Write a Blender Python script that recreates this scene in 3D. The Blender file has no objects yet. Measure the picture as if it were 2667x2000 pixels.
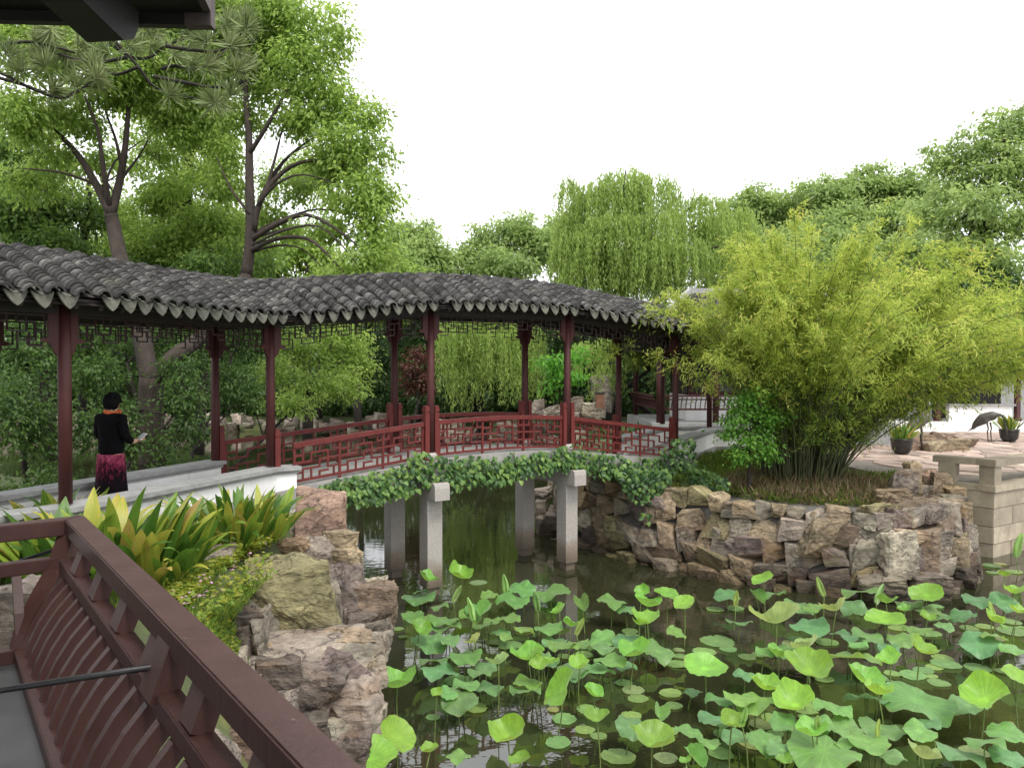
import bpy, bmesh, math, random
import numpy as np
from mathutils import Vector, Matrix, Euler, noise

# ------------------------------------------------------------------ camera, sky, sun, exposure
SC = bpy.context.scene
COL = SC.collection
F = 2000.0                      # focal length in pixels of the 2667 x 2000 photograph
CAMZ = 4.0                      # camera height above the pond
PITCH = math.atan(30 / F)
cam_d = bpy.data.cameras.new("camera"); cam = bpy.data.objects.new("camera", cam_d); COL.objects.link(cam)
cam.location = (0, 0, CAMZ); cam.rotation_euler = (math.radians(90) - PITCH, 0, 0)
cam_d.sensor_width = 36; cam_d.lens = F / 2667 * 36; cam_d.clip_start = 0.05; cam_d.clip_end = 1000
SC.camera = cam

SUN_EL, SUN_AZ = math.radians(58), math.radians(150)     # azimuth clockwise from +Y (view direction)
world = bpy.data.worlds.new("World"); SC.world = world; world.use_nodes = True
wn, wl = world.node_tree.nodes, world.node_tree.links
bg = wn["Background"]
sky = wn.new("ShaderNodeTexSky"); sky.sky_type = 'NISHITA'; sky.sun_disc = False
sky.sun_elevation = SUN_EL; sky.sun_rotation = SUN_AZ; sky.dust_density = 6; sky.air_density = 1.0; sky.ozone_density = 1.0
hs = wn.new("ShaderNodeHueSaturation"); hs.inputs['Saturation'].default_value = 0.06
mixw = wn.new("ShaderNodeMix"); mixw.data_type = 'RGBA'; mixw.inputs[0].default_value = 0.72
mixw.inputs[7].default_value = (11.0, 11.2, 11.6, 1)          # even white cloud deck
wl.new(sky.outputs[0], hs.inputs['Color']); wl.new(hs.outputs[0], mixw.inputs[6]); wl.new(mixw.outputs[2], bg.inputs[0])
bg.inputs[1].default_value = 0.125
sun_d = bpy.data.lights.new("sun", 'SUN'); sun_d.energy = 1.5; sun_d.angle = math.radians(14); sun_d.color = (1, 0.95, 0.86)
sun = bpy.data.objects.new("sun", sun_d); COL.objects.link(sun)
sdir = Vector((math.sin(SUN_AZ) * math.cos(SUN_EL), math.cos(SUN_AZ) * math.cos(SUN_EL), math.sin(SUN_EL)))
sun.rotation_euler = sdir.to_track_quat('Z', 'Y').to_euler()
sun.location = sdir * 60
SC.view_settings.view_transform = 'Standard'; SC.view_settings.look = 'None'
SC.view_settings.gamma = 1; SC.view_settings.use_curve_mapping = False
SC.view_settings.exposure = 0.76
SC.cycles.max_bounces = 8; SC.cycles.diffuse_bounces = 3; SC.cycles.glossy_bounces = 3; SC.cycles.transmission_bounces = 4
SC.cycles.use_denoising = True

# ------------------------------------------------------------------ helpers
def ray(px, py):
    xc, yc = (px - 1333.5) / F, -(py - 1000) / F
    cp, sp = math.cos(PITCH), math.sin(PITCH)
    return Vector((xc, cp + yc * sp, -sp + yc * cp))
def PZ(px, py, z):
    d = ray(px, py); t = (z - CAMZ) / d.z
    return Vector((d.x * t, d.y * t, z))
def PY(px, py, Y):
    d = ray(px, py); t = Y / d.y
    return Vector((d.x * t, Y, CAMZ + d.z * t))
def V(*a): return Vector(a)

def tag(o, label=None, cat=None, group=None, kind=None):
    if label: o['label'] = label
    if cat: o['category'] = cat
    if group: o['group'] = group
    if kind: o['kind'] = kind
    return o
def empty(name, loc=(0, 0, 0), parent=None):
    o = bpy.data.objects.new(name, None); COL.objects.link(o); o.location = loc; o.empty_display_size = 0.1
    if parent: o.parent = parent
    return o
def link(name, me, parent=None, loc=None, mat=None):
    o = bpy.data.objects.new(name, me); COL.objects.link(o)
    if mat is not None and not me.materials: me.materials.append(mat)
    if parent is not None:
        o.parent = parent
        if loc is None: o.matrix_parent_inverse = Matrix.Translation(-parent_loc(parent))
    if loc is not None: o.location = loc
    return o
def parent_loc(p):
    l = Vector(p.location)
    q = p.parent
    if q is not None:
        l = l + Vector(q.location) + (p.matrix_parent_inverse.translation)
    return l
def put(name, me, parent, M, mat=None):
    """object with world matrix M under a parent that is only translated"""
    o = bpy.data.objects.new(name, me); COL.objects.link(o)
    if mat is not None and not me.materials: me.materials.append(mat)
    if parent is not None:
        o.parent = parent; o.matrix_parent_inverse = Matrix.Translation(-parent_loc(parent))
    o.matrix_basis = M
    return o
def np_mesh(name, co, faces, mat=None, smooth=False, attr=None):
    """faces: numpy int array (n,k) or python list of tuples"""
    me = bpy.data.meshes.new(name)
    co = np.asarray(co, dtype=np.float32)
    if isinstance(faces, np.ndarray):
        n, k = faces.shape
        me.vertices.add(len(co)); me.vertices.foreach_set('co', co.ravel())
        me.loops.add(n * k); me.loops.foreach_set('vertex_index', faces.astype(np.int32).ravel())
        me.polygons.add(n); me.polygons.foreach_set('loop_start', np.arange(0, n * k, k, dtype=np.int32))
        me.update(calc_edges=True)
    else:
        me.from_pydata([tuple(map(float, c)) for c in co], [], faces); me.update()
    if smooth: me.polygons.foreach_set('use_smooth', np.ones(len(me.polygons), dtype=bool))
    if attr is not None:
        a = me.attributes.new('rnd', 'FLOAT', 'POINT'); a.data.foreach_set('value', np.asarray(attr, dtype=np.float32))
    if mat is not None: me.materials.append(mat)
    return me
class MB:
    """collects geometry for one mesh"""
    def __init__(s): s.v = []; s.f = []
    def add(s, v, f):
        b = len(s.v); s.v += [tuple(p) for p in v]; s.f += [tuple(i + b for i in q) for q in f]
    def box(s, c, size, M=None):
        x, y, z = [a / 2 for a in size]
        vs = [Vector((sx * x, sy * y, sz * z)) for sz in (-1, 1) for sx, sy in ((-1, -1), (1, -1), (1, 1), (-1, 1))]
        if M is not None: vs = [M @ p for p in vs]
        s.add([p + Vector(c) for p in vs], [(3, 2, 1, 0), (4, 5, 6, 7), (0, 1, 5, 4), (1, 2, 6, 5), (2, 3, 7, 6), (3, 0, 4, 7)])
    def bar(s, p0, p1, w, h, n=None):
        M, L = bar_matrix(p0, p1, n)
        s.box((Vector(p0) + Vector(p1)) / 2, (L, w, h), M.to_3x3())
    def tube(s, pts, rad, n=8, cap=True):
        pts = [Vector(p) for p in pts]; rings = []
        up = Vector((0.13, 0.31, 0.94))
        for i, p in enumerate(pts):
            d = (pts[min(i + 1, len(pts) - 1)] - pts[max(i - 1, 0)]).normalized()
            u = d.cross(up)
            if u.length < 1e-3: u = d.cross(Vector((1, 0, 0)))
            u.normalize(); w = d.cross(u)
            r = rad[i] if hasattr(rad, '__len__') else rad
            rings.append([p + (u * math.cos(a) + w * math.sin(a)) * r for a in [2 * math.pi * k / n for k in range(n)]])
        b = []
        for r in rings: b += r
        f = []
        for i in range(len(rings) - 1):
            for k in range(n):
                f.append((i * n + k, i * n + (k + 1) % n, (i + 1) * n + (k + 1) % n, (i + 1) * n + k))
        if cap: f.append(tuple(range(n - 1, -1, -1))); f.append(tuple((len(rings) - 1) * n + k for k in range(n)))
        s.add(b, f)
    def lathe(s, c, prof, n=16):
        c = Vector(c); vs = []
        for r, z in prof: vs += [c + Vector((r * math.cos(2 * math.pi * k / n), r * math.sin(2 * math.pi * k / n), z)) for k in range(n)]
        f = [(i * n + k, i * n + (k + 1) % n, (i + 1) * n + (k + 1) % n, (i + 1) * n + k) for i in range(len(prof) - 1) for k in range(n)]
        f.append(tuple(range(n - 1, -1, -1))); f.append(tuple((len(prof) - 1) * n + k for k in range(n)))
        s.add(vs, f)
    def prism(s, poly, z0, z1):
        """plan polygon (counter-clockwise) from z0 to z1"""
        n = len(poly)
        s.add([(p[0], p[1], z0) for p in poly] + [(p[0], p[1], z1) for p in poly],
              [tuple(range(n - 1, -1, -1)), tuple(range(n, 2 * n))] + [(i, (i + 1) % n, n + (i + 1) % n, n + i) for i in range(n)])
    def mesh(s, name, mat=None, smooth=False):
        me = bpy.data.meshes.new(name); me.from_pydata(s.v, [], s.f); me.update()
        if smooth: me.polygons.foreach_set('use_smooth', [True] * len(me.polygons))
        if mat is not None: me.materials.append(mat)
        return me
    def build(s, name, mat, parent=None, smooth=False):
        return link(name, s.mesh(name, mat, smooth), parent)
def bar_matrix(p0, p1, n=None):
    p0, p1 = Vector(p0), Vector(p1); x = p1 - p0; L = x.length; x.normalize()
    y = Vector(n) if n is not None else x.cross(Vector((0, 0, 1)))
    y = y - x * y.dot(x)
    if y.length < 1e-4: y = x.cross(Vector((1, 0, 0)))
    y.normalize(); z = x.cross(y)
    M = Matrix((x, y, z)).transposed().to_4x4(); M.translation = (p0 + p1) / 2
    return M, L
_cubes = {}
def unit_cube(mat):
    if mat.name not in _cubes:
        mb = MB(); mb.box((0, 0, 0), (1, 1, 1)); _cubes[mat.name] = mb.mesh('bar', mat)
    return _cubes[mat.name]
def put_bar(name, p0, p1, w, h, mat, parent, n=None):
    M, L = bar_matrix(p0, p1, n)
    return put(name, unit_cube(mat), parent, M @ Matrix.Diagonal((L, w, h, 1)))

# ------------------------------------------------------------------ materials
def new_mat(name):
    m = bpy.data.materials.new(name); m.use_nodes = True
    return m, m.node_tree.nodes, m.node_tree.links, m.node_tree.nodes["Principled BSDF"]
def ramp(n, stops):
    r = n.new("ShaderNodeValToRGB"); e = r.color_ramp.elements
    while len(e) < len(stops): e.new(0.5)
    for i, (p, c) in enumerate(stops): e[i].position = p; e[i].color = (*c, 1) if len(c) == 3 else c
    return r
def noise_node(n, l, scale, detail=6, rough=0.6, vec=None, dist=0.0):
    t = n.new("ShaderNodeTexNoise"); t.inputs['Scale'].default_value = scale; t.inputs['Detail'].default_value = detail
    t.inputs['Roughness'].default_value = rough; t.inputs['Distortion'].default_value = dist
    if vec is not None: l.new(vec, t.inputs['Vector'])
    return t
def mixc(n, l, fac, a, b, mode='MIX'):
    m = n.new("ShaderNodeMix"); m.data_type = 'RGBA'; m.blend_type = mode
    for s, v in ((0, fac), (6, a), (7, b)):
        if hasattr(v, 'links') or isinstance(v, bpy.types.NodeSocket): l.new(v, m.inputs[s])
        elif isinstance(v, tuple): m.inputs[s].default_value = (*v, 1)
        else: m.inputs[s].default_value = v
    return m.outputs[2]
def mathn(n, l, op, a, b=None, c=None):
    m = n.new("ShaderNodeMath"); m.operation = op
    for i, v in enumerate((a, b, c)):
        if v is None: continue
        if isinstance(v, bpy.types.NodeSocket): l.new(v, m.inputs[i])
        else: m.inputs[i].default_value = v
    return m.outputs[0]
def pos_vec(n, l, stretch=(1, 1, 1), obj_random=False, objc=False):
    if objc: src = n.new("ShaderNodeTexCoord").outputs['Object']
    else: src = n.new("ShaderNodeNewGeometry").outputs['Position']
    mp = n.new("ShaderNodeMapping"); mp.inputs['Scale'].default_value = stretch; l.new(src, mp.inputs['Vector'])
    if obj_random:
        oi = n.new("ShaderNodeObjectInfo"); cx = n.new("ShaderNodeCombineXYZ")
        for i in range(3): l.new(mathn(n, l, 'MULTIPLY', oi.outputs['Random'], 37.0 + 11 * i), cx.inputs[i])
        l.new(cx.outputs[0], mp.inputs['Location'])
    return mp.outputs[0]
def bump(n, l, h, strength, dist=0.02, normal=None):
    b = n.new("ShaderNodeBump"); b.inputs['Strength'].default_value = strength; b.inputs['Distance'].default_value = dist
    l.new(h, b.inputs['Height'])
    if normal is not None: l.new(normal, b.inputs['Normal'])
    return b.outputs[0]
def surf(name, stops, scale, rough=0.7, bmp=0.3, bscale=None, bdist=0.01, stretch=(1, 1, 1), obj_random=False, spec=0.5, extra=None, vary=0.0):
    """noise-coloured principled surface; extra = (stops2 colour, scale, low, high) for patches"""
    m, n, l, p = new_mat(name)
    vec = pos_vec(n, l, stretch, obj_random)
    t = noise_node(n, l, scale, 7, 0.65, vec)
    r = ramp(n, stops); l.new(t.outputs[0], r.inputs[0]); col = r.outputs[0]
    if extra:
        for (c2, s2, lo, hi) in extra:
            t2 = noise_node(n, l, s2, 5, 0.7, vec, 0.4); r2 = ramp(n, [(lo, (0, 0, 0)), (hi, (1, 1, 1))]); l.new(t2.outputs[0], r2.inputs[0])
            col = mixc(n, l, r2.outputs[0], col, c2)
    if vary:
        oi = n.new("ShaderNodeObjectInfo"); h = n.new("ShaderNodeHueSaturation"); l.new(col, h.inputs['Color'])
        l.new(mathn(n, l, 'MULTIPLY_ADD', oi.outputs['Random'], vary, 1 - vary / 2), h.inputs['Value']); col = h.outputs[0]
    l.new(col, p.inputs['Base Color']); p.inputs['Roughness'].default_value = rough; p.inputs['Specular IOR Level'].default_value = spec
    if bmp:
        tb = noise_node(n, l, bscale or scale * 4, 8, 0.7, vec); l.new(bump(n, l, tb.outputs[0], bmp, bdist), p.inputs['Normal'])
    return m
def leaf_mat(name, stops, trans=0.4, rough=0.5, tcol=1.75, spec=0.35):
    m, n, l, p = new_mat(name)
    a = n.new("ShaderNodeAttribute"); a.attribute_name = 'rnd'
    r = ramp(n, stops); l.new(a.outputs['Fac'], r.inputs[0])
    l.new(r.outputs[0], p.inputs['Base Color']); p.inputs['Roughness'].default_value = rough; p.inputs['Specular IOR Level'].default_value = spec
    tr = n.new("ShaderNodeBsdfTranslucent")
    h = n.new("ShaderNodeHueSaturation"); h.inputs['Value'].default_value = tcol; h.inputs['Hue'].default_value = 0.49; l.new(r.outputs[0], h.inputs['Color'])
    l.new(h.outputs[0], tr.inputs[0])
    ms = n.new("ShaderNodeMixShader"); ms.inputs[0].default_value = trans
    l.new(p.outputs[0], ms.inputs[1]); l.new(tr.outputs[0], ms.inputs[2]); l.new(ms.outputs[0], n["Material Output"].inputs[0])
    return m

def rock_material(name, use_obj=True):
    m, n, l, p = new_mat(name)
    oi = n.new("ShaderNodeObjectInfo")
    vec = pos_vec(n, l, (1, 1, 1.6))
    t1 = noise_node(n, l, 2.2, 8, 0.62, vec, 0.6); t2 = noise_node(n, l, 9.0, 8, 0.7, vec, 0.3); t3 = noise_node(n, l, 1.1, 4, 0.6, vec, 1.2)
    r1 = ramp(n, [(0.25, (0.42, 0.40, 0.40)), (0.5, (0.95, 0.93, 0.9)), (0.75, (1.45, 1.4, 1.3))]); l.new(t1.outputs[0], r1.inputs[0])
    c = mixc(n, l, 1.0, oi.outputs['Color'], r1.outputs[0], 'MULTIPLY')
    r2 = ramp(n, [(0.3, (0.55, 0.53, 0.52)), (0.62, (1.25, 1.22, 1.18))]); l.new(t2.outputs[0], r2.inputs[0])
    c = mixc(n, l, 0.8, c, r2.outputs[0], 'MULTIPLY')
    r3 = ramp(n, [(0.56, (0, 0, 0)), (0.72, (0.45, 0.45, 0.45))]); l.new(t3.outputs[0], r3.inputs[0])
    c = mixc(n, l, r3.outputs[0], c, (0.23, 0.13, 0.06))          # rusty veins
    vo = n.new("ShaderNodeTexVoronoi"); vo.feature = 'DISTANCE_TO_EDGE'; vo.inputs['Scale'].default_value = 1.5
    mv = n.new("ShaderNodeVectorMath"); mv.operation = 'ADD'; l.new(vec, mv.inputs[0]); l.new(t1.outputs['Color'], mv.inputs[1]); l.new(mv.outputs[0], vo.inputs['Vector'])
    rv = ramp(n, [(0.0, (0.45, 0.43, 0.42)), (0.018, (1, 1, 1))]); l.new(vo.outputs['Distance'], rv.inputs[0])
    c = mixc(n, l, 0.5, c, rv.outputs[0], 'MULTIPLY')
    ts = noise_node(n, l, 5.0, 8, 0.75, pos_vec(n, l, (.5, .5, 2.6)), 1.5); rs = ramp(n, [(0.34, (0.5, 0.48, 0.47)), (0.5, (1, 1, 1)), (0.7, (1.3, 1.27, 1.2))]); l.new(ts.outputs[0], rs.inputs[0])
    c = mixc(n, l, 0.75, c, rs.outputs[0], 'MULTIPLY')
    tl = noise_node(n, l, 1.7, 6, 0.7, vec, 0.3); rl = ramp(n, [(0.58, (0, 0, 0)), (0.74, (0.7, 0.7, 0.7))]); l.new(tl.outputs[0], rl.inputs[0])
    c = mixc(n, l, rl.outputs[0], c, (0.155, 0.15, 0.085))         # lichen
    # wet dark band just above the water
    g = n.new("ShaderNodeNewGeometry"); sx = n.new("ShaderNodeSeparateXYZ"); l.new(g.outputs['Position'], sx.inputs[0])
    wz = mathn(n, l, 'MULTIPLY_ADD', t2.outputs[0], 0.25, 0.0)
    wet = ramp(n, [(0.0, (0.40, 0.38, 0.34)), (0.22, (0.62, 0.6, 0.56)), (0.42, (1, 1, 1))]); l.new(mathn(n, l, 'SUBTRACT', sx.outputs[2], wz), wet.inputs[0])
    c = mixc(n, l, 1.0, c, wet.outputs[0], 'MULTIPLY')
    l.new(c, p.inputs['Base Color']); p.inputs['Roughness'].default_value = 0.82; p.inputs['Specular IOR Level'].default_value = 0.3
    h = mathn(n, l, 'MULTIPLY_ADD', t2.outputs[0], 0.6, t1.outputs[0]); h = mathn(n, l, 'MULTIPLY', h, rv.outputs[0])
    h = mathn(n, l, 'MULTIPLY_ADD', ts.outputs[0], 0.7, h); l.new(bump(n, l, h, 0.95, 0.06), p.inputs['Normal'])
    return m
ROCK = rock_material('rock')

def red_wood(name, c0, c1, worn, rough=0.55, wear=(0.66, 0.74)):
    m, n, l, p = new_mat(name)
    vec = pos_vec(n, l, (1, 1, 0.35))
    t = noise_node(n, l, 7, 6, 0.65, vec); r = ramp(n, [(0.3, c0), (0.7, c1)]); l.new(t.outputs[0], r.inputs[0])
    t2 = noise_node(n, l, 5.5, 8, 0.75, pos_vec(n, l, (2.2, 2.2, 0.4)), 0.5); r2 = ramp(n, [(wear[0], (0, 0, 0)), (wear[1], (0.85, 0.85, 0.85))]); l.new(t2.outputs[0], r2.inputs[0])
    c = mixc(n, l, r2.outputs[0], r.outputs[0], worn)
    l.new(c, p.inputs['Base Color']); p.inputs['Roughness'].default_value = rough; p.inputs['Specular IOR Level'].default_value = 0.3
    tb = noise_node(n, l, 30, 6, 0.7, pos_vec(n, l, (1, 1, 0.15)))
    l.new(bump(n, l, mathn(n, l, 'SUBTRACT', tb.outputs[0], r2.outputs[0]), 0.35, 0.006), p.inputs['Normal'])
    return m
RED = red_wood('red_lacquer', (0.048, 0.014, 0.014), (0.075, 0.021, 0.020), (0.30, 0.16, 0.13))
REDRAIL = red_wood('red_rail_paint', (0.095, 0.016, 0.015), (0.145, 0.026, 0.022), (0.34, 0.15, 0.10), wear=(0.64, 0.72))
MAROON = red_wood('maroon_bench_paint', (0.056, 0.025, 0.022), (0.085, 0.040, 0.035), (0.33, 0.26, 0.24), rough=0.42, wear=(0.665, 0.68))
SHADERED = surf('shaded_red_wood', [(0.3, (0.018, 0.008, 0.007)), (0.7, (0.04, 0.014, 0.012))], 6, 0.6, 0.3, 30)  # front frieze red, its colour darkened to carry the shade under the roof
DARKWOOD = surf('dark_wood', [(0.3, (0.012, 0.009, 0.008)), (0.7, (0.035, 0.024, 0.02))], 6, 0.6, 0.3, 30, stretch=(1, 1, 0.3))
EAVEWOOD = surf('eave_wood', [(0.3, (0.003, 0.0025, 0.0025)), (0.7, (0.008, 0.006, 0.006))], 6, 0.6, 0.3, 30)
PLASTER = surf('white_plaster', [(0.3, (0.66, 0.65, 0.64)), (0.6, (0.80, 0.79, 0.78))], 0.8, 0.85, 0.15, 25, 0.004, stretch=(3, 3, 0.35), extra=[((0.46, 0.44, 0.40), 1.3, 0.60, 0.85)])
CAPSTONE = surf('grey_cap_stone', [(0.3, (0.22, 0.22, 0.22)), (0.7, (0.34, 0.34, 0.33))], 5, 0.75, 0.25, 60, 0.004, extra=[((0.14, 0.15, 0.13), 1.7, 0.58, 0.75)])
DECK = surf('deck_stone', [(0.3, (0.22, 0.21, 0.20)), (0.7, (0.34, 0.33, 0.31))], 4, 0.75, 0.25, 60, 0.004, extra=[((0.2, 0.19, 0.17), 1.3, 0.55, 0.75)])
def granite_mat():
    m, n, l, p = new_mat('granite_pier')
    vec = pos_vec(n, l)
    t = noise_node(n, l, 70, 4, 0.7, vec); r = ramp(n, [(0.35, (0.22, 0.21, 0.20)), (0.65, (0.46, 0.44, 0.43))]); l.new(t.outputs[0], r.inputs[0])
    t2 = noise_node(n, l, 3, 6, 0.6, vec)
    g = n.new("ShaderNodeNewGeometry"); sx = n.new("ShaderNodeSeparateXYZ"); l.new(g.outputs['Position'], sx.inputs[0])
    z = mathn(n, l, 'MULTIPLY_ADD', t2.outputs[0], -0.35, sx.outputs[2])
    rw = ramp(n, [(0.0, (0.35, 0.28, 0.21)), (0.25, (0.62, 0.52, 0.42)), (0.5, (0.98, 0.94, 0.9))]); l.new(z, rw.inputs[0])
    l.new(mixc(n, l, 1.0, r.outputs[0], rw.outputs[0], 'MULTIPLY'), p.inputs['Base Color']); p.inputs['Roughness'].default_value = 0.7
    l.new(bump(n, l, t.outputs[0], 0.25, 0.004), p.inputs['Normal'])
    return m
GRANITE = granite_mat()
def tile_mat():
    m, n, l, p = new_mat('roof_tile_clay')
    oi = n.new("ShaderNodeObjectInfo"); g = n.new("ShaderNodeNewGeometry")
    rnd = mathn(n, l, 'FRACT', mathn(n, l, 'ADD', oi.outputs['Random'], g.outputs['Random Per Island']))
    r = ramp(n, [(0.0, (0.018, 0.0175, 0.0175)), (0.45, (0.042, 0.041, 0.040)), (0.8, (0.080, 0.077, 0.074)), (1.0, (0.14, 0.134, 0.128))]); l.new(rnd, r.inputs[0])
    vec = pos_vec(n, l); t = noise_node(n, l, 14, 7, 0.7, vec); r2 = ramp(n, [(0.3, (0.6, 0.6, 0.6)), (0.7, (1.4, 1.38, 1.34))]); l.new(t.outputs[0], r2.inputs[0])
    c = mixc(n, l, 1.0, r.outputs[0], r2.outputs[0], 'MULTIPLY')
    t3 = noise_node(n, l, 1.6, 5, 0.65, vec); r3 = ramp(n, [(0.56, (0, 0, 0)), (0.72, (0.55, 0.55, 0.55))]); l.new(t3.outputs[0], r3.inputs[0])
    c = mixc(n, l, r3.outputs[0], c, (0.10, 0.10, 0.07))
    l.new(c, p.inputs['Base Color']); p.inputs['Roughness'].default_value = 0.75; p.inputs['Specular IOR Level'].default_value = 0.35
    l.new(bump(n, l, t.outputs[0], 0.5, 0.008), p.inputs['Normal'])
    return m
TILE = tile_mat()
TILEBED = surf('tile_channel', [(0.3, (0.018, 0.016, 0.014)), (0.6, (0.045, 0.036, 0.03)), (0.75, (0.10, 0.055, 0.038))], 9, 0.9, 0.6, 40)
DRIP = surf('drip_tile_clay', [(0.3, (0.06, 0.061, 0.047)), (0.7, (0.14, 0.138, 0.11))], 11, 0.85, 0.5, 70, 0.006, obj_random=True, vary=0.5)
BARK = surf('bark', [(0.3, (0.009, 0.007, 0.005)), (0.7, (0.03, 0.022, 0.016))], 9, 0.9, 0.9, 22, 0.03, stretch=(1, 1, 0.25))
BARKLIGHT = surf('bark_brown', [(0.3, (0.018, 0.013, 0.010)), (0.7, (0.055, 0.039, 0.030))], 9, 0.9, 0.9, 22, 0.03, stretch=(1, 1, 0.25))
SOIL = surf('bank_soil', [(0.3, (0.05, 0.055, 0.025)), (0.55, (0.075, 0.10, 0.03)), (0.75, (0.12, 0.10, 0.06))], 1.5, 0.95, 0.6, 20, 0.03, extra=[((0.16, 0.15, 0.035), 0.9, 0.55, 0.7)])
STONEBLOCK = surf('yellow_ashlar', [(0.3, (0.27, 0.22, 0.16)), (0.7, (0.43, 0.37, 0.28))], 3, 0.85, 0.4, 45, 0.006, obj_random=True, vary=0.35, extra=[((0.16, 0.14, 0.11), 1.8, 0.58, 0.78)])
FLAG = surf('flagstone', [(0.3, (0.26, 0.17, 0.14)), (0.5, (0.36, 0.27, 0.22)), (0.7, (0.44, 0.36, 0.30))], 2.2, 0.8, 0.4, 30, 0.01, obj_random=True, vary=0.6)
FLAGJOINT = surf('flagstone_joint', [(0.3, (0.13, 0.11, 0.09)), (0.7, (0.22, 0.19, 0.16))], 6, 0.95, 0.4, 40)
BLACKPOT = surf('black_glazed_pot', [(0.3, (0.012, 0.013, 0.014)), (0.7, (0.03, 0.03, 0.03))], 8, 0.3, 0.05, 20)
BRONZE = surf('bronze', [(0.3, (0.028, 0.026, 0.02)), (0.7, (0.075, 0.065, 0.05))], 9, 0.5, 0.3, 40)
BLACKIRON = surf('black_iron', [(0.3, (0.012, 0.012, 0.012)), (0.7, (0.03, 0.03, 0.032))], 20, 0.4, 0.1, 60)
GREYSEAT = surf('grey_seat', [(0.3, (0.055, 0.055, 0.057)), (0.7, (0.10, 0.10, 0.10))], 5, 0.45, 0.15, 40, 0.004)
GLASS = surf('window_glass', [(0.3, (0.02, 0.03, 0.03)), (0.7, (0.05, 0.06, 0.06))], 1, 0.08, 0)
MORTAR = surf('mortar', [(0.3, (0.06, 0.055, 0.05)), (0.7, (0.15, 0.14, 0.125))], 5, 0.95, 0.6, 25, 0.02)
def water_mat():
    m, n, l, p = new_mat('pond_water')
    vec = pos_vec(n, l)
    t = noise_node(n, l, 0.5, 3, 0.5, vec); r = ramp(n, [(0.3, (0.016, 0.018, 0.008)), (0.7, (0.028, 0.031, 0.013))]); l.new(t.outputs[0], r.inputs[0])
    l.new(r.outputs[0], p.inputs['Base Color']); p.inputs['Roughness'].default_value = 0.03; p.inputs['IOR'].default_value = 1.8
    tb = noise_node(n, l, 3.0, 3, 0.5, pos_vec(n, l, (1, 1.6, 1))); tc = noise_node(n, l, 0.35, 3, 0.5, vec)
    amp = ramp(n, [(0.42, (0.15, 0.15, 0.15)), (0.66, (1, 1, 1))]); l.new(tc.outputs[0], amp.inputs[0])
    l.new(bump(n, l, mathn(n, l, 'MULTIPLY', tb.outputs[0], amp.outputs[0]), 0.10, 0.05), p.inputs['Normal'])
    return m
WATER = water_mat()

# foliage palettes (real-world leaf colours)
def pal(*c): return [(i / (len(c) - 1), k) for i, k in enumerate(c)]
L_CAMPHOR = leaf_mat('camphor_leaf', pal((0.105, 0.165, 0.035), (0.18, 0.275, 0.055), (0.265, 0.375, 0.085), (0.37, 0.47, 0.13)), 0.55)
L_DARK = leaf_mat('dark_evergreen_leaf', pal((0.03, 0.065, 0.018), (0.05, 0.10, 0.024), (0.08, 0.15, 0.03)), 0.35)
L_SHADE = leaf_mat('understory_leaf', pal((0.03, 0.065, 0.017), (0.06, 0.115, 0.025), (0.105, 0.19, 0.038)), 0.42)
L_MID = leaf_mat('mid_green_leaf', pal((0.055, 0.10, 0.024), (0.10, 0.175, 0.035), (0.165, 0.265, 0.052)), 0.48)
L_FAR = leaf_mat('far_tree_leaf', pal((0.155, 0.225, 0.075), (0.23, 0.32, 0.10), (0.31, 0.40, 0.135)), 0.5)
L_WILLOW = leaf_mat('willow_leaf', pal((0.18, 0.26, 0.06), (0.25, 0.35, 0.085), (0.33, 0.43, 0.12)), 0.45)
L_MAPLE = leaf_mat('bright_maple_leaf', pal((0.06, 0.19, 0.02), (0.10, 0.28, 0.03), (0.15, 0.34, 0.04)), 0.5)
L_REDMAPLE = leaf_mat('red_maple_leaf', pal((0.05, 0.02, 0.014), (0.09, 0.03, 0.02), (0.09, 0.06, 0.025)), 0.35)
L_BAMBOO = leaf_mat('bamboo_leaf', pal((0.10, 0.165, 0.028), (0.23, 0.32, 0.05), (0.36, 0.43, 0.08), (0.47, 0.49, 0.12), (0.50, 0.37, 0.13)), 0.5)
L_GRASS = leaf_mat('grass_blade', pal((0.09, 0.17, 0.025), (0.15, 0.25, 0.035), (0.23, 0.30, 0.05)), 0.35)
L_DRY = leaf_mat('dry_grass', pal((0.16, 0.11, 0.06), (0.26, 0.19, 0.11), (0.09, 0.10, 0.03)), 0.2)
L_CLOVER = leaf_mat('ground_cover_leaf', pal((0.11, 0.19, 0.025), (0.21, 0.26, 0.03), (0.32, 0.31, 0.05)), 0.35)
L_PINE = leaf_mat('pine_needle', pal((0.18, 0.24, 0.10), (0.26, 0.32, 0.14), (0.36, 0.40, 0.21)), 0.4)
L_BUSH = leaf_mat('bright_shrub_leaf', pal((0.06, 0.15, 0.02), (0.10, 0.24, 0.03), (0.17, 0.33, 0.05)), 0.45)
L_FLOWER = leaf_mat('pink_flower', pal((0.5, 0.25, 0.4), (0.6, 0.35, 0.5)), 0.3)
L_CULM = surf('bamboo_culm', [(0.3, (0.028, 0.04, 0.014)), (0.7, (0.085, 0.09, 0.035))], 4, 0.5, 0.1, 20)

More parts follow.
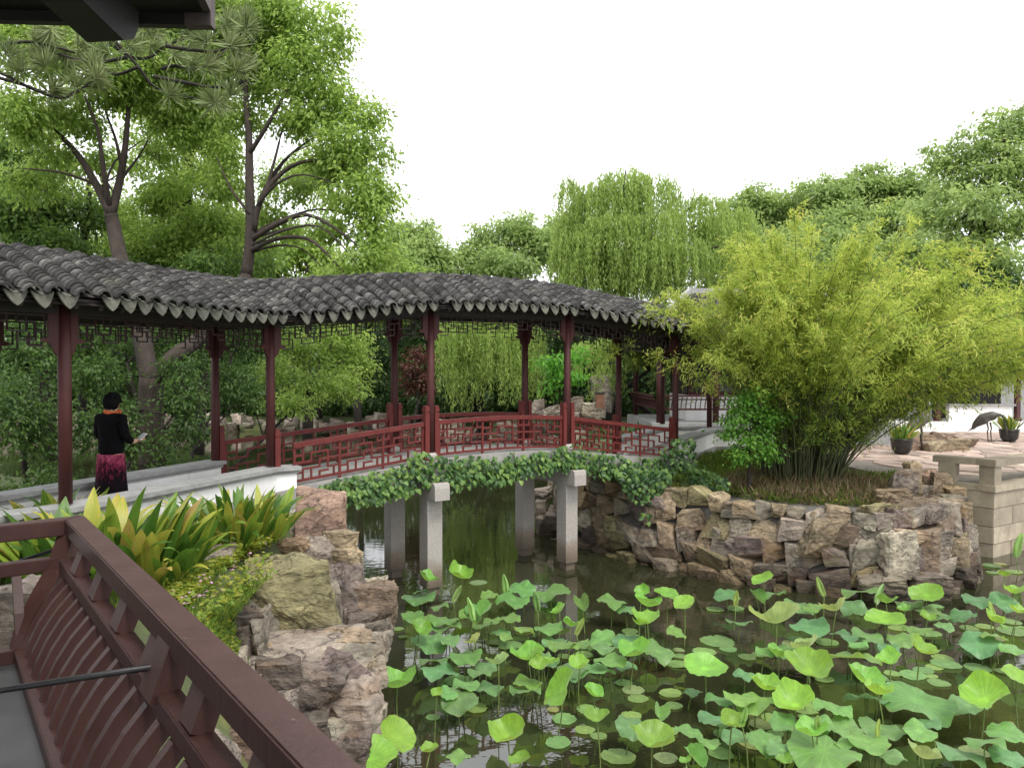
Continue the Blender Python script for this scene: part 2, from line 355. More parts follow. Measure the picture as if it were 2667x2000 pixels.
# ------------------------------------------------------------------ leaf clouds
def leaves_mesh(name, C, D, N, Ln, Wd, rnd, mat):
    """C centres, D unit leaf axes, N approx normals, lengths, widths"""
    S = np.cross(D, N); S /= (np.linalg.norm(S, axis=1, keepdims=True) + 1e-9)
    Nn = np.cross(S, D)
    b = C - D * (Ln * 0.5)[:, None]; t = C + D * (Ln * 0.5)[:, None] - Nn * (Ln * 0.12)[:, None]
    m = C + Nn * (Wd * 0.12)[:, None]
    lft = m + S * (Wd * 0.5)[:, None]; rgt = m - S * (Wd * 0.5)[:, None]
    co = np.stack([b, rgt, t, lft], 1).reshape(-1, 3)
    n = len(C); i = np.arange(n)[:, None] * 4
    f = np.concatenate([i + np.array([[0, 1, 2]]), i + np.array([[0, 2, 3]])], 0)
    return np_mesh(name, co, f, mat, attr=np.repeat(rnd, 4))
def unit(a): return a / (np.linalg.norm(a, axis=1, keepdims=True) + 1e-9)
def lobe_leaves(rng, lobes, leaf, density, clump, droop=0.45, shell=0.5, width=0.5, flat=1.0):
    """lobes: (centre Vector, (rx,ry,rz)) -> arrays for leaves_mesh"""
    Cs, Ds, Ns, Ls, Rs = [], [], [], [], []
    for c, (rx, ry, rz) in lobes:
        area = math.pi * rx * rz
        total = max(30, int(area * density))
        per = max(8, int(30 * (clump / 0.4)))
        k = max(3, total // per)
        d = unit(rng.normal(size=(k, 3))); r = rng.random((k, 1)) ** shell
        cc = np.array(c) + d * r * np.array([rx, ry, rz])
        tone = np.clip(rng.normal(0.45, 0.16, size=k) , 0, 1)
        idx = np.repeat(np.arange(k), per)
        off = rng.normal(size=(len(idx), 3)) * clump * 0.5 * np.array([1, 1, 0.62 * flat])
        P = cc[idx] + off
        out = unit(off + 1e-6) * 0.6 + d[idx] * 0.25 + rng.normal(size=(len(idx), 3)) * 0.35; out[:, 2] -= droop
        Nn = unit(rng.normal(size=(len(idx), 3)) * 0.45 + np.array([0, 0, 1.0]) + d[idx] * 0.3)
        Cs.append(P); Ds.append(unit(out)); Ns.append(Nn)
        Ls.append(leaf * rng.uniform(0.65, 1.25, len(idx))); Rs.append(np.clip(tone[idx] + rng.normal(0, 0.13, len(idx)), 0, 1))
    C = np.concatenate(Cs); D = np.concatenate(Ds); N = np.concatenate(Ns); L = np.concatenate(Ls); R = np.concatenate(Rs)
    return C, D, N, L, L * width, R
def curve_pts(p0, p1, sag, n=6, rng=None, jit=0.0):
    p0, p1 = Vector(p0), Vector(p1); out = []
    for i in range(n + 1):
        t = i / n; p = p0.lerp(p1, t) + Vector((0, 0, 1)) * sag * math.sin(math.pi * t)
        if rng is not None and 0 < i < n: p += Vector(rng.normal(size=3) * jit)
        out.append(p)
    return out
def pxlobes(ells, dr=0.9):
    out = []
    for e in ells:
        x, y, rx, ry, Y = e[:5]
        c = PY(x, y, Y); s = Y / F
        out.append((c, (rx * s, max(rx, ry) * s * dr, ry * s)))
    return out
NTREE = [0]
def tree(name, label, base, lobes, leaf, density, clump, lmat, bmat=None, trunk=None, tr=0.2, limbs=None, group=None, cat='tree',
         droop=0.45, shell=0.5, width=0.5, seed=None, nbranch=1, reach=99.0):
    NTREE[0] += 1; rng = np.random.default_rng(seed or 100 + NTREE[0])
    root = empty(name, base); tag(root, label, cat, group)
    mb = MB()
    if limbs is None:
        top = sum((l[0] for l in lobes), Vector()) / len(lobes)
        path = trunk or curve_pts(base, top, 0, 5, rng, 0.12 * (top - Vector(base)).length / 5)
        mb.tube(path, [tr * (1 - 0.62 * i / (len(path) - 1)) for i in range(len(path))], 9)
        for c, r in lobes:
            k = int(rng.integers(len(path) // 2, len(path)))
            s = Vector(path[k]); e = Vector(c)
            if (e - s).length < 0.3 or (e - s).xy.length > reach: continue
            bp = curve_pts(s, e, 0.08 * (e - s).length, 6, rng, 0.05 * (e - s).length)
            mb.tube(bp, [tr * 0.36 * (1 - 0.75 * i / 6) for i in range(7)], 6)
            for q in range(nbranch):
                e2 = Vector(np.array(c) + unit(rng.normal(size=(1, 3)))[0] * np.array(r) * 0.8)
                mb.tube(curve_pts(bp[3], e2, 0.1 * (e2 - bp[3]).length, 5, rng, 0.05), [tr * 0.17 * (1 - 0.8 * i / 5) for i in range(6)], 5)
    else:
        for path, r0, r1 in limbs: 
            sm = smooth_path(path, 3)
            mb.tube(sm, [r0 + (r1 - r0) * i / (len(sm) - 1) for i in range(len(sm))], 9)
    mb.build('trunk', bmat or BARK, root, True)
    C, D, N, L, W, R = lobe_leaves(rng, lobes, leaf, density, clump, droop, shell, width)
    link('crown', leaves_mesh('crown', C, D, N, L, W, R, lmat), root)
    return root
def smooth_path(p, k=4):
    p = [Vector(a) for a in p]; out = []
    for i in range(len(p) - 1):
        a, b, c, d = p[max(i - 1, 0)], p[i], p[i + 1], p[min(i + 2, len(p) - 1)]
        for j in range(k):
            t = j / k
            out.append(0.5 * ((2 * b) + (c - a) * t + (2 * a - 5 * b + 4 * c - d) * t * t + (3 * b - a - 3 * c + d) * t ** 3))
    out.append(p[-1]); return out

# ------------------------------------------------------------------ ground and water
POND = [(40, -20), (-1.2, -20), (-1.0, 2.2), (-0.9, 4.5), (-1.35, 6.4), (-1.75, 7.8), (-1.8, 9.6), (-1.95, 11.4), (-2.5, 12.4), (-3.4, 13.6), (-5.2, 14.6),
        (-8, 16.2), (-13, 18), (-22, 24), (-36, 38), (-28, 53), (-14, 52), (-6, 47), (-1, 41), (4, 38), (4.5, 32), (2.6, 26), (1.0, 21), (1.35, 18.6),
        (1.55, 17.9), (2.3, 16.6), (2.85, 15.9), (3.6, 15.5), (3.95, 14.9), (4.78, 14.2), (5.8, 13.85), (6.95, 13.5), (7.77, 13.85), (8.9, 14.8), (9.7, 16.2),
        (10.4, 16.7), (13.2, 18.6), (24, 24), (40, 20)]
PX = np.array(POND, dtype=float)
def pond_sd(X, Y):
    """signed distance, negative inside the pond"""
    d = np.full(X.shape, 1e9); ins = np.zeros(X.shape, bool)
    n = len(PX)
    for i in range(n):
        a, b = PX[i], PX[(i + 1) % n]; e = b - a
        t = np.clip(((X - a[0]) * e[0] + (Y - a[1]) * e[1]) / (e @ e), 0, 1)
        d = np.minimum(d, np.hypot(X - a[0] - t * e[0], Y - a[1] - t * e[1]))
        c = ((a[1] > Y) != (b[1] > Y)) & (X < (b[0] - a[0]) * (Y - a[1]) / (b[1] - a[1] + 1e-12) + a[0]); ins ^= c
    return np.where(ins, -d, d)
def ground_h(X, Y):
    X = np.asarray(X, float); Y = np.asarray(Y, float)
    sd = pond_sd(X, Y)
    sd = np.where((X > 1) & (Y < 20) & (Y > 10), sd - 0.75, sd)
    left = (X < 0) & (Y < 16.5)
    lvl = np.where(left, 1.86, np.where(Y < 24, 1.47 + np.clip((Y - 15.0) * .13, 0, .42), np.where(X > 0, 1.6, 0.9)))
    lvl = np.where((X > 7.6) & (Y > 17.2) & (Y < 35) & (X < 32), 1.2, lvl)
    w = np.where(left, 1.9, np.where(Y < 24, 0.3, 1.5))
    t = np.clip((sd + np.where(left, .35, .1)) / w, 0, 1); s = t * t * (3 - 2 * t)
    h = -0.9 + (lvl + 0.9) * np.where(left, np.clip(t * 1.15, 0, 1), s)
    h = np.where(t <= 0, -0.9, h)
    rise = np.clip((Y - 55) / 60, 0, 1) * 2.0
    return h + rise + np.where(sd > 0.5, 0.05 * np.sin(X * 1.7 + Y * 0.6) + 0.04 * np.sin(Y * 2.3 - X), 0)
def gh(x, y): return float(ground_h(np.array([x]), np.array([y]))[0])
xs = np.concatenate([np.array([-400, -250, -150, -100, -70, -50, -40, -32]), np.arange(-26, 18.01, 0.33), np.array([20, 24, 30, 38, 50, 70, 100, 150, 250, 400])])
ys = np.concatenate([np.array([-60, -40, -25, -15, -8, -3]), np.arange(0, 26.01, 0.33), np.arange(27, 60, 1.0), np.array([64, 70, 80, 100, 130, 180, 260, 400, 700])])
GX, GY = np.meshgrid(xs, ys); GZ = ground_h(GX, GY)
nx, ny = len(xs), len(ys)
ii = (np.arange(ny - 1)[:, None] * nx + np.arange(nx - 1)[None]).ravel()
ground = link('ground', np_mesh('ground', np.stack([GX, GY, GZ], -1).reshape(-1, 3), np.stack([ii, ii + 1, ii + nx + 1, ii + nx], 1), SOIL, True)); tag(ground, kind='structure')
mb = MB(); mb.add([(-45, -22, 0), (45, -22, 0), (45, 58, 0), (-45, 58, 0)], [(0, 1, 2, 3)])
tag(mb.build('pond_water', WATER), kind='structure')

# ------------------------------------------------------------------ covered bridge corridor
WID, OV = 1.47, 0.5
FP = [(-6.96, 6.09), (-5.04, 8.65), (-3.83, 12.17), (-1.464, 13.82), (1.124, 15.62), (3.71, 17.43), (5.35, 20.8), (8.4, 21.6)]
RIDGE = [5.39, 5.39, 5.44, 5.77, 5.80, 5.53, 5.42, 5.40]
DECKZ = [2.05, 2.05, 2.12, 2.43, 2.42, 2.02, 2.0, 2.0]
NK = len(FP)
def _n(k):
    a, b = FP[k], FP[k + 1]; dx, dy = b[0] - a[0], b[1] - a[1]; L = math.hypot(dx, dy)
    return (-dy / L, dx / L)
def miter(k):
    if k == 0: return _n(0)
    if k == NK - 1: return _n(NK - 2)
    n1, n2 = _n(k - 1), _n(k); q = 1 + n1[0] * n2[0] + n1[1] * n2[1]
    return ((n1[0] + n2[0]) / q, (n1[1] + n2[1]) / q)
def O(k, off, z=0.0):
    m = miter(k); return Vector((FP[k][0] + m[0] * off, FP[k][1] + m[1] * off, z))
def crom(arr, k, t):
    a, b, c, d = arr[max(k - 1, 0)], arr[k], arr[k + 1], arr[min(k + 2, len(arr) - 1)]
    return 0.5 * (2 * b + (c - a) * t + (2 * a - 5 * b + 4 * c - d) * t * t + (3 * b - a - 3 * c + d) * t ** 3)
def lerp(a, b, t): return a + (b - a) * t
def roofpt(k, t, q, side=-1):
    """q 0 ridge .. 1 eave; side -1 front, +1 back"""
    off = WID / 2 + side * q * (WID / 2 + OV)
    p = lerp(O(k, off), O(k + 1, off), t)
    zr = crom(RIDGE, k, t)
    return Vector((p.x, p.y, zr - 0.57 * q ** 1.3))
corr = empty('covered_bridge', (FP[3][0], FP[3][1], 0)); tag(corr, 'long covered wooden bridge with grey tiled roof, red columns and lattice rails over the pond', 'covered bridge')
roof = MB()
# bed sheet with underside
for k in range(NK - 1):
    nT, nQ = 10, 14
    for surf_i, dz in ((0, 0.0), (1, -0.09)):
        vs, fs = [], []
        for i in range(nT + 1):
            for j in range(-nQ, nQ + 1):
                p = roofpt(k, i / nT, abs(j) / nQ, -1 if j < 0 else 1); vs.append(p + Vector((0, 0, dz)))
        w = 2 * nQ + 1
        for i in range(nT):
            for j in range(2 * nQ):
                q = (i * w + j, i * w + j + 1, (i + 1) * w + j + 1, (i + 1) * w + j)
                fs.append(q if surf_i else q[::-1])
        if surf_i == 0: roof.add(vs, fs)
        else:
            if k == 0: soff = MB()
            soff.add(vs, fs)
roof_o = roof.build('roof', TILEBED, corr, True)
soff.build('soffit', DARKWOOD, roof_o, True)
def arc_tile(w=0.192, h=0.088, L=0.12, th=0.026, n=6):
    vs = []
    for y, sc in ((0.0, 0.94), (L, 1.0)):
        for inner in (0, 1):
            for i in range(n + 1):
                a = -math.pi / 2 + math.pi * i / n
                rx, rz = w / 2 * sc - inner * th, h * sc - inner * th
                vs.append((rx * math.sin(a), y, rz * math.cos(a)))
    m = n + 1; f = []
    for i in range(n):
        f.append((i, i + 1, 2 * m + i + 1, 2 * m + i))                    # outer
        f.append((2 * m + i, 2 * m + i + 1, 3 * m + i + 1, 3 * m + i))    # lower end thickness
    return vs, f
TV, TF = arc_tile()
tile_me = bpy.data.meshes.new('tile'); tile_me.from_pydata(TV, [], TF); tile_me.update(); tile_me.materials.append(TILE)
tile_me.polygons.foreach_set('use_smooth', [i % 2 == 0 for i in range(len(TF))])
rng = np.random.default_rng(5)
tiles = []; drips = []
NT = 22
def frame_at(k, t, q, side):
    p = roofpt(k, t, q, side); p2 = roofpt(k, t, min(q + 0.04, 1.0) if q < 0.98 else q, side); p1 = roofpt(k, t, max(q - 0.04, 0), side)
    y = (p2 - p1).normalized(); xx = (O(k + 1, WID / 2) - O(k, WID / 2)).normalized()
    z = xx.cross(y) if side < 0 else y.cross(xx)
    if z.z < 0: z = -z
    z.normalize(); x = y.cross(z); x.normalize()
    return p, x, y, z
rows_total = 0
for k in range(NK - 1):
    Lr = (O(k + 1, WID / 2 - 0.5) - O(k, WID / 2 - 0.5)).length
    nr = max(2, round(Lr / 0.25))
    for i in range(nr):
        t = (i + 0.5) / nr
        rows_total += 1
        wsc = (O(k + 1, -OV) - O(k, -OV)).length / nr / 0.25
        for side in (-1, 1):
            for j in range(NT if side < 0 else NT):
                q = (j + 0.2) / NT
                if side > 0 and q > 0.45 and not (j % 1 == 0): continue
                p, x, y, z = frame_at(k, t, q, side)
                sx = lerp(1.0, min(1.15, max(0.75, wsc)), q) * rng.uniform(0.96, 1.04)
                tilt = -0.27 + rng.normal() * 0.04
                M = Matrix((x, y, z)).transposed().to_4x4()
                M = M @ Matrix.Rotation(rng.normal() * 0.035, 4, 'Z') @ Matrix.Rotation(tilt * -1, 4, 'X') @ Matrix.Diagonal((sx, 1, 1, 1))
                M.translation = p + z * (0.012 + rng.normal() * 0.003) + x * rng.normal() * 0.004
                tiles.append((M, side, p.length))
        # pointed drip tiles between the rolls
        for side in (-1, 1):
            tt = (i + 1.0) / nr
            if i == nr - 1: continue
            p, x, y, z = frame_at(k, tt, 1.0, side)
            hz = Vector((y.x, y.y, 0)).normalized(); xh = hz.cross(Vector((0, 0, 1)))
            drips.append((p, xh, hz, min(1.15, max(0.72, wsc)), side))
front = sorted([i for i in range(len(tiles)) if tiles[i][1] < 0], key=lambda i: (tiles[i][0].translation - Vector((0, 0, 4))).length)
# the nearest rolls that lie inside the picture
def inview(p):
    u = p.x / p.y; return -0.68 < u < 0.68 and p.y > 1
front_in = [i for i in front if inview(tiles[i][0].translation)]
single = set(front_in[:300])
tv = np.array(TV); tf = np.array(TF); co = []; fa = []
for i, (M, side, _) in enumerate(tiles):
    if i in single:
        put('tile', tile_me, roof_o, M)
    else:
        A = np.array(M); co.append(tv @ A[:3, :3].T + A[:3, 3]); fa.append(tf + len(co) * len(tv) - len(tv))
me = np_mesh('tiles', np.concatenate(co), np.concatenate(fa), TILE); me.polygons.foreach_set('use_smooth', np.tile(np.array([i % 2 == 0 for i in range(len(TF))]), len(co)))
tag(link('tile_rows', me, roof_o), kind='stuff')
# drip tile shape (local x along eave, z up, y outward)
def drip_mesh():
    n = 8; top, bot = [], []
    for i in range(n + 1):
        s = -1 + 2 * i / n
        top.append((s * 0.119, 0.0, 0.036 * s * s)); 
        bot.append((s * 0.117, 0.0, -0.085 * (1 - abs(s) ** 3) - 0.055 * max(0, 1 - abs(s) * 1.25) + 0.02))
    vs = []; 
    for y in (0.012, -0.012): vs += [(a[0], y - a[2] * 0.15, a[2]) for a in top] + [(b[0], y - b[2] * 0.2, b[2]) for b in bot]
    m = n + 1; f = []
    for i in range(n):
        f.append((i, i + 1, m + i + 1, m + i)); f.append((2 * m + i + 1, 2 * m + i, 3 * m + i, 3 * m + i + 1))
        f.append((i + 1, i, 2 * m + i, 2 * m + i + 1)); f.append((m + i, m + i + 1, 3 * m + i + 1, 3 * m + i))
    # the curved pan behind it
    b = len(vs)
    for y in (0.0, -0.3):
        for i in range(n + 1): s = -1 + 2 * i / n; vs.append((s * 0.115, y, 0.028 * s * s + 0.006 - y * 0.5))
    for i in range(n): f.append((b + i, b + i + 1, b + m + i + 1, b + m + i))
    me = bpy.data.meshes.new('drip_tile'); me.from_pydata(vs, [], f); me.update(); me.materials.append(DRIP); return me
DM = drip_mesh()
for p, xh, hz, sc, side in drips:
    M = Matrix((xh, hz, Vector((0, 0, 1)))).transposed().to_4x4() @ Matrix.Rotation(rng.normal() * 0.06, 4, 'Y') @ Matrix.Diagonal((sc * 0.98, 1, rng.uniform(1.0, 1.2), 1))
    M.translation = p + Vector((0, 0, -0.012)) + hz * 0.015
    if side < 0: put('drip_tile', DM, roof_o, M)
# timber under the roof: purlins, tie beams, rafters
for k in range(NK - 1):
    for off in (0.0, WID):
        a, b = O(k, off), O(k + 1, off)
        nseg = 4
        for i in range(nseg):
            t0, t1 = i / nseg, (i + 1) / nseg
            z0, z1 = crom(RIDGE, k, t0), crom(RIDGE, k, t1)
        za, zb = RIDGE[k], RIDGE[k + 1]
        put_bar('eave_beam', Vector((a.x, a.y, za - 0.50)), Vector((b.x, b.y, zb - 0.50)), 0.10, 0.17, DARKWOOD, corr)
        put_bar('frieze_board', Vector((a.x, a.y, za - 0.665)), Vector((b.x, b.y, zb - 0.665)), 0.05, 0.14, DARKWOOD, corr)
    a, b = O(k, WID / 2), O(k + 1, WID / 2)
    put_bar('ridge_purlin', Vector((a.x, a.y, RIDGE[k] - 0.2)), Vector((b.x, b.y, RIDGE[k + 1] - 0.2)), 0.12, 0.12, DARKWOOD, corr)
    for side in (-1, 1):
        mbx = MB()
        for i in range(8):
            p0, p1 = roofpt(k, i / 8, .93, side), roofpt(k, (i + 1) / 8, .93, side)
            mbx.bar(p0 + Vector((0, 0, -0.105)), p1 + Vector((0, 0, -0.105)), 0.03, 0.07)
        mbx.build('eave_board', DARKWOOD, corr)
    for i in range(12):
        mbx = MB() if i == 0 else mbx
        for side in (-1, 1):
            mbx.bar(roofpt(k, (i + .5) / 12, 0.1, side) + Vector((0, 0, -0.13)), roofpt(k, (i + .5) / 12, 0.97, side) + Vector((0, 0, -0.13)), 0.05, 0.06)
    tag(mbx.build('rafters', DARKWOOD, corr), kind='stuff')
for k in range(1, NK):
    a, b = O(k, -0.04), O(k, WID + 0.04)
    put_bar('cross_beam', Vector((a.x, a.y, RIDGE[k] - 0.56)), Vector((b.x, b.y, RIDGE[k] - 0.56)), 0.11, 0.16, DARKWOOD, corr)
    c = O(k, WID / 2); put_bar('king_post', Vector((c.x, c.y, RIDGE[k] - 0.5)), Vector((c.x, c.y, RIDGE[k] - 0.2)), 0.1, 0.1, DARKWOOD, corr)

# columns with stone bases and carved brackets
def fret_frieze(mbf, P, Lh, hgt):
    """lattice frieze: P(s,z) maps metres along and down to world"""
    unit_w = 0.62; n = max(2, round(Lh / unit_w)); u = Lh / n
    t = 0.017
    def seg(s0, z0, s1, z1): mbf.bar(P(s0, z0), P(s1, z1), t, t)
    seg(0, 0.02, Lh, 0.02)
    for i in range(n):
        a = i * u; g = u / 6; e = abs((i + 0.5) / n - 0.5) * 2
        dpt = hgt * (0.72 + 0.28 * (e > 0.6)); r = dpt / 3
        pts = [(0, r, 2, r), (2, 0, 2, 2 * r), (1, r, 1, dpt), (2, 2 * r, 4, 2 * r), (4, 0.0, 4, 2 * r), (3, r, 5, r), (3, r, 3, 0), (5, r, 5, dpt), (0, dpt, 1, dpt),
               (3, 2 * r, 3, dpt), (3, dpt, 5, dpt), (5, 2 * r, 6, 2 * r), (0, 2 * r, 1, 2 * r), (6, 0, 6, dpt)]
        for s0, z0, s1, z1 in pts: seg(a + s0 * g, z0, a + s1 * g, z1)
    for e0, e1 in ((0, 0.16), (Lh - 0.16, Lh)):
        seg(e0, hgt + 0.06, e1, hgt + 0.06); seg(e0 if e0 else e1, hgt * 0.7, e0 if e0 else e1, hgt + 0.06)
for k in range(NK):
    for off, zb in ((0.0, None), (WID, None)):
        p = O(k, off); wall_k = k <= 2 or k >= 5
        z0 = (2.5 if k in (0, 1, 2, 6, 7) else DECKZ[k])
        if k == 2 and off > 0: z0 = DECKZ[k]
        ztop = RIDGE[k] - 0.45
        mb = MB(); mb.lathe((p.x, p.y, 0), [(0.072, z0 + 0.02), (0.072, z0 + 1.2), (0.066, ztop)], 14)
        c = mb.build('column', RED, corr, True)
        if k in (3, 4, 5): 
            mb = MB(); mb.lathe((p.x, p.y, z0), [(0.10, 0), (0.125, 0.04), (0.125, 0.08), (0.09, 0.13)], 14); mb.build('column_base', GRANITE, corr, True)
        # bracket boards either side of the head
        for kk, sgn in ((k - 1, -1), (k, 1)):
            if kk < 0 or kk >= NK - 1: continue
            a, b = (O(kk, off), O(kk + 1, off)); d = (b - a).normalized() * sgn
            zt = RIDGE[k] - 0.72
            mb = MB()
            prof = [(0.06, 0), (0.17, 0), (0.17, -0.28), (0.24, -0.30), (0.24, -0.335), (0.14, -0.345), (0.125, -0.42), (0.09, -0.47), (0.06, -0.48)]
            nrm = d.cross(Vector((0, 0, 1))); n_ = len(prof)
            vs = [Vector((p.x, p.y, zt)) + d * x + Vector((0, 0, z)) + nrm * s * 0.022 for s in (-1, 1) for x, z in prof]
            mb.add(vs, [tuple(range(n_)), tuple(range(2 * n_ - 1, n_ - 1, -1))] + [(i, n_ + i, n_ + (i + 1) % n_, (i + 1) % n_) for i in range(n_)])
            mb.build('bracket', RED, corr)
for k in range(NK - 1):
    for off in (0.0, WID):
        a, b = O(k, off), O(k + 1, off); d = (b - a); L = d.length; d.normalize()
        za, zb = RIDGE[k] - 0.74, RIDGE[k + 1] - 0.74; m0 = 0.2
        Lh = L - 2 * m0
        def P(s, z, a=a, d=d, L=L, za=za, zb=zb): 
            q = (s + m0) / L; return Vector((a.x + d.x * (s + m0), a.y + d.y * (s + m0), lerp(za, zb, q) - z))
        mbf = MB(); fret_frieze(mbf, P, Lh, 0.30); mbf.build('lattice_frieze', DARKWOOD if off > 0 else SHADERED, corr)

# deck and bridge structure
mb = MB()
for k in range(NK - 1):
    for i in range(6):
        t0, t1 = i / 6, (i + 1) / 6
        q = []
        for t in (t0, t1):
            zz = lerp(DECKZ[k], DECKZ[k + 1], t) + (0.05 * math.sin(math.pi * t) if k == 3 else 0)
            for off in (-0.17, WID + 0.17):
                p = lerp(O(k, off), O(k + 1, off), t)
                q += [Vector((p.x, p.y, zz)), Vector((p.x, p.y, zz - 0.30))]
        # t0: f top,f bot,b top,b bot ; t1 same
        mb.add(q, [(0, 4, 6, 2), (1, 3, 7, 5), (0, 1, 5, 4), (2, 6, 7, 3)] + ([(0, 2, 3, 1)] if i == 0 and k == 0 else []))
mb.build('deck', DECK, corr)
dirb = Vector((0.82, 0.573, 0)).normalized(); nrb = Vector((-dirb.y, dirb.x, 0))
for k in (3, 4):
    for off in (0.0, WID):
        p = O(k, off)
        mb = MB(); M3 = Matrix((dirb, nrb, Vector((0, 0, 1)))).transposed()
        mb.box((p.x, p.y, 0.95), (0.30, 0.30, 1.60), M3); mb.box((p.x, p.y, -0.2), (0.22, 0.22, 0.7), M3)
        mb.build('pier', GRANITE, corr)
    a, b = O(k, -0.42), O(k, WID + 0.3)
    mb = MB()
    prof = [(0, 1.745), (0.04, 1.75), (2.22, 1.75), (2.22, 2.05), (0.06, 2.05), (0.015, 2.03), (0, 1.96)]
    n_ = len(prof); d = (b - a).normalized()
    vs = [Vector((a.x, a.y, 0)) + d * x + Vector((0, 0, z)) + dirb * s * 0.15 for s in (-1, 1) for x, z in prof]
    mb.add(vs, [tuple(range(n_)), tuple(range(2 * n_ - 1, n_ - 1, -1))] + [(i, n_ + i, n_ + (i + 1) % n_, (i + 1) % n_) for i in range(n_)])
    mb.build('pier_beam', GRANITE, corr)
# low white walls with stone caps
def low_wall(pts, z0, z1, th=0.26, cap=0.06):
    n = len(pts); nn = []
    for i in range(n):
        ds = []
        if i > 0: ds.append((pts[i] - pts[i - 1]).normalized())
        if i < n - 1: ds.append((pts[i + 1] - pts[i]).normalized())
        ns = [Vector((-q.y, q.x, 0)) for q in ds]
        m = ns[0] if len(ns) == 1 else (ns[0] + ns[1]) / (1 + ns[0].dot(ns[1])); nn.append(m)
    def strip(mb, w, a, b, ext=0.0):
        vs = []
        P2 = [p.copy() for p in pts]
        if ext: P2[0] -= (pts[1] - pts[0]).normalized() * ext; P2[-1] += (pts[-1] - pts[-2]).normalized() * ext
        for i in range(n):
            for s in (-1, 1):
                for z in (a, b): vs.append((P2[i].x + nn[i].x * s * w / 2, P2[i].y + nn[i].y * s * w / 2, z))
        fs = []
        for i in range(n - 1):
            q = i * 4; fs += [(q, q + 4, q + 5, q + 1), (q + 3, q + 7, q + 6, q + 2), (q + 1, q + 5, q + 7, q + 3), (q + 2, q + 6, q + 4, q)]
        fs += [(0, 1, 3, 2), ((n - 1) * 4 + 2, (n - 1) * 4 + 3, (n - 1) * 4 + 1, (n - 1) * 4)]
        mb.add(vs, fs)
    mb = MB(); strip(mb, th, z0, z1 - cap - 0.05); w = mb.build('low_wall', PLASTER, corr)
    mb = MB(); strip(mb, th + 0.05, z1 - cap - 0.05, z1 - cap, 0.025); mb.build('wall_moulding', CAPSTONE, w)
    mb = MB(); strip(mb, th + 0.13, z1 - cap, z1, 0.06); mb.build('wall_cap', CAPSTONE, w)
    return w
e2 = lerp(O(2, 0), O(3, 0), 0.13); low_wall([O(0, 0), O(1, 0), O(2, 0), e2], 1.5, 2.5)
low_wall([O(0, WID), O(1, WID), O(2, WID) - (O(2, WID) - O(1, WID)).normalized() * 0.02], 1.5, 2.5)
s5 = lerp(O(5, 0), O(6, 0), 0.02); low_wall([s5, O(6, 0), O(7, 0)], 1.3, 2.48)
low_wall([lerp(O(5, WID), O(6, WID), 0.02), O(6, WID), O(7, WID)], 1.3, 2.44)
# plinth ledge along the right wall
def ledge(a, b):
    mb = MB(); mb.bar(a, b, 0.12, 0.09); mb.build('wall_ledge', CAPSTONE, corr)
nw = (O(6, 0) - O(5, 0)).normalized().cross(Vector((0, 0, 1)))
ledge(Vector((*(s5 + nw * 0.14).xy, 1.72)), Vector((*(O(6, 0) + nw * 0.14).xy, 1.95)))

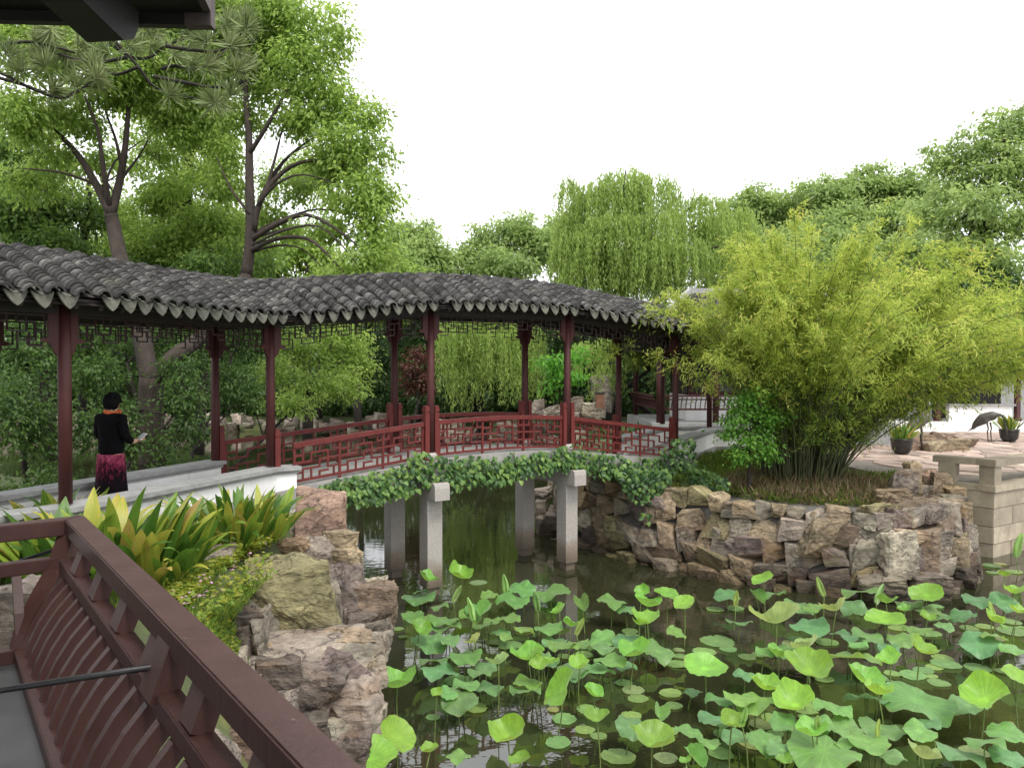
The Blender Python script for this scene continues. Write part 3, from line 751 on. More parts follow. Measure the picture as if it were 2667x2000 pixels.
# lattice rails on the bridge, front and back, three bays each
def rail_panel(k, off):
    a, b = O(k, off), O(k + 1, off); d = (b - a); L = d.length; d.normalize(); nrm = Vector((-d.y, d.x, 0))
    za, zb = DECKZ[k], DECKZ[k + 1]
    e0 = 0.36 if (k == 2 and off == 0) else 0.15; e1 = 0.15
    arch = 0.05 if k == 3 else 0.0
    def P(s, z): q = s / L; return Vector((a.x + d.x * s, a.y + d.y * s, lerp(za, zb, q) + arch * math.sin(math.pi * q) + z))
    root = empty('railing', P(L / 2, 0), corr); root.matrix_parent_inverse = Matrix.Translation(-Vector(corr.location))
    N = 4 if arch else 1
    def B(name, s0, z0, s1, z1, w, h, dep=None): return put_bar(name, P(s0, z0), P(s1, z1), dep or w, h, REDRAIL, root, nrm)
    s0, s1 = e0, L - e1
    for i in range(N):
        q0, q1 = lerp(s0, s1, i / N), lerp(s0, s1, (i + 1) / N)
        B('top_rail', q0, 0.66, q1, 0.66, 0.085, 0.075); B('bottom_rail', q0, 0.075, q1, 0.075, 0.045, 0.04)
    zt, zb_ = 0.62, 0.095
    # two full-height uprights cut the panel in three
    cuts = [s0 + 0.02, lerp(s0, s1, 1 / 3), lerp(s0, s1, 2 / 3), s1 - 0.02]
    for i, c in enumerate(cuts): B('upright', c, 0.0 if i in (1, 2) else zb_, c, zt, 0.038, 0.038)
    T = 0.030
    patt = [(0, 4.4, 1.1, 4.4), (1.1, 6, 1.1, 3.1), (0, 3.1, 2.2, 3.1), (2.2, 3.1, 2.2, 4.6), (2.2, 4.6, 4.4, 4.6), (3.3, 6, 3.3, 4.6), (4.4, 4.6, 4.4, 3.2), (3.3, 3.2, 6, 3.2),
            (3.3, 3.2, 3.3, 1.8), (1.1, 1.8, 3.3, 1.8), (1.1, 1.8, 1.1, 0), (0, 1.2, 1.1, 1.2), (2.2, 1.8, 2.2, 0), (4.4, 3.2, 4.4, 1.5), (4.4, 1.5, 6, 1.5), (5.2, 1.5, 5.2, 0),
            (3.3, 0.9, 4.4, 0.9), (3.3, 0.9, 3.3, 0), (5.2, 4.7, 6, 4.7), (5.2, 6, 5.2, 4.7)]
    for i in range(3):
        c0, c1 = cuts[i], cuts[i + 1]; w = (c1 - c0) / 6; flip = (i == 2)
        for x0, y0, x1, y1 in patt:
            if flip: x0, x1 = 6 - x0, 6 - x1
            z0, z1 = lerp(zb_, zt, y0 / 6), lerp(zb_, zt, y1 / 6)
            ex = T / 2 if abs(y1 - y0) < 1e-6 else 0
            lo, hi = (x0, x1) if x0 < x1 else (x1, x0)
            if ex: B('lattice_bar', c0 + lo * w - ex * 0.9, z0, c0 + hi * w + ex * 0.9, z1, T, T)
            else: B('lattice_bar', c0 + x0 * w, min(z0, z1), c0 + x1 * w, max(z0, z1), T * 0.94, T * 0.94)
for k in (2, 3, 4):
    rail_panel(k, 0.0); rail_panel(k, WID)
# square posts clasping the columns at the rail
for k, off in [(2, 0), (3, 0), (4, 0), (5, 0), (2, WID), (3, WID), (4, WID), (5, WID)]:
    p = O(k, off)
    for kk, sgn in ((k - 1, -1), (k, 1)):
        if (k == 2 and sgn < 0) or (k == 5 and sgn > 0): continue
        a, b = O(kk, off), O(kk + 1, off); d = (b - a).normalized() * sgn
        M3 = Matrix((d, Vector((-d.y, d.x, 0)), Vector((0, 0, 1)))).transposed(); z0 = DECKZ[k]
        mb = MB(); c = p + d * 0.098
        mb.box((c.x, c.y, z0 + 0.42), (0.085, 0.13, 0.84), M3); mb.box((c.x, c.y, z0 + 0.855), (0.07, 0.115, 0.03), M3)
        mb.box((c.x, c.y, z0 + 0.895), (0.09, 0.135, 0.05), M3); mb.box((c.x, c.y, z0 + 0.945), (0.075, 0.12, 0.05), M3)
        mb.build('railing_post', REDRAIL, corr)

# ------------------------------------------------------------------ rocks
def rock_mesh(seed, npts=16, boxy=0.6, sub=2, amp=0.07):
    r = random.Random(seed); bm = bmesh.new()
    for i in range(npts):
        v = Vector((r.gauss(0, 1), r.gauss(0, 1), r.gauss(0, 1))).normalized()
        m = max(abs(v.x), abs(v.y), abs(v.z)); c = v / m
        p = v.lerp(c, boxy) * r.uniform(0.82, 1.0)
        bm.verts.new(p)
    for sx in (-1, 1):
        for sy in (-1, 1):
            for sz in (-1, 1):
                if r.random() < boxy: bm.verts.new((sx * r.uniform(.78, 1), sy * r.uniform(.78, 1), sz * r.uniform(.78, 1)))
    res = bmesh.ops.convex_hull(bm, input=bm.verts)
    bmesh.ops.delete(bm, geom=[g for g in res['geom_interior'] if isinstance(g, bmesh.types.BMVert)], context='VERTS')
    bmesh.ops.triangulate(bm, faces=bm.faces)
    for s in range(sub):
        bmesh.ops.subdivide_edges(bm, edges=[e for e in bm.edges if e.calc_length() > 0.35 / (s + 1)], cuts=1, use_grid_fill=True)
    bmesh.ops.triangulate(bm, faces=bm.faces)
    o = Vector((seed * 3.7, seed * 1.3, seed * 7.1))
    bm.normal_update()
    for v in bm.verts:
        n1 = noise.fractal(v.co * 1.6 + o, 0.9, 2.1, 4); n2 = noise.noise(v.co * 5 + o)
        st = math.sin(v.co.z * 9 + 3 * noise.noise(v.co * 1.1 + o)) * 0.35
        v.co += v.normal * (amp * n1 + amp * 0.5 * n2 + amp * 0.4 * st)
    xs_ = [v.co for v in bm.verts]
    for ax in range(3):
        lo, hi = min(c[ax] for c in xs_), max(c[ax] for c in xs_)
        for v in bm.verts: v.co[ax] = (v.co[ax] - lo) / (hi - lo) - 0.5
    bm.normal_update()
    me = bpy.data.meshes.new('rock'); bm.to_mesh(me); bm.free(); me.materials.append(ROCK)
    return me
ROCKS = [rock_mesh(i, 16, 0.45 + 0.1 * (i % 3), 2, 0.085) for i in range(14)]
BIGROCKS = [rock_mesh(50 + i, 15, 0.52, 4, 0.10) for i in range(12)]
RC = {'tan': (0.31, 0.25, 0.18), 'grey': (0.27, 0.245, 0.21), 'pale': (0.36, 0.325, 0.275), 'pink': (0.36, 0.26, 0.21), 'purple': (0.17, 0.14, 0.13), 'brown': (0.225, 0.175, 0.135),
      'green': (0.28, 0.255, 0.15), 'orange': (0.30, 0.225, 0.15), 'dark': (0.14, 0.12, 0.105)}
rr = random.Random(11)
def place_rock(parent, c, size, tone, me, rot=None, name='stone'):
    if rot is None: rot = (rr.uniform(-.15, .15), rr.uniform(-.15, .15), rr.uniform(-.5, .5))
    M = Matrix.Translation(Vector(c)) @ Euler(rot).to_matrix().to_4x4() @ Matrix.Diagonal((size[0], size[1], size[2], 1))
    o = put(name, me, parent, M)
    b = RC[tone] if isinstance(tone, str) else tone; j = rr.uniform(0.85, 1.15)
    o.color = (b[0] * j, b[1] * j * rr.uniform(.96, 1.04), b[2] * j, 1)
    return o
# left rockery: (px, py, w, h, depth, tone, z rotation, tilt)
LEFTROCKS = [(770, 1372, 100, 80, 11.0, 'grey', .2, 0), (888, 1418, 90, 75, 10.6, 'tan', .1, 0), (894, 1456, 95, 70, 10.5, 'tan', -.1, 0),
    (898, 1545, 95, 150, 10.2, 'purple', .1, .02), (829, 1440, 85, 90, 10.4, 'grey', .3, 0), (742, 1440, 120, 70, 10.2, 'orange', -.2, 0), (670, 1428, 115, 60, 10.2, 'purple', .4, .1),
    (624, 1470, 90, 75, 9.4, 'tan', .1, 0), (552, 1490, 125, 115, 8.9, 'grey', .3, .05), (700, 1490, 90, 70, 9.6, 'grey', .2, 0),
    (767, 1572, 205, 240, 8.7, 'green', .35, -.12), (830, 1610, 120, 150, 9.0, 'grey', .3, .1), (622, 1662, 140, 150, 7.8, 'dark', .15, .05), (666, 1668, 60, 140, 7.75, 'grey', .2, .05), (527, 1598, 95, 110, 7.9, 'tan', -.3, 0),
    (967, 1590, 125, 150, 10.3, 'brown', .2, .1), (972, 1532, 75, 60, 10.7, 'pale', .1, 0), (930, 1640, 90, 80, 9.8, 'dark', .4, 0),
    (790, 1712, 320, 70, 7.9, 'pale', .12, .02), (906, 1690, 150, 80, 8.2, 'tan', .1, .05), (960, 1690, 110, 80, 8.5, 'pale', -.2, 0), (906, 1760, 125, 120, 7.6, 'purple', .12, .06),
    (798, 1812, 200, 150, 7.3, 'purple', .1, -.06), (730, 1790, 120, 150, 7.2, 'dark', .3, 0), (918, 1862, 150, 190, 7.45, 'pale', .25, 0), (980, 1872, 55, 100, 7.6, 'pale', .3, 0),
    (860, 1925, 120, 140, 7.2, 'grey', -.2, 0), (800, 1930, 110, 140, 6.9, 'dark', .2, 0), (690, 1900, 160, 160, 6.8, 'grey', .2, 0), (590, 1850, 150, 150, 6.6, 'tan', .1, 0),
    (500, 1775, 120, 130, 6.6, 'grey', .3, 0), (600, 1960, 170, 150, 6.0, 'brown', .3, 0), (470, 1690, 110, 120, 7.0, 'tan', .2, 0), (440, 1880, 150, 160, 5.8, 'grey', .1, 0), (740, 1985, 160, 130, 6.3, 'dark', .3, 0),
    (880, 1985, 170, 130, 7.0, 'dark', .1, 0), (60, 1600, 130, 180, 5.6, 'pale', .2, 0), (860, 1500, 110, 110, 10.8, 'brown', .2, 0), (940, 1720, 130, 110, 8.0, 'grey', .2, 0), (450, 1590, 80, 80, 7.8, 'grey', .2, 0),
    (980, 1660, 90, 90, 9.6, 'dark', .4, 0), (1000, 1625, 60, 60, 10.2, 'brown', .3, 0), (855, 1395, 80, 60, 11.1, 'brown', .2, 0), (640, 1560, 110, 70, 8.6, 'tan', .3, 0), (590, 1740, 100, 80, 7.3, 'pale', .2, 0), (690, 1600, 90, 110, 8.3, 'grey', .2, 0), (600, 1590, 100, 70, 8.3, 'tan', .5, 0), (540, 1690, 100, 100, 7.4, 'grey', .3, 0), (470, 1640, 90, 90, 7.5, 'tan', .1, 0), (690, 1520, 80, 60, 9.0, 'pale', .1, 0)]
rk = empty('rockery', PY(760, 1650, 8.5)); tag(rk, 'stacked angular rockery of brown, purple and tan stones on the near left bank', 'rockery')
for i, (x, y, w, h, Y, tone, rz, ti) in enumerate(LEFTROCKS):
    s = Y / F
    place_rock(rk, PY(x, y, Y), (w * s * 1.08, max(w, h) * s * rr.uniform(0.75, 1.0), h * s * 1.1), tone, BIGROCKS[i % 12], (rr.uniform(-.08, .08), ti, rz + rr.choice((0, math.pi))))
# infill stones so that no soil slope shows at the water
for i in range(70):
    t = i / 69; Y = 3.4 + 9.0 * t
    xw = np.interp(Y, [2.2, 4.5, 6.4, 7.8, 9.6, 11.4, 12.4], [-1.0, -0.9, -1.35, -1.75, -1.8, -1.95, -2.5])
    dx = rr.uniform(0.05, 1.1); z = min(1.3, max(0.0, gh(xw - dx, Y) - rr.uniform(0.02, 0.2)))
    place_rock(rk, (xw - dx, Y, z), (rr.uniform(.3, .6), rr.uniform(.3, .6), rr.uniform(.25, .5)), rr.choice(('grey', 'brown', 'tan', 'dark', 'purple')), ROCKS[i % 14])
o = place_rock(None, PY(838, 1336, 11.0), (0.76, 0.66, 0.66), 'pink', rock_mesh(91, 13, 0.72, 4, 0.05), (0.05, 0.08, 0.25), 'boulder')
tag(o, 'squarish pink boulder perched on top of the rockery beside the ivy', 'boulder')
# rubble retaining wall of the bamboo island
WL = [Vector((p[0], p[1], 0)) for p in [(1.2, 19.2), (1.35, 18.6), (1.55, 17.9), (2.3, 16.6), (2.85, 15.9), (3.6, 15.5), (3.95, 14.9), (4.78, 14.2), (5.8, 13.85), (6.95, 13.5), (7.77, 13.85), (8.9, 14.8), (9.6, 16.1), (9.7, 17.0)]]
acc = [0]
for a, b in zip(WL, WL[1:]): acc.append(acc[-1] + (b - a).length)
def along(s):
    s = min(max(s, 0), acc[-1] - 1e-4)
    for i in range(len(WL) - 1):
        if s <= acc[i + 1]:
            d = (WL[i + 1] - WL[i]).normalized(); return WL[i] + d * (s - acc[i]), d
def along_sm(s):
    p, _ = along(s); d = (along(s + 0.4)[0] - along(s - 0.4)[0]).normalized(); return p, d
rw = empty('retaining_wall', (5, 14.5, 0)); tag(rw, 'rubble stone retaining wall below the bamboo at the edge of the pond', 'retaining wall')
mb = MB(); NS = 60
vs, fs = [], []
for i in range(NS + 1):
    p, d = along_sm(acc[-1] * i / NS); inn = Vector((-d.y, d.x, 0))
    for z, off in ((-0.6, 0.10), (1.40, 0.34), (1.45, 1.2)): vs.append(p + inn * off + Vector((0, 0, z)))
for i in range(NS):
    for j in range(2): q = i * 3 + j; fs.append((q, q + 3, q + 4, q + 1))
mb.add(vs, fs); mb.build('wall_core', MORTAR, rw, True)
tones = ['tan', 'grey', 'brown', 'purple', 'green', 'tan', 'grey', 'orange', 'pale', 'grey', 'tan']
z = -0.22; ci = 0
for course_h in (0.36, 0.36, 0.42, 0.40, 0.30):
    s = rr.uniform(-0.3, 0)
    while s < acc[-1]:
        w = rr.uniform(0.34, 0.72) * (0.8 if ci in (0, 4) else 1.0); h = course_h * rr.uniform(0.85, 1.3)
        p, d = along_sm(s + w / 2); inn = Vector((-d.y, d.x, 0)); ang = math.atan2(d.y, d.x)
        zc = z + course_h / 2 + rr.uniform(-.07, .07); off = 0.16 * zc + rr.uniform(-.07, .05) + (-0.10 if ci == 0 else 0.02)
        place_rock(rw, p + inn * (off + 0.12) + Vector((0, 0, zc)), (w * 1.10, rr.uniform(.4, .55), h * 1.12), rr.choice(tones), ROCKS[rr.randrange(14)], (rr.uniform(-.12, .12), rr.uniform(-.18, .18), ang + rr.uniform(-.2, .2)))
        s += w
    z += course_h * 0.93; ci += 1
for (x, y, w, h, Y, tone) in [(2359, 1270, 70, 90, 15.2, 'grey'), (2385, 1255, 40, 105, 15.4, 'tan'), (2432, 1255, 70, 60, 16.2, 'pink'), (2458, 1262, 52, 58, 16.0, 'tan'), (2410, 1290, 40, 50, 15.4, 'pale'), (2432, 1300, 40, 50, 15.3, 'brown'),
        (2498, 1305, 50, 75, 15.6, 'orange'), (2470, 1310, 60, 40, 15.6, 'orange'), (2376, 1348, 120, 95, 14.4, 'brown'), (2460, 1348, 90, 90, 14.5, 'pale'), (2512, 1365, 45, 110, 14.9, 'tan'), (2293, 1360, 90, 90, 14.0, 'green'), (2223, 1385, 70, 70, 13.9, 'grey'),
        (2266, 1455, 100, 115, 13.75, 'grey'), (2341, 1448, 92, 125, 13.5, 'pale'), (2415, 1440, 68, 115, 13.75, 'brown'), (2455, 1440, 45, 120, 14.0, 'grey'), (2500, 1450, 60, 110, 14.3, 'tan'), (2530, 1430, 50, 130, 14.8, 'grey'), (2220, 1460, 70, 90, 13.9, 'brown'),
        (2330, 1300, 90, 50, 14.6, 'tan'), (2300, 1530, 120, 60, 13.4, 'grey'), (2420, 1530, 110, 70, 13.5, 'grey'), (2500, 1510, 90, 70, 14.2, 'dark'), (2140, 1400, 110, 120, 14.0, 'tan'), (1735, 1310, 60, 80, 15.9, 'tan')]:
    s = Y / F
    place_rock(rw, PY(x, y, Y) * 1.0 + Vector((0, .12, 0)), (w * s * 1.06, max(.3, w * s * rr.uniform(.7, .95)), h * s * 1.06), tone, BIGROCKS[rr.randrange(12)], (rr.uniform(-.1, .1), rr.uniform(-.1, .1), rr.uniform(-.3, .3)))
# rocks of the right bank behind the bridge
gr = empty('garden_rocks', (2.0, 22, 0)); tag(gr, 'craggy grey limestone rocks lining the bank behind the bridge railing', 'rocks')
for i in range(46):
    t = i / 45; Y = 18.8 + 13 * t; xw = np.interp(Y, [18.6, 21, 26, 32], [1.35, 1.0, 2.6, 4.5])
    place_rock(gr, (xw + rr.uniform(-.15, 0.9), Y, rr.uniform(0.1, 1.5)), (rr.uniform(.4, .9), rr.uniform(.4, .9), rr.uniform(.4, .8)), rr.choice(('grey', 'pale', 'grey', 'dark')), ROCKS[i % 14])
for (x, y, w, h, Y) in [(1400, 1065, 40, 50, 27), (1440, 1075, 60, 36, 27), (1500, 1062, 40, 60, 28), (1535, 1072, 60, 50, 28), (1562, 1060, 30, 60, 28), (1470, 1085, 70, 30, 26), (1570, 1025, 60, 100, 30), (1425, 1380, 60, 80, 19.0), (1412, 1330, 40, 60, 19.4), (1440, 1430, 70, 60, 18.4), (1400, 1290, 80, 40, 21)]:
    s = Y / F; place_rock(gr, PY(x, y, Y), (w * s, w * s * .8, h * s), rr.choice(('grey', 'pale')), BIGROCKS[rr.randrange(12)])
# far shore rockery on the left
fr = empty('shore_rocks', (-14, 50, 0)); tag(fr, 'jumble of pale grey rocks along the far shore seen under the bridge roof', 'rocks')
fpts = [(-36, 38), (-30, 49), (-28, 51.5), (-14, 50.5), (-6, 45.6), (-1, 39.8), (4, 36.8)]
for i in range(170):
    t = i / 169 * (len(fpts) - 1.001); k = int(t); f_ = t - k
    x, y = lerp(fpts[k][0], fpts[k + 1][0], f_), lerp(fpts[k][1], fpts[k + 1][1], f_)
    sz = rr.uniform(.4, 1.15)
    place_rock(fr, (x + rr.uniform(-.8, .8), y + rr.uniform(-.3, 1.4), rr.uniform(0.1, 1.0)), (sz, sz, sz * rr.uniform(.6, 1.1)), rr.choice(('grey', 'pale', 'grey', 'dark')), ROCKS[i % 14])

# ------------------------------------------------------------------ flagstone terrace, stone platform
TZ = 1.56
mb = MB(); mb.prism([(9.6, 17.6), (10.4, 16.85), (13.2, 18.7), (30, 29), (30, 34), (7.0, 34), (6.9, 21.9), (8.7, 21.8), (8.8, 18.6)], 1.2, TZ)
ter = mb.build('terrace', FLAGJOINT); tag(ter, kind='structure')
frng = random.Random(3); nu, nv = 19, 19
grid = {}
for i in range(nu + 1):
    for j in range(nv + 1):
        x = 8.9 + 0.68 * i + frng.uniform(-.22, .22) + (0.3 if j % 2 else 0); y = 17.2 + 0.76 * j + frng.uniform(-.24, .24)
        grid[i, j] = (x, y)
from mathutils.geometry import intersect_point_tri_2d
TP = [(9.6, 17.7), (10.4, 17.0), (13.2, 18.8), (29, 28.6), (29.5, 33.8), (7.2, 33.8), (7.1, 22.1), (8.9, 22.0), (9.0, 18.7)]
def inside(poly, x, y):
    c = False
    for (ax, ay), (bx, by) in zip(poly, poly[1:] + poly[:1]):
        if (ay > y) != (by > y) and x < (bx - ax) * (y - ay) / (by - ay) + ax: c = not c
    return c
for i in range(nu):
    for j in range(nv):
        q = [grid[i, j], grid[i + 1, j], grid[i + 1, j + 1], grid[i, j + 1]]
        if not all(inside(TP, *p) for p in q): continue
        parts_ = [q] if frng.random() < 2 else ([[q[0], q[1], q[2]], [q[0], q[2], q[3]]] if frng.random() < .5 else [[q[0], q[1], q[3]], [q[1], q[2], q[3]]])
        for poly in parts_:
            cx, cy = sum(p[0] for p in poly) / len(poly), sum(p[1] for p in poly) / len(poly)
            # cut corners so that the stones are irregular polygons
            pp = []
            for a in range(len(poly)):
                p0, p1, p2 = poly[a - 1], poly[a], poly[(a + 1) % len(poly)]
                f1, f2 = frng.uniform(.12, .3), frng.uniform(.12, .3)
                pp += [(lerp(p1[0], p0[0], f1), lerp(p1[1], p0[1], f1)), (lerp(p1[0], p2[0], f2), lerp(p1[1], p2[1], f2))]
            pp = [((x - cx) * .95, (y - cy) * .95) for x, y in pp]; m = MB(); hh = frng.uniform(.012, .03)
            n_ = len(pp); m.add([(x, y, 0) for x, y in pp] + [(x * .97, y * .97, hh) for x, y in pp], [tuple(range(n_, 2 * n_))] + [(a, (a + 1) % n_, n_ + (a + 1) % n_, n_ + a) for a in range(n_)])
            put('flagstone', m.mesh('flagstone', FLAG), ter, Matrix.Translation((cx, cy, TZ + 0.002)))
pl = empty('stone_platform', (10.4, 16.5, 0)); tag(pl, 'yellowish cut-stone platform with low stone balustrade at the right edge of the pond', 'platform')
PC = Vector((10.38, 16.5, 0)); dl = Vector((-0.66, 0.75, 0)).normalized(); dr = Vector((1.12, 0.72, 0)).normalized()
def face_blocks(o, d, L, inn, seed):
    r = random.Random(seed)
    for ci, (za, zb) in enumerate([(-0.4, 0.29), (0.29, 0.66), (0.66, 1.06), (1.06, 1.42)]):
        s = 0.0
        while s < L - 0.05:
            w = min(r.uniform(.7, 1.4), L - s)
            if L - s - w < 0.3: w = L - s
            g = 0.008
            m = MB(); m.bar(o + d * (s + g) + inn * .16, o + d * (s + w - g) + inn * .16, .30, zb - za - .014)
            ob = m.build('stone_block', STONEBLOCK, pl); ob.location = Vector((0, 0, (za + zb) / 2)) + inn * r.uniform(-.008, .008)
            s += w
inl = Vector((0.75, 0.66, 0)); inr = Vector((-0.54, 0.84, 0))
face_blocks(PC + dr * 0.005, dr, 6.0, inr, 1); face_blocks(PC + dl * 0.015 + inl * 0.0, dl, 1.35, inl, 2)
mb = MB(); mb.prism([tuple((PC + dr * .2 + dl * .2).xy), tuple((PC + dr * 5.9 + inr * .3).xy), tuple((PC + dr * 5 + inr * 1.5).xy), tuple((PC + dl * 1.3 + inl * .3).xy)], -.4, 1.40); mb.build('platform_core', MORTAR, pl)
def slab(name, o, d, L, inn, za, zb, w, out=0.05):
    m = MB(); m.bar(o - d * out + inn * (w / 2 - out) + Vector((0, 0, (za + zb) / 2)), o + d * L + inn * (w / 2 - out) + Vector((0, 0, (za + zb) / 2)), w, zb - za); return m.build(name, STONEBLOCK, pl)
slab('kerb_stone', PC, dr, 6.0, inr, 1.423, 1.56, .42); slab('kerb_stone', PC + dl * 0.37, dl, 0.95, inl, 1.423, 1.557, .42, 0.0)
for s, dd, inn in ((0.02, dr, inr), (2.3, dr, inr), (4.6, dr, inr)):
    slab('balustrade_post', PC + dd * s, dd, 0.30, inn, 1.563, 1.97, .32, 0.0)
slab('balustrade_post', PC + dl * .78, dl, 0.34, inl, 1.563, 1.97, .30, 0.0)
slab('balustrade_cap', PC, dr, 6.0, inr, 1.973, 2.12, .40); slab('balustrade_cap', PC + dl * 0.36, dl, 0.88, inl, 1.973, 2.117, .38, 0.0)
# rough rock steps on the terrace
st = empty('rock_steps', PZ(2450, 1150, TZ)); tag(st, 'rough tan rock steps on the terrace between the two crane statues', 'steps')
for (x, y, w, h) in [(2400, 1160, 60, 30), (2450, 1162, 60, 32), (2500, 1158, 56, 34), (2530, 1152, 36, 26), (2410, 1138, 70, 26), (2465, 1136, 60, 30), (2370, 1150, 50, 40), (2355, 1135, 60, 30)]:
    p = PZ(x, y + h / 2, TZ); s = p.y / F
    place_rock(st, p + Vector((0, .3, h * s * .4)), (w * s * 1.1, .7, h * s * 1.1), rr.choice(('tan', 'pink', 'orange', 'brown')), ROCKS[rr.randrange(14)], (0, 0, rr.uniform(-.2, .2)))

# ------------------------------------------------------------------ the near pavilion: bench railing, eave corner
TOPZ = 3.35
CT = PZ(195, 1347, TOPZ); d1 = Vector((0.607, -0.795, 0)); n1 = Vector((0.795, 0.607, 0)); d2 = Vector((-0.795, -0.607, 0)); n2 = Vector((-0.607, 0.795, 0))
pav = empty('pavilion', (CT.x, CT.y, 1.5)); tag(pav, 'dark maroon pavilion corner with curved bench railing close to the viewer', 'pavilion')
br = empty('bench_railing', (CT.x, CT.y, TOPZ), pav); br.matrix_parent_inverse = Matrix.Translation(-Vector(pav.location))
def prof_pt(side, s, off, z):
    """point s metres along the rail from the corner, off = outward offset"""
    d, n, no, do = (d1, n1, n2, d2) if side == 0 else (d2, n2, n1, d1)
    return Vector((CT.x, CT.y, 0)) + d * s + n * off + Vector((0, 0, z))
def rail_bar(name, side, s0, s1, off, z, w, h, mat=MAROON, mit=True):
    """bar mitred at the corner end"""
    d, n, no, do = (d1, n1, n2, d2) if side == 0 else (d2, n2, n1, d1)
    vs = []
    for e in (0, 1):
        for a in (-w / 2, w / 2):
            for b in (-h / 2, h / 2):
                o_ = off + a; s = (s0 - 0 if e == 0 else s1)
                if e == 0 and s0 == 0: s = -o_ + 0.0        # both outward offsets meet on the diagonal
                vs.append(prof_pt(side, s, o_, z + b))
    m = MB(); f = [(0, 1, 3, 2), (4, 6, 7, 5), (0, 4, 5, 1), (2, 3, 7, 6), (1, 5, 7, 3), (0, 2, 6, 4)]
    m.add(vs, f); me_ = m.mesh(name, mat); bm = bmesh.new(); bm.from_mesh(me_); bmesh.ops.recalc_face_normals(bm, faces=bm.faces)
    bmesh.ops.bevel(bm, geom=bm.edges[:], offset=min(w, h) * .07, segments=2, affect='EDGES'); bm.to_mesh(me_); bm.free()
    return link(name, me_, br)
for side, L in ((0, 3.1), (1, 2.2)):
    rail_bar('top_rail', side, 0, L, 0.0, TOPZ - 0.035, 0.085, 0.07)
    rail_bar('middle_rail', side, 0, L, -0.045, TOPZ - 0.185, 0.062, 0.055)
    rail_bar('bottom_rail', side, 0, L, -0.215, TOPZ - 0.50, 0.075, 0.055)
    # curved balusters
    bm_ = MB(); prof = [(-0.20, -0.475), (-0.185, -0.42), (-0.150, -0.345), (-0.105, -0.275), (-0.05, -0.212)]
    vs = []
    for o_, z_ in prof:
        for wx in (-0.017, 0.017):
            for dp in (-0.028, 0.028): vs.append((wx, o_ + dp, z_))
    fs = []
    for i in range(len(prof) - 1):
        q = i * 4; fs += [(q, q + 1, q + 5, q + 4), (q + 2, q + 6, q + 7, q + 3), (q, q + 4, q + 6, q + 2), (q + 1, q + 3, q + 7, q + 5)]
    fs += [(0, 2, 3, 1), (len(vs) - 4, len(vs) - 3, len(vs) - 1, len(vs) - 2)]
    bm_.add(vs, fs); bme = bm_.mesh('baluster', MAROON)
    d, n = (d1, n1) if side == 0 else (d2, n2)
    M3 = Matrix((d, n, Vector((0, 0, 1)))).transposed().to_4x4()
    s = 0.10
    while s < L:
        M = M3.copy(); M.translation = prof_pt(side, s, 0, TOPZ); put('baluster', bme, br, M); s += 0.128
    # short struts between the two upper rails
    s = 0.42
    while s < L:
        a, b = prof_pt(side, s, -0.045, TOPZ - 0.16), prof_pt(side, s, -0.008, TOPZ - 0.066)
        put_bar('strut', a, b, 0.05, 0.10, MAROON, br, n); s += 0.42
    rail_bar('seat_board', side, 0, L, -0.45, TOPZ - 0.545, 0.40, 0.04, GREYSEAT)
    rail_bar('seat_apron', side, 0, L, -0.30, TOPZ - 0.78, 0.03, 0.42, DARKWOOD)
# stout corner post following the same curve
for side in (0, 1):
    pass
cd = (n1 + n2)
cp = [(-0.21, -0.50), (-0.19, -0.42), (-0.155, -0.34), (-0.11, -0.27), (-0.06, -0.2), (-0.02, -0.1), (-0.005, -0.06)]
m = MB(); tang = (d1 - d2).normalized(); vs = []; cdn = cd.normalized()
for o_, z_ in cp:
    c = Vector((CT.x, CT.y, TOPZ + z_)) + cd * o_
    for a in (-0.04, 0.04):
        for b in (-0.05, 0.05): vs.append(c + tang * a + cdn * b)
fs = []
for i in range(len(cp) - 1):
    q = i * 4; fs += [(q, q + 1, q + 5, q + 4), (q + 2, q + 6, q + 7, q + 3), (q, q + 4, q + 6, q + 2), (q + 1, q + 3, q + 7, q + 5)]
m.add(vs, fs); m.build('corner_post', MAROON, br)
# iron stay rods to the pavilion columns
def rod(p0, p1):
    m = MB(); m.tube([p0, p1], 0.0085, 8); m.build('stay_rod', BLACKIRON, br, True)
pr2 = prof_pt(0, 1.80, -0.03, TOPZ - 0.11); q2 = PZ(0, 1797, 3.14); rod(pr2, pr2 + (q2 - pr2) * 2.2)
pr1 = PZ(176, 1420, 3.22); q1 = PZ(0, 1478, 3.12); rod(pr1, pr1 + (q1 - pr1) * 2.0)
m = MB(); c2 = pr2 + (q2 - pr2) * 2.2; m.lathe((c2.x - .08, c2.y + .02, 0), [(0.1, 2.38), (0.1, 5.6)], 16); m.build('column', MAROON, pav, True)
pst = prof_pt(0, 1.80, -0.03, TOPZ - 0.12); put_bar('strut', prof_pt(0, 1.80, -0.06, TOPZ - 0.19), prof_pt(0, 1.80, -0.006, TOPZ - 0.04), 0.065, 0.12, MAROON, br, n1)
# floor and plinth
m = MB(); A = [prof_pt(0, 0.3, -0.32, 0), prof_pt(0, 4, -0.32, 0), prof_pt(0, 4, -4, 0), prof_pt(1, 4, -0.32, 0)]
m.prism([tuple(p.xy) for p in [A[3], A[2], A[1], Vector((CT.x, CT.y, 0)) - cd * 0.32]], 0.5, 2.38); m.build('floor', GREYSEAT, pav)
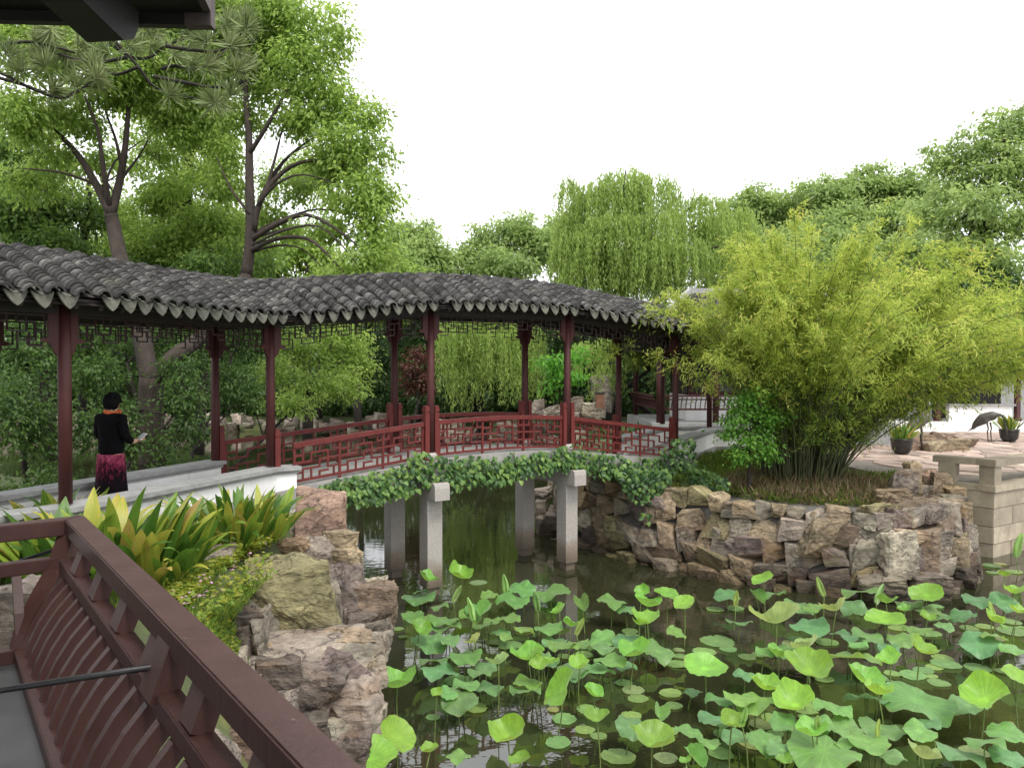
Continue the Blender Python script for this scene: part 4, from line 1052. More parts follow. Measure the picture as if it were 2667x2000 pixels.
# eave corner overhead
EC = PY(546, 36, 4.1); EL = PY(-500, 14, 4.0)
hd = cd.normalized()
m = MB()
zc = EC.z
top_ = [EC, EC + Vector((0.30, -2.6, 0.35)), Vector((4.0, -4.0, zc + .4)), Vector((3.0, -10, zc + .4)), Vector((-10, -10, zc + .4)), Vector((-9.5, 3.6, zc)), Vector((EL.x, EL.y, EL.z))]
vs = [p for p in top_] + [p + Vector((0, 0, 0.13)) for p in top_]; n_ = len(top_)
m.add(vs, [tuple(range(n_ - 1, -1, -1)), tuple(range(n_, 2 * n_))] + [(i, (i + 1) % n_, n_ + (i + 1) % n_, n_ + i) for i in range(n_)])
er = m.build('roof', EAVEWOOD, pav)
m = MB(); hb0 = PY(315, 84, 4.0); hb1 = hb0 - hd * 2.6 + Vector((0, 0, .5)); hz_ = hd.cross(Vector((0, 0, 1)))
prof = [(0, 0.10), (0.0, 0.02), (-0.04, -0.06), (-0.12, -0.10), (-2.2, 0.28), (-2.2, 0.5)]
n_ = len(prof); vs = [hb0 + hd * x + Vector((0, 0, z)) + hz_ * s * 0.10 for s in (-1, 1) for x, z in prof]
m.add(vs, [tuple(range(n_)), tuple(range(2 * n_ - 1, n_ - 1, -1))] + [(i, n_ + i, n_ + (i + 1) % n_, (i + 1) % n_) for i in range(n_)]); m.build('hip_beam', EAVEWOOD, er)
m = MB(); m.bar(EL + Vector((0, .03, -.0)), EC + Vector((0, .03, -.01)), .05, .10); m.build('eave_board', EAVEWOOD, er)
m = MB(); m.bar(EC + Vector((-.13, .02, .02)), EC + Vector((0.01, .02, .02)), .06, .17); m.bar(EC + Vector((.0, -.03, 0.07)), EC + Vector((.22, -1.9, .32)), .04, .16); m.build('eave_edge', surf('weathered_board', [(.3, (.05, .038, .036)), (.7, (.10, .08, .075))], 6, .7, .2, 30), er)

# ------------------------------------------------------------------ lotus
def lotus_material():
    m, n, l, p = new_mat('lotus_leaf')
    tc = n.new("ShaderNodeTexCoord"); sx = n.new("ShaderNodeSeparateXYZ"); l.new(tc.outputs['Object'], sx.inputs[0])
    oi = n.new("ShaderNodeObjectInfo")
    ang = mathn(n, l, 'ARCTAN2', sx.outputs[1], sx.outputs[0]); wv = mathn(n, l, 'ABSOLUTE', mathn(n, l, 'SINE', mathn(n, l, 'MULTIPLY', ang, 10.0)))
    rad = mathn(n, l, 'SQRT', mathn(n, l, 'ADD', mathn(n, l, 'POWER', sx.outputs[0], 2.0), mathn(n, l, 'POWER', sx.outputs[1], 2.0)))
    line = mathn(n, l, 'LESS_THAN', mathn(n, l, 'MULTIPLY', wv, rad), 0.16)
    cen = ramp(n, [(0.0, (1, 1, 1)), (0.1, (.6, .6, .6)), (0.2, (0, 0, 0))]); l.new(rad, cen.inputs[0])
    t = noise_node(n, l, 2.2, 6, .65, pos_vec(n, l, (1, 1, 1), True, True)); rv = ramp(n, [(0.3, (.72, .76, .72)), (.7, (1.2, 1.16, 1.1))]); l.new(t.outputs[0], rv.inputs[0])
    c = mixc(n, l, 1.0, oi.outputs['Color'], rv.outputs[0], 'MULTIPLY')
    hl = n.new("ShaderNodeHueSaturation"); hl.inputs['Value'].default_value = 1.35; l.new(c, hl.inputs['Color'])
    c = mixc(n, l, mathn(n, l, 'MULTIPLY', line, 0.6), c, hl.outputs[0]); c = mixc(n, l, cen.outputs[0], c, hl.outputs[0])
    # brown eaten margins on some leaves
    te = noise_node(n, l, 5, 5, .7, pos_vec(n, l, (1, 1, 1), True, True)); edge = mathn(n, l, 'MULTIPLY_ADD', te.outputs[0], 0.5, mathn(n, l, 'SUBTRACT', rad, 0.12))
    re = ramp(n, [(1.10, (0, 0, 0)), (1.2, (1, 1, 1))]); re.color_ramp.elements[0].position = .965; re.color_ramp.elements[1].position = 1.0; l.new(mathn(n, l, 'MULTIPLY', edge, .84), re.inputs[0])
    c = mixc(n, l, mathn(n, l, 'MULTIPLY', re.outputs[0], .7), c, (0.22, 0.17, 0.05))
    g = n.new("ShaderNodeNewGeometry")
    hu = n.new("ShaderNodeHueSaturation"); hu.inputs['Value'].default_value = 1.2; hu.inputs['Saturation'].default_value = .85; hu.inputs['Hue'].default_value = .49; l.new(c, hu.inputs['Color'])
    c2 = mixc(n, l, g.outputs['Backfacing'], c, hu.outputs[0])
    l.new(c2, p.inputs['Base Color']); p.inputs['Roughness'].default_value = .42; p.inputs['Specular IOR Level'].default_value = .55; p.inputs['Sheen Weight'].default_value = .25; p.inputs['Sheen Roughness'].default_value = .5
    hgt = mathn(n, l, 'MULTIPLY_ADD', line, -0.5, t.outputs[0]); l.new(bump(n, l, hgt, .35, .02), p.inputs['Normal'])
    tr = n.new("ShaderNodeBsdfTranslucent"); h3 = n.new("ShaderNodeHueSaturation"); h3.inputs['Value'].default_value = 1.5; h3.inputs['Hue'].default_value = .475; l.new(c, h3.inputs['Color']); l.new(h3.outputs[0], tr.inputs[0])
    ms = n.new("ShaderNodeMixShader"); ms.inputs[0].default_value = .38; l.new(p.outputs[0], ms.inputs[1]); l.new(tr.outputs[0], ms.inputs[2]); l.new(ms.outputs[0], n["Material Output"].inputs[0])
    return m
LOTUS = lotus_material()
STEM = surf('lotus_stem', [(.3, (.09, .14, .03)), (.7, (.16, .21, .06))], 12, .6, .2, 60)
def lotus_mesh(kind, seed):
    r = random.Random(seed); nr, na = 7, 52; vs = [(0, 0, 0)]; ph = [r.uniform(0, 6.28) for _ in range(6)]
    k1, k2, k3 = r.choice((2, 3)), r.choice((4, 5, 6)), r.choice((11, 13, 15))
    P = {'w': (.12, .15, .085), 'c': (.55, .14, .075), 't': (.26, .09, .05), 'h': (.15, .10, .06), 'f': (.015, .006, .006)}[kind]
    for i in range(1, nr + 1):
        q = i / nr
        for j in range(na):
            a = 2 * math.pi * j / na
            rad = q * (1 + (.045 * math.sin(k1 * a + ph[0]) + .025 * math.sin(k2 * a + ph[1]) + .022 * math.sin(k3 * a + ph[5])) * q * q)
            if kind == 'f': rad *= 1 - .22 * q * math.exp(-((a - 3.0) / .07) ** 2)
            x, y = rad * math.cos(a), rad * math.sin(a)
            z = P[0] * q ** 1.7 + P[1] * q ** 2.2 * math.sin(k1 * a + ph[2]) + P[2] * q ** 3 * math.sin(k2 * a + ph[3]) + P[2] * .38 * q ** 5 * math.sin(k3 * a + ph[4])
            if kind == 'w': z -= .13 * q ** 4
            if kind == 'h':
                f_ = .75; z += abs(x) * f_; x *= .62
            if kind == 'c': x *= 1 - .12 * q; y *= 1 - .12 * q
            vs.append((x, y, z))
    fs = [(0, 1 + j, 1 + (j + 1) % na) for j in range(na)]
    for i in range(nr - 1):
        b = 1 + i * na
        for j in range(na): fs.append((b + j, b + na + j, b + na + (j + 1) % na, b + (j + 1) % na))
    me = bpy.data.meshes.new('lotus_blade'); me.from_pydata(vs, [], fs); me.update(); me.materials.append(LOTUS); me.polygons.foreach_set('use_smooth', [True] * len(fs)); return me
def rolled_mesh(seed):
    r = random.Random(seed); vs, fs = [], []; nz, na = 9, 10
    for s in (-1, 1):
        b = len(vs)
        for i in range(nz + 1):
            t = i / nz; rad = .085 * math.sin(math.pi * min(1, .12 + .85 * t)) ** .6 * (1 - .25 * t)
            for j in range(na + 1):
                a = s * (-1.2 + 4.6 * j / na); rr_ = rad * (1 - .25 * j / na) * (1 + .10 * math.sin(9 * t + j))
                vs.append((s * rad * .85 + rr_ * math.cos(a) * s, rr_ * math.sin(a) + .03 * math.sin(3 * t), t - .5 + .02 * math.sin(j * 1.3 + 6 * t)))
        for i in range(nz):
            for j in range(na): q = b + i * (na + 1) + j; fs.append((q, q + 1, q + na + 2, q + na + 1))
    me = bpy.data.meshes.new('rolled_blade'); me.from_pydata(vs, [], fs); me.update(); me.materials.append(LOTUS); me.polygons.foreach_set('use_smooth', [True] * len(fs)); return me
LM = {k: [lotus_mesh(k, 10 * i + ord(k)) for i in range(8)] for k in 'wcthf'}; LM['r'] = [rolled_mesh(i) for i in range(3)]
LO = [(520,395,150,'c'),(725,370,185,'c'),(485,465,100,'d'),(470,503,220,'d'),(1020,425,60,'r'),(715,480,50,'r'),(800,580,65,'r'),(890,590,140,'h'),(1130,450,190,'w'),(1330,470,220,'w'),(920,490,130,'w'),(1070,520,220,'w'),(1220,530,60,'r'),(850,410,120,'f'),
(630,650,200,'w'),(430,620,150,'w'),(1040,640,170,'w'),(890,680,150,'d'),(800,620,150,'w'),(335,705,75,'f'),(365,755,60,'f'),(470,720,170,'c'),(530,790,230,'d'),(660,770,160,'d'),(830,790,130,'p'),(770,880,220,'w'),(560,910,190,'d'),(980,930,170,'p'),(1170,900,250,'c'),
(600,975,260,'d'),(720,1035,180,'f'),(330,1075,280,'c'),(580,1125,90,'c'),(730,1160,250,'d'),(920,1085,200,'d'),(1150,1095,220,'d'),(1385,1095,270,'t'),(1580,1125,150,'c'),(1400,1280,160,'f'),(320,1390,250,'t'),(160,1530,330,'t'),(560,1270,90,'f'),(1040,1400,290,'c'),
(540,1490,130,'c'),(720,1520,160,'w'),(1120,1560,150,'c'),(1360,1430,160,'f'),(1530,1350,130,'f'),(1620,1390,110,'f'),(1610,1290,180,'c'),(1550,1220,140,'f'),(1830,1260,130,'f'),(2010,1260,160,'h'),(2100,1195,110,'f'),(2050,1355,140,'f'),(1830,1330,220,'d'),(1960,1450,330,'c'),
(1745,1520,220,'f'),(2050,1530,150,'b'),(2180,1560,90,'c'),(1520,560,150,'h'),(1370,600,130,'c'),(1700,530,190,'w'),(1900,480,120,'c'),(2050,490,150,'t'),(2160,550,120,'t'),(1930,560,190,'c'),(1790,580,120,'d'),(1915,670,230,'c'),(1820,720,110,'f'),(2120,730,130,'w'),
(1830,755,120,'f'),(1440,690,140,'c'),(1300,700,180,'w'),(1340,790,170,'d'),(1480,800,160,'w'),(1650,770,190,'w'),(1660,830,220,'d'),(1850,870,230,'c'),(2000,850,210,'d'),(1600,970,260,'w'),(1520,870,130,'f'),(1400,880,90,'f'),(2140,880,90,'f'),(2120,930,130,'f'),(2130,840,80,'b'),
(1780,1050,110,'f'),(1840,1095,150,'b'),(1870,1150,130,'f'),(2080,1115,150,'f'),(1440,1010,150,'d'),(1500,690,50,'r'),(1010,740,90,'b'),(960,790,110,'f'),(1030,820,100,'f'),(1140,710,120,'f'),(840,1210,140,'f'),(1330,1220,80,'b')]
RO = [(40,545,140,'t'),(540,395,140,'t'),(310,495,170,'d'),(370,510,45,'r'),(235,580,110,'f'),(365,575,110,'f'),(500,510,120,'h'),(600,485,180,'w'),(910,435,55,'r'),(1170,470,240,'d'),(1290,480,62,'r'),(1330,540,150,'c'),(1590,490,200,'t'),(780,560,200,'d'),(860,570,150,'w'),
(1010,590,200,'p'),(1120,570,170,'d'),(390,665,170,'d'),(630,670,350,'p'),(840,690,240,'d'),(1320,660,240,'t'),(1450,590,100,'c'),(1600,590,150,'w'),(1640,610,200,'d'),(1820,620,170,'d'),(1920,520,200,'d'),(2080,530,180,'d'),(2090,370,100,'c'),(2180,170,70,'r'),(2150,480,150,'c'),
(2005,650,150,'c'),(2010,590,55,'r'),(1700,690,120,'d'),(1590,730,170,'f'),(2140,720,180,'f'),(250,785,220,'f'),(165,850,150,'f'),(320,835,110,'f'),(440,885,110,'f'),(520,870,100,'f'),(20,930,110,'f'),(170,960,260,'t'),(820,830,190,'p'),(640,880,170,'c'),(830,900,200,'d'),
(1080,750,210,'d'),(1210,755,190,'d'),(1430,770,180,'d'),(1345,830,130,'d'),(1550,850,220,'c'),(1930,800,270,'d'),(2160,840,190,'w'),(1100,890,390,'w'),(830,975,310,'c'),(930,1025,120,'f'),(1690,890,130,'f'),(1710,930,180,'f'),(1640,950,110,'f'),(1915,955,160,'f'),(2080,975,100,'f'),
(1360,920,190,'c'),(1570,970,130,'f'),(1370,990,100,'f'),(1500,1000,170,'f'),(1665,1050,130,'f'),(1610,1005,90,'f'),(2170,1020,190,'t'),(550,1090,240,'c'),(1180,1040,240,'c'),(1280,1030,170,'d'),(1210,1150,300,'d'),(1530,1170,420,'w'),(1960,1165,340,'c'),(90,1110,130,'d'),
(260,1160,200,'d'),(490,1180,250,'w'),(750,1200,310,'c'),(990,1210,240,'w'),(270,1300,170,'f'),(295,1375,140,'f'),(530,1315,160,'b'),(615,1280,170,'f'),(620,1375,110,'f'),(730,1335,140,'f'),(420,1260,55,'r'),(890,1310,50,'r'),(860,1345,200,'w'),(1060,1330,240,'d'),(1300,1340,290,'d'),
(1280,1340,50,'r'),(1540,1360,190,'w'),(1210,1445,150,'f'),(1070,1440,140,'w'),(480,1430,220,'b'),(190,1430,150,'w'),(270,1500,170,'f'),(100,1540,190,'h'),(930,1490,490,'w'),(680,1560,120,'c'),(1360,1520,180,'d'),(1560,1530,230,'p'),(1810,1510,290,'d'),(1960,1430,240,'w'),
(2090,1370,230,'w'),(1890,1490,180,'b'),(2130,1530,250,'d'),(720,800,120,'b'),(950,790,140,'f'),(760,770,110,'f'),(1650,560,90,'f'),(2000,300,110,'f'),(2060,290,70,'b'),(2010,345,80,'f'),(2150,340,110,'f'),(2130,660,120,'f'),(1960,690,110,'f'),(1400,700,120,'f'),
(1860,700,110,'f'),(1430,1100,150,'f'),(2040,770,90,'b'),(1150,820,120,'f')]
lr = random.Random(21); items = []
for lst, ox in ((LO, 900), (RO, 1767)):
    for X_, Y_, w, t in lst: items.append((ox + X_ * .4069, 1350 + Y_ * .4069, w * .4069, t))
xr = random.Random(77)
for _ in range(60):
    q = xr.choice([(1150, 1640, 190, 60), (1450, 1700, 220, 60), (2050, 1680, 330, 60), (2250, 1760, 300, 70), (2300, 1900, 300, 70), (1250, 1760, 200, 60), (1950, 1890, 250, 60), (2500, 1640, 150, 70)])
    x, y = xr.gauss(q[0], q[2] * .55), xr.gauss(q[1], q[3] * .6)
    if 1010 < x < 2660 and 1530 < y < 1985: items.append((x, y, xr.uniform(45, 85) * (y - 970) / 750, xr.choice('wddwwfc')))
names = {'w': 'broad wavy green', 'd': 'flat blue-green', 'c': 'cupped light green', 't': 'bright green tilted', 'p': 'pale yellow-green folded', 'h': 'half-folded green', 'r': 'tightly rolled young', 'f': 'round floating green', 'b': 'browned floating'}
cols = {'w': (0.14, 0.30, 0.065), 'd': (0.12, 0.26, 0.085), 'c': (0.17, 0.36, 0.035), 't': (0.19, 0.40, 0.035), 'p': (0.27, 0.36, 0.10), 'h': (0.13, 0.28, 0.05), 'r': (0.22, 0.34, 0.09), 'f': (0.19, 0.33, 0.085), 'b': (0.26, 0.30, 0.10)}
WORDS = ['first', 'second', 'third', 'fourth', 'fifth', 'sixth', 'seventh', 'eighth', 'ninth', 'tenth', 'eleventh', 'twelfth', 'thirteenth', 'fourteenth', 'fifteenth', 'sixteenth', 'seventeenth', 'eighteenth', 'nineteenth', 'twentieth']
bands = [(0, 1545, 'nearest the piers and rubble wall'), (1545, 1615, 'in the back row'), (1615, 1685, 'in the second row from the back'), (1685, 1750, 'in the middle row'), (1750, 1825, 'just in front of the middle row'), (1825, 1905, 'in the second row from the front'), (1905, 2100, 'in the front row')]
def band_of(y):
    for i, (a, b, _) in enumerate(bands):
        if a <= y < b: return i
counts = {}
order = sorted(items, key=lambda q: q[0])
for px, py, w, t in order:
    bi = band_of(py); key = (bi, t); k = counts.get(key, 0); counts[key] = k + 1
    ordw = WORDS[k] if k < 20 else 'next'
    thing = 'lotus leaf' if t not in 'fb' else 'lotus pad'
    label = f"{names[t]} {thing}, {ordw} from left {bands[bi][2]}"
    flat = t in 'fb'
    hgt = {'w': .34, 'd': .26, 'c': .45, 't': .55, 'p': .6, 'h': .4, 'r': .55, 'f': .012, 'b': .010}[t] * (lr.uniform(.8, 1.2) if not flat else 1)
    if flat: hgt += .004 * lr.random() * 3
    P_ = PZ(px, py, hgt); s = w * P_.y / F / 2 * 1.02
    kind = {'d': 'w', 'p': 'c', 'b': 'f'}.get(t, t)
    me = LM[kind][lr.randrange(len(LM[kind]))]
    yaw = lr.uniform(0, 6.28)
    if t in 'wd': R = Euler((lr.gauss(.02, .15), lr.gauss(0, .15), 0)).to_matrix().to_4x4() @ Matrix.Rotation(yaw, 4, 'Z')
    elif t == 'c': R = Euler((lr.gauss(.05, .18), lr.gauss(0, .22), 0)).to_matrix().to_4x4() @ Matrix.Rotation(yaw, 4, 'Z')
    elif t == 't': R = Euler((lr.uniform(.12, .42), lr.gauss(.0, .35), 0)).to_matrix().to_4x4() @ Matrix.Rotation(yaw, 4, 'Z')
    elif t == 'p': R = Euler((lr.uniform(-.5, -.2), lr.gauss(0, .35), 0)).to_matrix().to_4x4() @ Matrix.Rotation(yaw, 4, 'Z')
    elif t == 'h': R = Euler((lr.uniform(.2, .5), lr.gauss(0, .3), lr.uniform(-.8, .8))).to_matrix().to_4x4()
    elif t == 'r': R = Euler((lr.gauss(0, .15), lr.gauss(0, .35), lr.uniform(-.9, .9))).to_matrix().to_4x4()
    else: R = Matrix.Rotation(yaw, 4, 'Z')
    cb = cols[t]; j = lr.uniform(.82, 1.18); hsh = lr.uniform(-.08, .08)
    colr = (cb[0] * j * (1 + hsh * 2), cb[1] * j, cb[2] * j * (1 - hsh * 2), 1)
    sc = Matrix.Diagonal((s, s * lr.uniform(.88, 1.05), s, 1)) if t != 'r' else Matrix.Diagonal((w * 4.6 * P_.y / F / 1.6, w * 4.6 * P_.y / F / 1.6, w * 2.3 * P_.y / F, 1))
    M = Matrix.Translation(P_) @ R @ sc
    if flat:
        o = put('lotus_pad', me, None, M); o.color = colr; tag(o, label, 'lotus pad', 'lotus pads floating in the pond')
    else:
        bx, by = P_.x + lr.uniform(-.08, .08), P_.y + lr.uniform(-.08, .08)
        root = empty('lotus_leaf', (bx, by, 0)); tag(root, label, 'lotus leaf', 'lotus leaves standing in the pond')
        o = put('blade', me, root, M); o.color = colr
        top = P_ if t != 'r' else P_ - (R @ Vector((0, 0, 1))).normalized() * w * 1.1 * P_.y / F
        mbs = MB(); sp = curve_pts((bx, by, -.15), top, 0, 5); off = Vector((lr.uniform(-.03, .03), lr.uniform(-.03, .03), 0))
        sp = [p + off * math.sin(math.pi * i / 5) for i, p in enumerate(sp)]
        mbs.tube(sp, .0075, 6); mbs.build('stem', STEM, root, True)

# ------------------------------------------------------------------ ivy over the bridge edge
def ivy_leaf_mesh(seed):
    r = random.Random(seed)
    a = [(0, 0), (.32, -.12), (.5, .15), (.36, .38), (.30, .62), (0, 1.0), (-.30, .62), (-.36, .38), (-.5, .15), (-.32, -.12)]
    vs = [(x * r.uniform(.9, 1.1), y - .3, -.18 * abs(x) - .12 * y * y) for x, y in a] + [(0, .05, .05)]
    n = len(a); me = bpy.data.meshes.new('ivy_leaf'); me.from_pydata(vs, [], [(i, (i + 1) % n, n) for i in range(n)]); me.update()
    at = me.attributes.new('rnd', 'FLOAT', 'POINT'); at.data.foreach_set('value', [r.random()] * (n + 1))
    return me
IVYM = leaf_mat('ivy_leaf', pal((0.022, 0.058, 0.02), (0.048, 0.11, 0.032), (0.085, 0.175, 0.042), (0.17, 0.27, 0.06)), .25, .42)
IVL = [ivy_leaf_mesh(i) for i in range(6)]
for me in IVL: me.materials.append(IVYM)
ivy = empty('ivy', O(3, -.25, 2.2)); tag(ivy, 'green ivy curtain hanging along the edge of the bridge deck', 'ivy')
ir = random.Random(8); ivt = []
def ivy_line(f0, f1, n, dense=1.0):
    pass
# stations along the bridge: (section, t) -> upper and lower z
up_px = [(824, 1272), (900, 1250), (1000, 1232), (1060, 1200), (1100, 1180), (1180, 1196), (1300, 1196), (1400, 1180), (1470, 1168), (1560, 1180), (1650, 1200), (1740, 1170), (1790, 1205), (1850, 1235), (1890, 1262)]
lo_px = [(830, 1284), (900, 1312), (960, 1312), (1060, 1286), (1100, 1275), (1180, 1272), (1260, 1262), (1330, 1250), (1420, 1228), (1500, 1226), (1580, 1245), (1650, 1262), (1740, 1262), (1800, 1272), (1850, 1280), (1890, 1270)]
def interp(tab, x): return float(np.interp(x, [a for a, _ in tab], [b for _, b in tab]))
def bridge_front(px, off):
    """world xy of the bridge front plane under pixel column px"""
    u = (px - 1333.5) / F
    for k in (2, 3, 4, 5):
        a, b = O(k, off), O(k + 1, off)
        den = (b.x - a.x) - u * (b.y - a.y)
        t = (u * a.y - a.x) / den
        if (t >= 0 or k == 2) and (t <= 1): 
            p = lerp(a, b, t); return p, Vector((-(b - a).normalized().y, (b - a).normalized().x, 0)) * -1
    return O(5, off), Vector((.5, -.8, 0))
for i in range(2300):
    px = ir.uniform(826, 1890); yu, yl = interp(up_px, px), interp(lo_px, px)
    yy = lerp(yu, yl, ir.random() ** 0.9) + ir.gauss(0, 6)
    p, nf = bridge_front(px, -.19)
    if px > 1765: p = Vector((*PY(px, yy, lerp(16.9, 15.6, (px - 1765) / 125)).xy, 0)); nf = Vector((0.1, -1, 0))
    out = ir.uniform(0.0, .15) * (1 if px < 1600 else 1.4)
    w_ = PY(px, yy, p.y); pos = Vector((p.x, p.y, w_.z)) + nf * out
    ivt.append((pos, nf, ir.uniform(.06, .115)))
for i in range(680):    # drapes beside the last pier and at the wall corner
    if i < 560:
        px = ir.uniform(1600, 1745); yy = ir.uniform(1225, 1225 + 150 * (1 - abs(px - 1685) / 75) * ir.random() ** .7 + 20); Yd = 16.0 + ir.uniform(-.1, .2)
    else:
        px = ir.uniform(1745, 1812); yy = ir.uniform(1145, 1235); Yd = 16.75 + ir.uniform(-.1, .1)
    pos = PY(px, yy, Yd); ivt.append((pos, Vector((-.2, -1, 0)).normalized(), ir.uniform(.07, .12)))
ivt.sort(key=lambda q: -q[2] / q[0].length)
co, fa, at = [], [], []
for i, (pos, nf, sz) in enumerate(ivt):
    zax = (nf + Vector((ir.gauss(0, .35), ir.gauss(0, .35), .45 + ir.gauss(0, .3)))).normalized()
    dn = Vector((ir.gauss(0, .35), ir.gauss(0, .2), -1)); yax = (dn - zax * dn.dot(zax)).normalized(); xax = yax.cross(zax)
    M = Matrix((xax, yax, zax)).transposed().to_4x4() @ Matrix.Diagonal((sz, sz, sz, 1)); M.translation = pos
    k = ir.randrange(6)
    if i < 300: put('leaf', IVL[k], ivy, M)
    else:
        A = np.array(M); v = np.array([q.co for q in IVL[k].vertices]); co.append(v @ A[:3, :3].T + A[:3, 3])
        fa.append(np.array([tuple(q.vertices) for q in IVL[k].polygons]) + 11 * (len(co) - 1)); at.append(np.full(11, ir.random()))
tag(link('leaves', np_mesh('ivy_leaves', np.concatenate(co), np.concatenate(fa), IVYM, attr=np.concatenate(at)), ivy), kind='stuff')

# ------------------------------------------------------------------ cast-iron plants on the left bank
def strap_mesh(seed, L=1.0, W=.16, arch=.5):
    r = random.Random(seed); n = 8; vs, at = [], []
    tw = r.uniform(-.3, .3)
    ang = 0.0; x = z = 0.0
    for i in range(n + 1):
        t = i / n; w = W * math.sin(math.pi * min(1, (.10 + .9 * t)) ** 1.15) * .5 * (1 if t < 1 else 0) + .006
        if t < .22: w = lerp(.012, w, t / .22)
        ca = tw * t
        for s in (-1, 0, 1): vs.append((s * w * math.cos(ca), x + abs(s) * w * math.sin(ca) * .3, z + abs(s) * w * .35)); at.append(0)
        ang = arch * t * t * 1.9; x += math.sin(ang) * L / n; z += math.cos(ang) * L / n
    fs = []
    for i in range(n):
        for s in range(2): q = i * 3 + s; fs.append((q, q + 1, q + 4, q + 3))
    me = bpy.data.meshes.new('strap_leaf'); me.from_pydata(vs, [], fs); me.update(); me.polygons.foreach_set('use_smooth', [True] * len(fs)); return me
def strap_mat():
    m, n, l, p = new_mat('strap_leaf')
    oi = n.new("ShaderNodeObjectInfo"); tc = n.new("ShaderNodeTexCoord"); sx = n.new("ShaderNodeSeparateXYZ"); l.new(tc.outputs['Object'], sx.inputs[0])
    t = noise_node(n, l, 3.0, 4, .6, pos_vec(n, l, (14, 2, 1.2), True, True))
    v = mathn(n, l, 'ADD', mathn(n, l, 'MULTIPLY', t.outputs[0], .55), mathn(n, l, 'MULTIPLY', oi.outputs['Random'], .62)); v = mathn(n, l, 'ADD', v, mathn(n, l, 'MULTIPLY', sx.outputs[2], .10))
    r = ramp(n, [(.34, (.05, .12, .018)), (.56, (.11, .22, .028)), (.72, (.25, .33, .04)), (.92, (.42, .38, .06)), (1.0, (.40, .26, .09))]); l.new(v, r.inputs[0])
    l.new(r.outputs[0], p.inputs['Base Color']); p.inputs['Roughness'].default_value = .38; p.inputs['Specular IOR Level'].default_value = .45
    wv = noise_node(n, l, 5, 2, .5, pos_vec(n, l, (30, 30, .4), False, True)); l.new(bump(n, l, wv.outputs[0], .3, .01), p.inputs['Normal'])
    tr = n.new("ShaderNodeBsdfTranslucent"); l.new(r.outputs[0], tr.inputs[0]); ms = n.new("ShaderNodeMixShader"); ms.inputs[0].default_value = .3
    l.new(p.outputs[0], ms.inputs[1]); l.new(tr.outputs[0], ms.inputs[2]); l.new(ms.outputs[0], n["Material Output"].inputs[0])
    return m
STRAP = strap_mat()
SL = [strap_mesh(i, 1.0, .145 + .03 * (i % 3), .25 + .17 * (i % 4)) for i in range(9)]
for me in SL: me.materials.append(STRAP)
def strap_plant(label, c, rx, ry, h, n, seed, group=None):
    r = random.Random(seed); root = empty('cast_iron_plant', c); tag(root, label, 'plant', group)
    for i in range(n):
        a = r.uniform(0, 6.28); q = math.sqrt(r.random()); x, y = c[0] + rx * q * math.cos(a), c[1] + ry * q * math.sin(a)
        lean = q * r.uniform(.35, .9); s = h * r.uniform(.65, 1.12) * (1 - .12 * q)
        M = Matrix.Translation((x, y, c[2] - .06)) @ Matrix.Rotation(a - math.pi / 2 + r.gauss(0, .5), 4, 'Z') @ Matrix.Rotation(-lean, 4, 'X') @ Matrix.Rotation(r.gauss(0, .5), 4, 'Z') @ Matrix.Diagonal((s * r.uniform(.75, 1.1), s, s, 1))
        put('leaf', SL[r.randrange(9)], root, M)
    return root
def gpos(px, py, z): return PZ(px, py, z)
p = PZ(285, 1495, 1.95); strap_plant('large yellow-green strap-leaved clump behind the corner of the bench railing', p, .85, .6, .92, 200, 1)
p = PZ(620, 1395, 1.98); strap_plant('yellow-tipped strap-leaved clump beside the end of the white wall', p, .60, .42, .72, 130, 2)
p = PZ(60, 1490, 1.95); strap_plant('low strap-leaved clump behind the left end of the bench railing', p, .5, .4, .55, 70, 3)
p = PZ(170, 1400, 1.98); strap_plant('strap-leaved clump against the low wall beside the leftmost column', p, .5, .38, .7, 80, 4)

# ------------------------------------------------------------------ grass, ground cover
def blades(name, pts, hmin, hmax, wid, mat, seed, kind='stuff', lean=.5, label=None):
    r = np.random.default_rng(seed); P0 = np.array(pts); n = len(P0)
    L = r.uniform(hmin, hmax, n); D = np.stack([r.normal(0, lean, n), r.normal(0, lean, n), np.ones(n)], 1); D = unit(D)
    C = P0 + D * (L * .5)[:, None]; N = unit(r.normal(size=(n, 3)))
    o = link(name, leaves_mesh(name, C, D, N, L, np.full(n, wid) * r.uniform(.7, 1.3, n), r.random(n), mat)); tag(o, label, None, None, kind); return o
def scatter_px(poly, n, z, seed, jit=.02):
    r = random.Random(seed); out = []; xs_ = [p[0] for p in poly]; ys_ = [p[1] for p in poly]
    while len(out) < n:
        x, y = r.uniform(min(xs_), max(xs_)), r.uniform(min(ys_), max(ys_))
        if inside(poly, x, y): out.append((x, y))
    D = np.array([tuple(ray(x, y)) for x, y in out]); zz = np.full(n, z)
    for it in range(3):
        t = (zz - CAMZ) / D[:, 2]; zz = np.maximum(.2, ground_h(D[:, 0] * t, D[:, 1] * t))
    t = (zz - CAMZ) / D[:, 2]
    return [tuple(q) for q in np.stack([D[:, 0] * t, D[:, 1] * t, zz - jit], 1)]
g = scatter_px([(480, 1480), (700, 1380), (780, 1320), (760, 1290), (500, 1420), (400, 1500)], 5000, 1.85, 1) + scatter_px([(520, 1660), (560, 1560), (700, 1500), (720, 1560), (600, 1700)], 1500, 1.5, 2)
g += [(p[0], p[1], p[2]) for p in scatter_px([(0, 1400), (460, 1330), (640, 1300), (540, 1640), (0, 1560)], 6000, 1.85, 3)]
blades('bank_grass', g, .05, .13, .011, L_GRASS, 5, label='short grass on the left bank between rocks and plants')
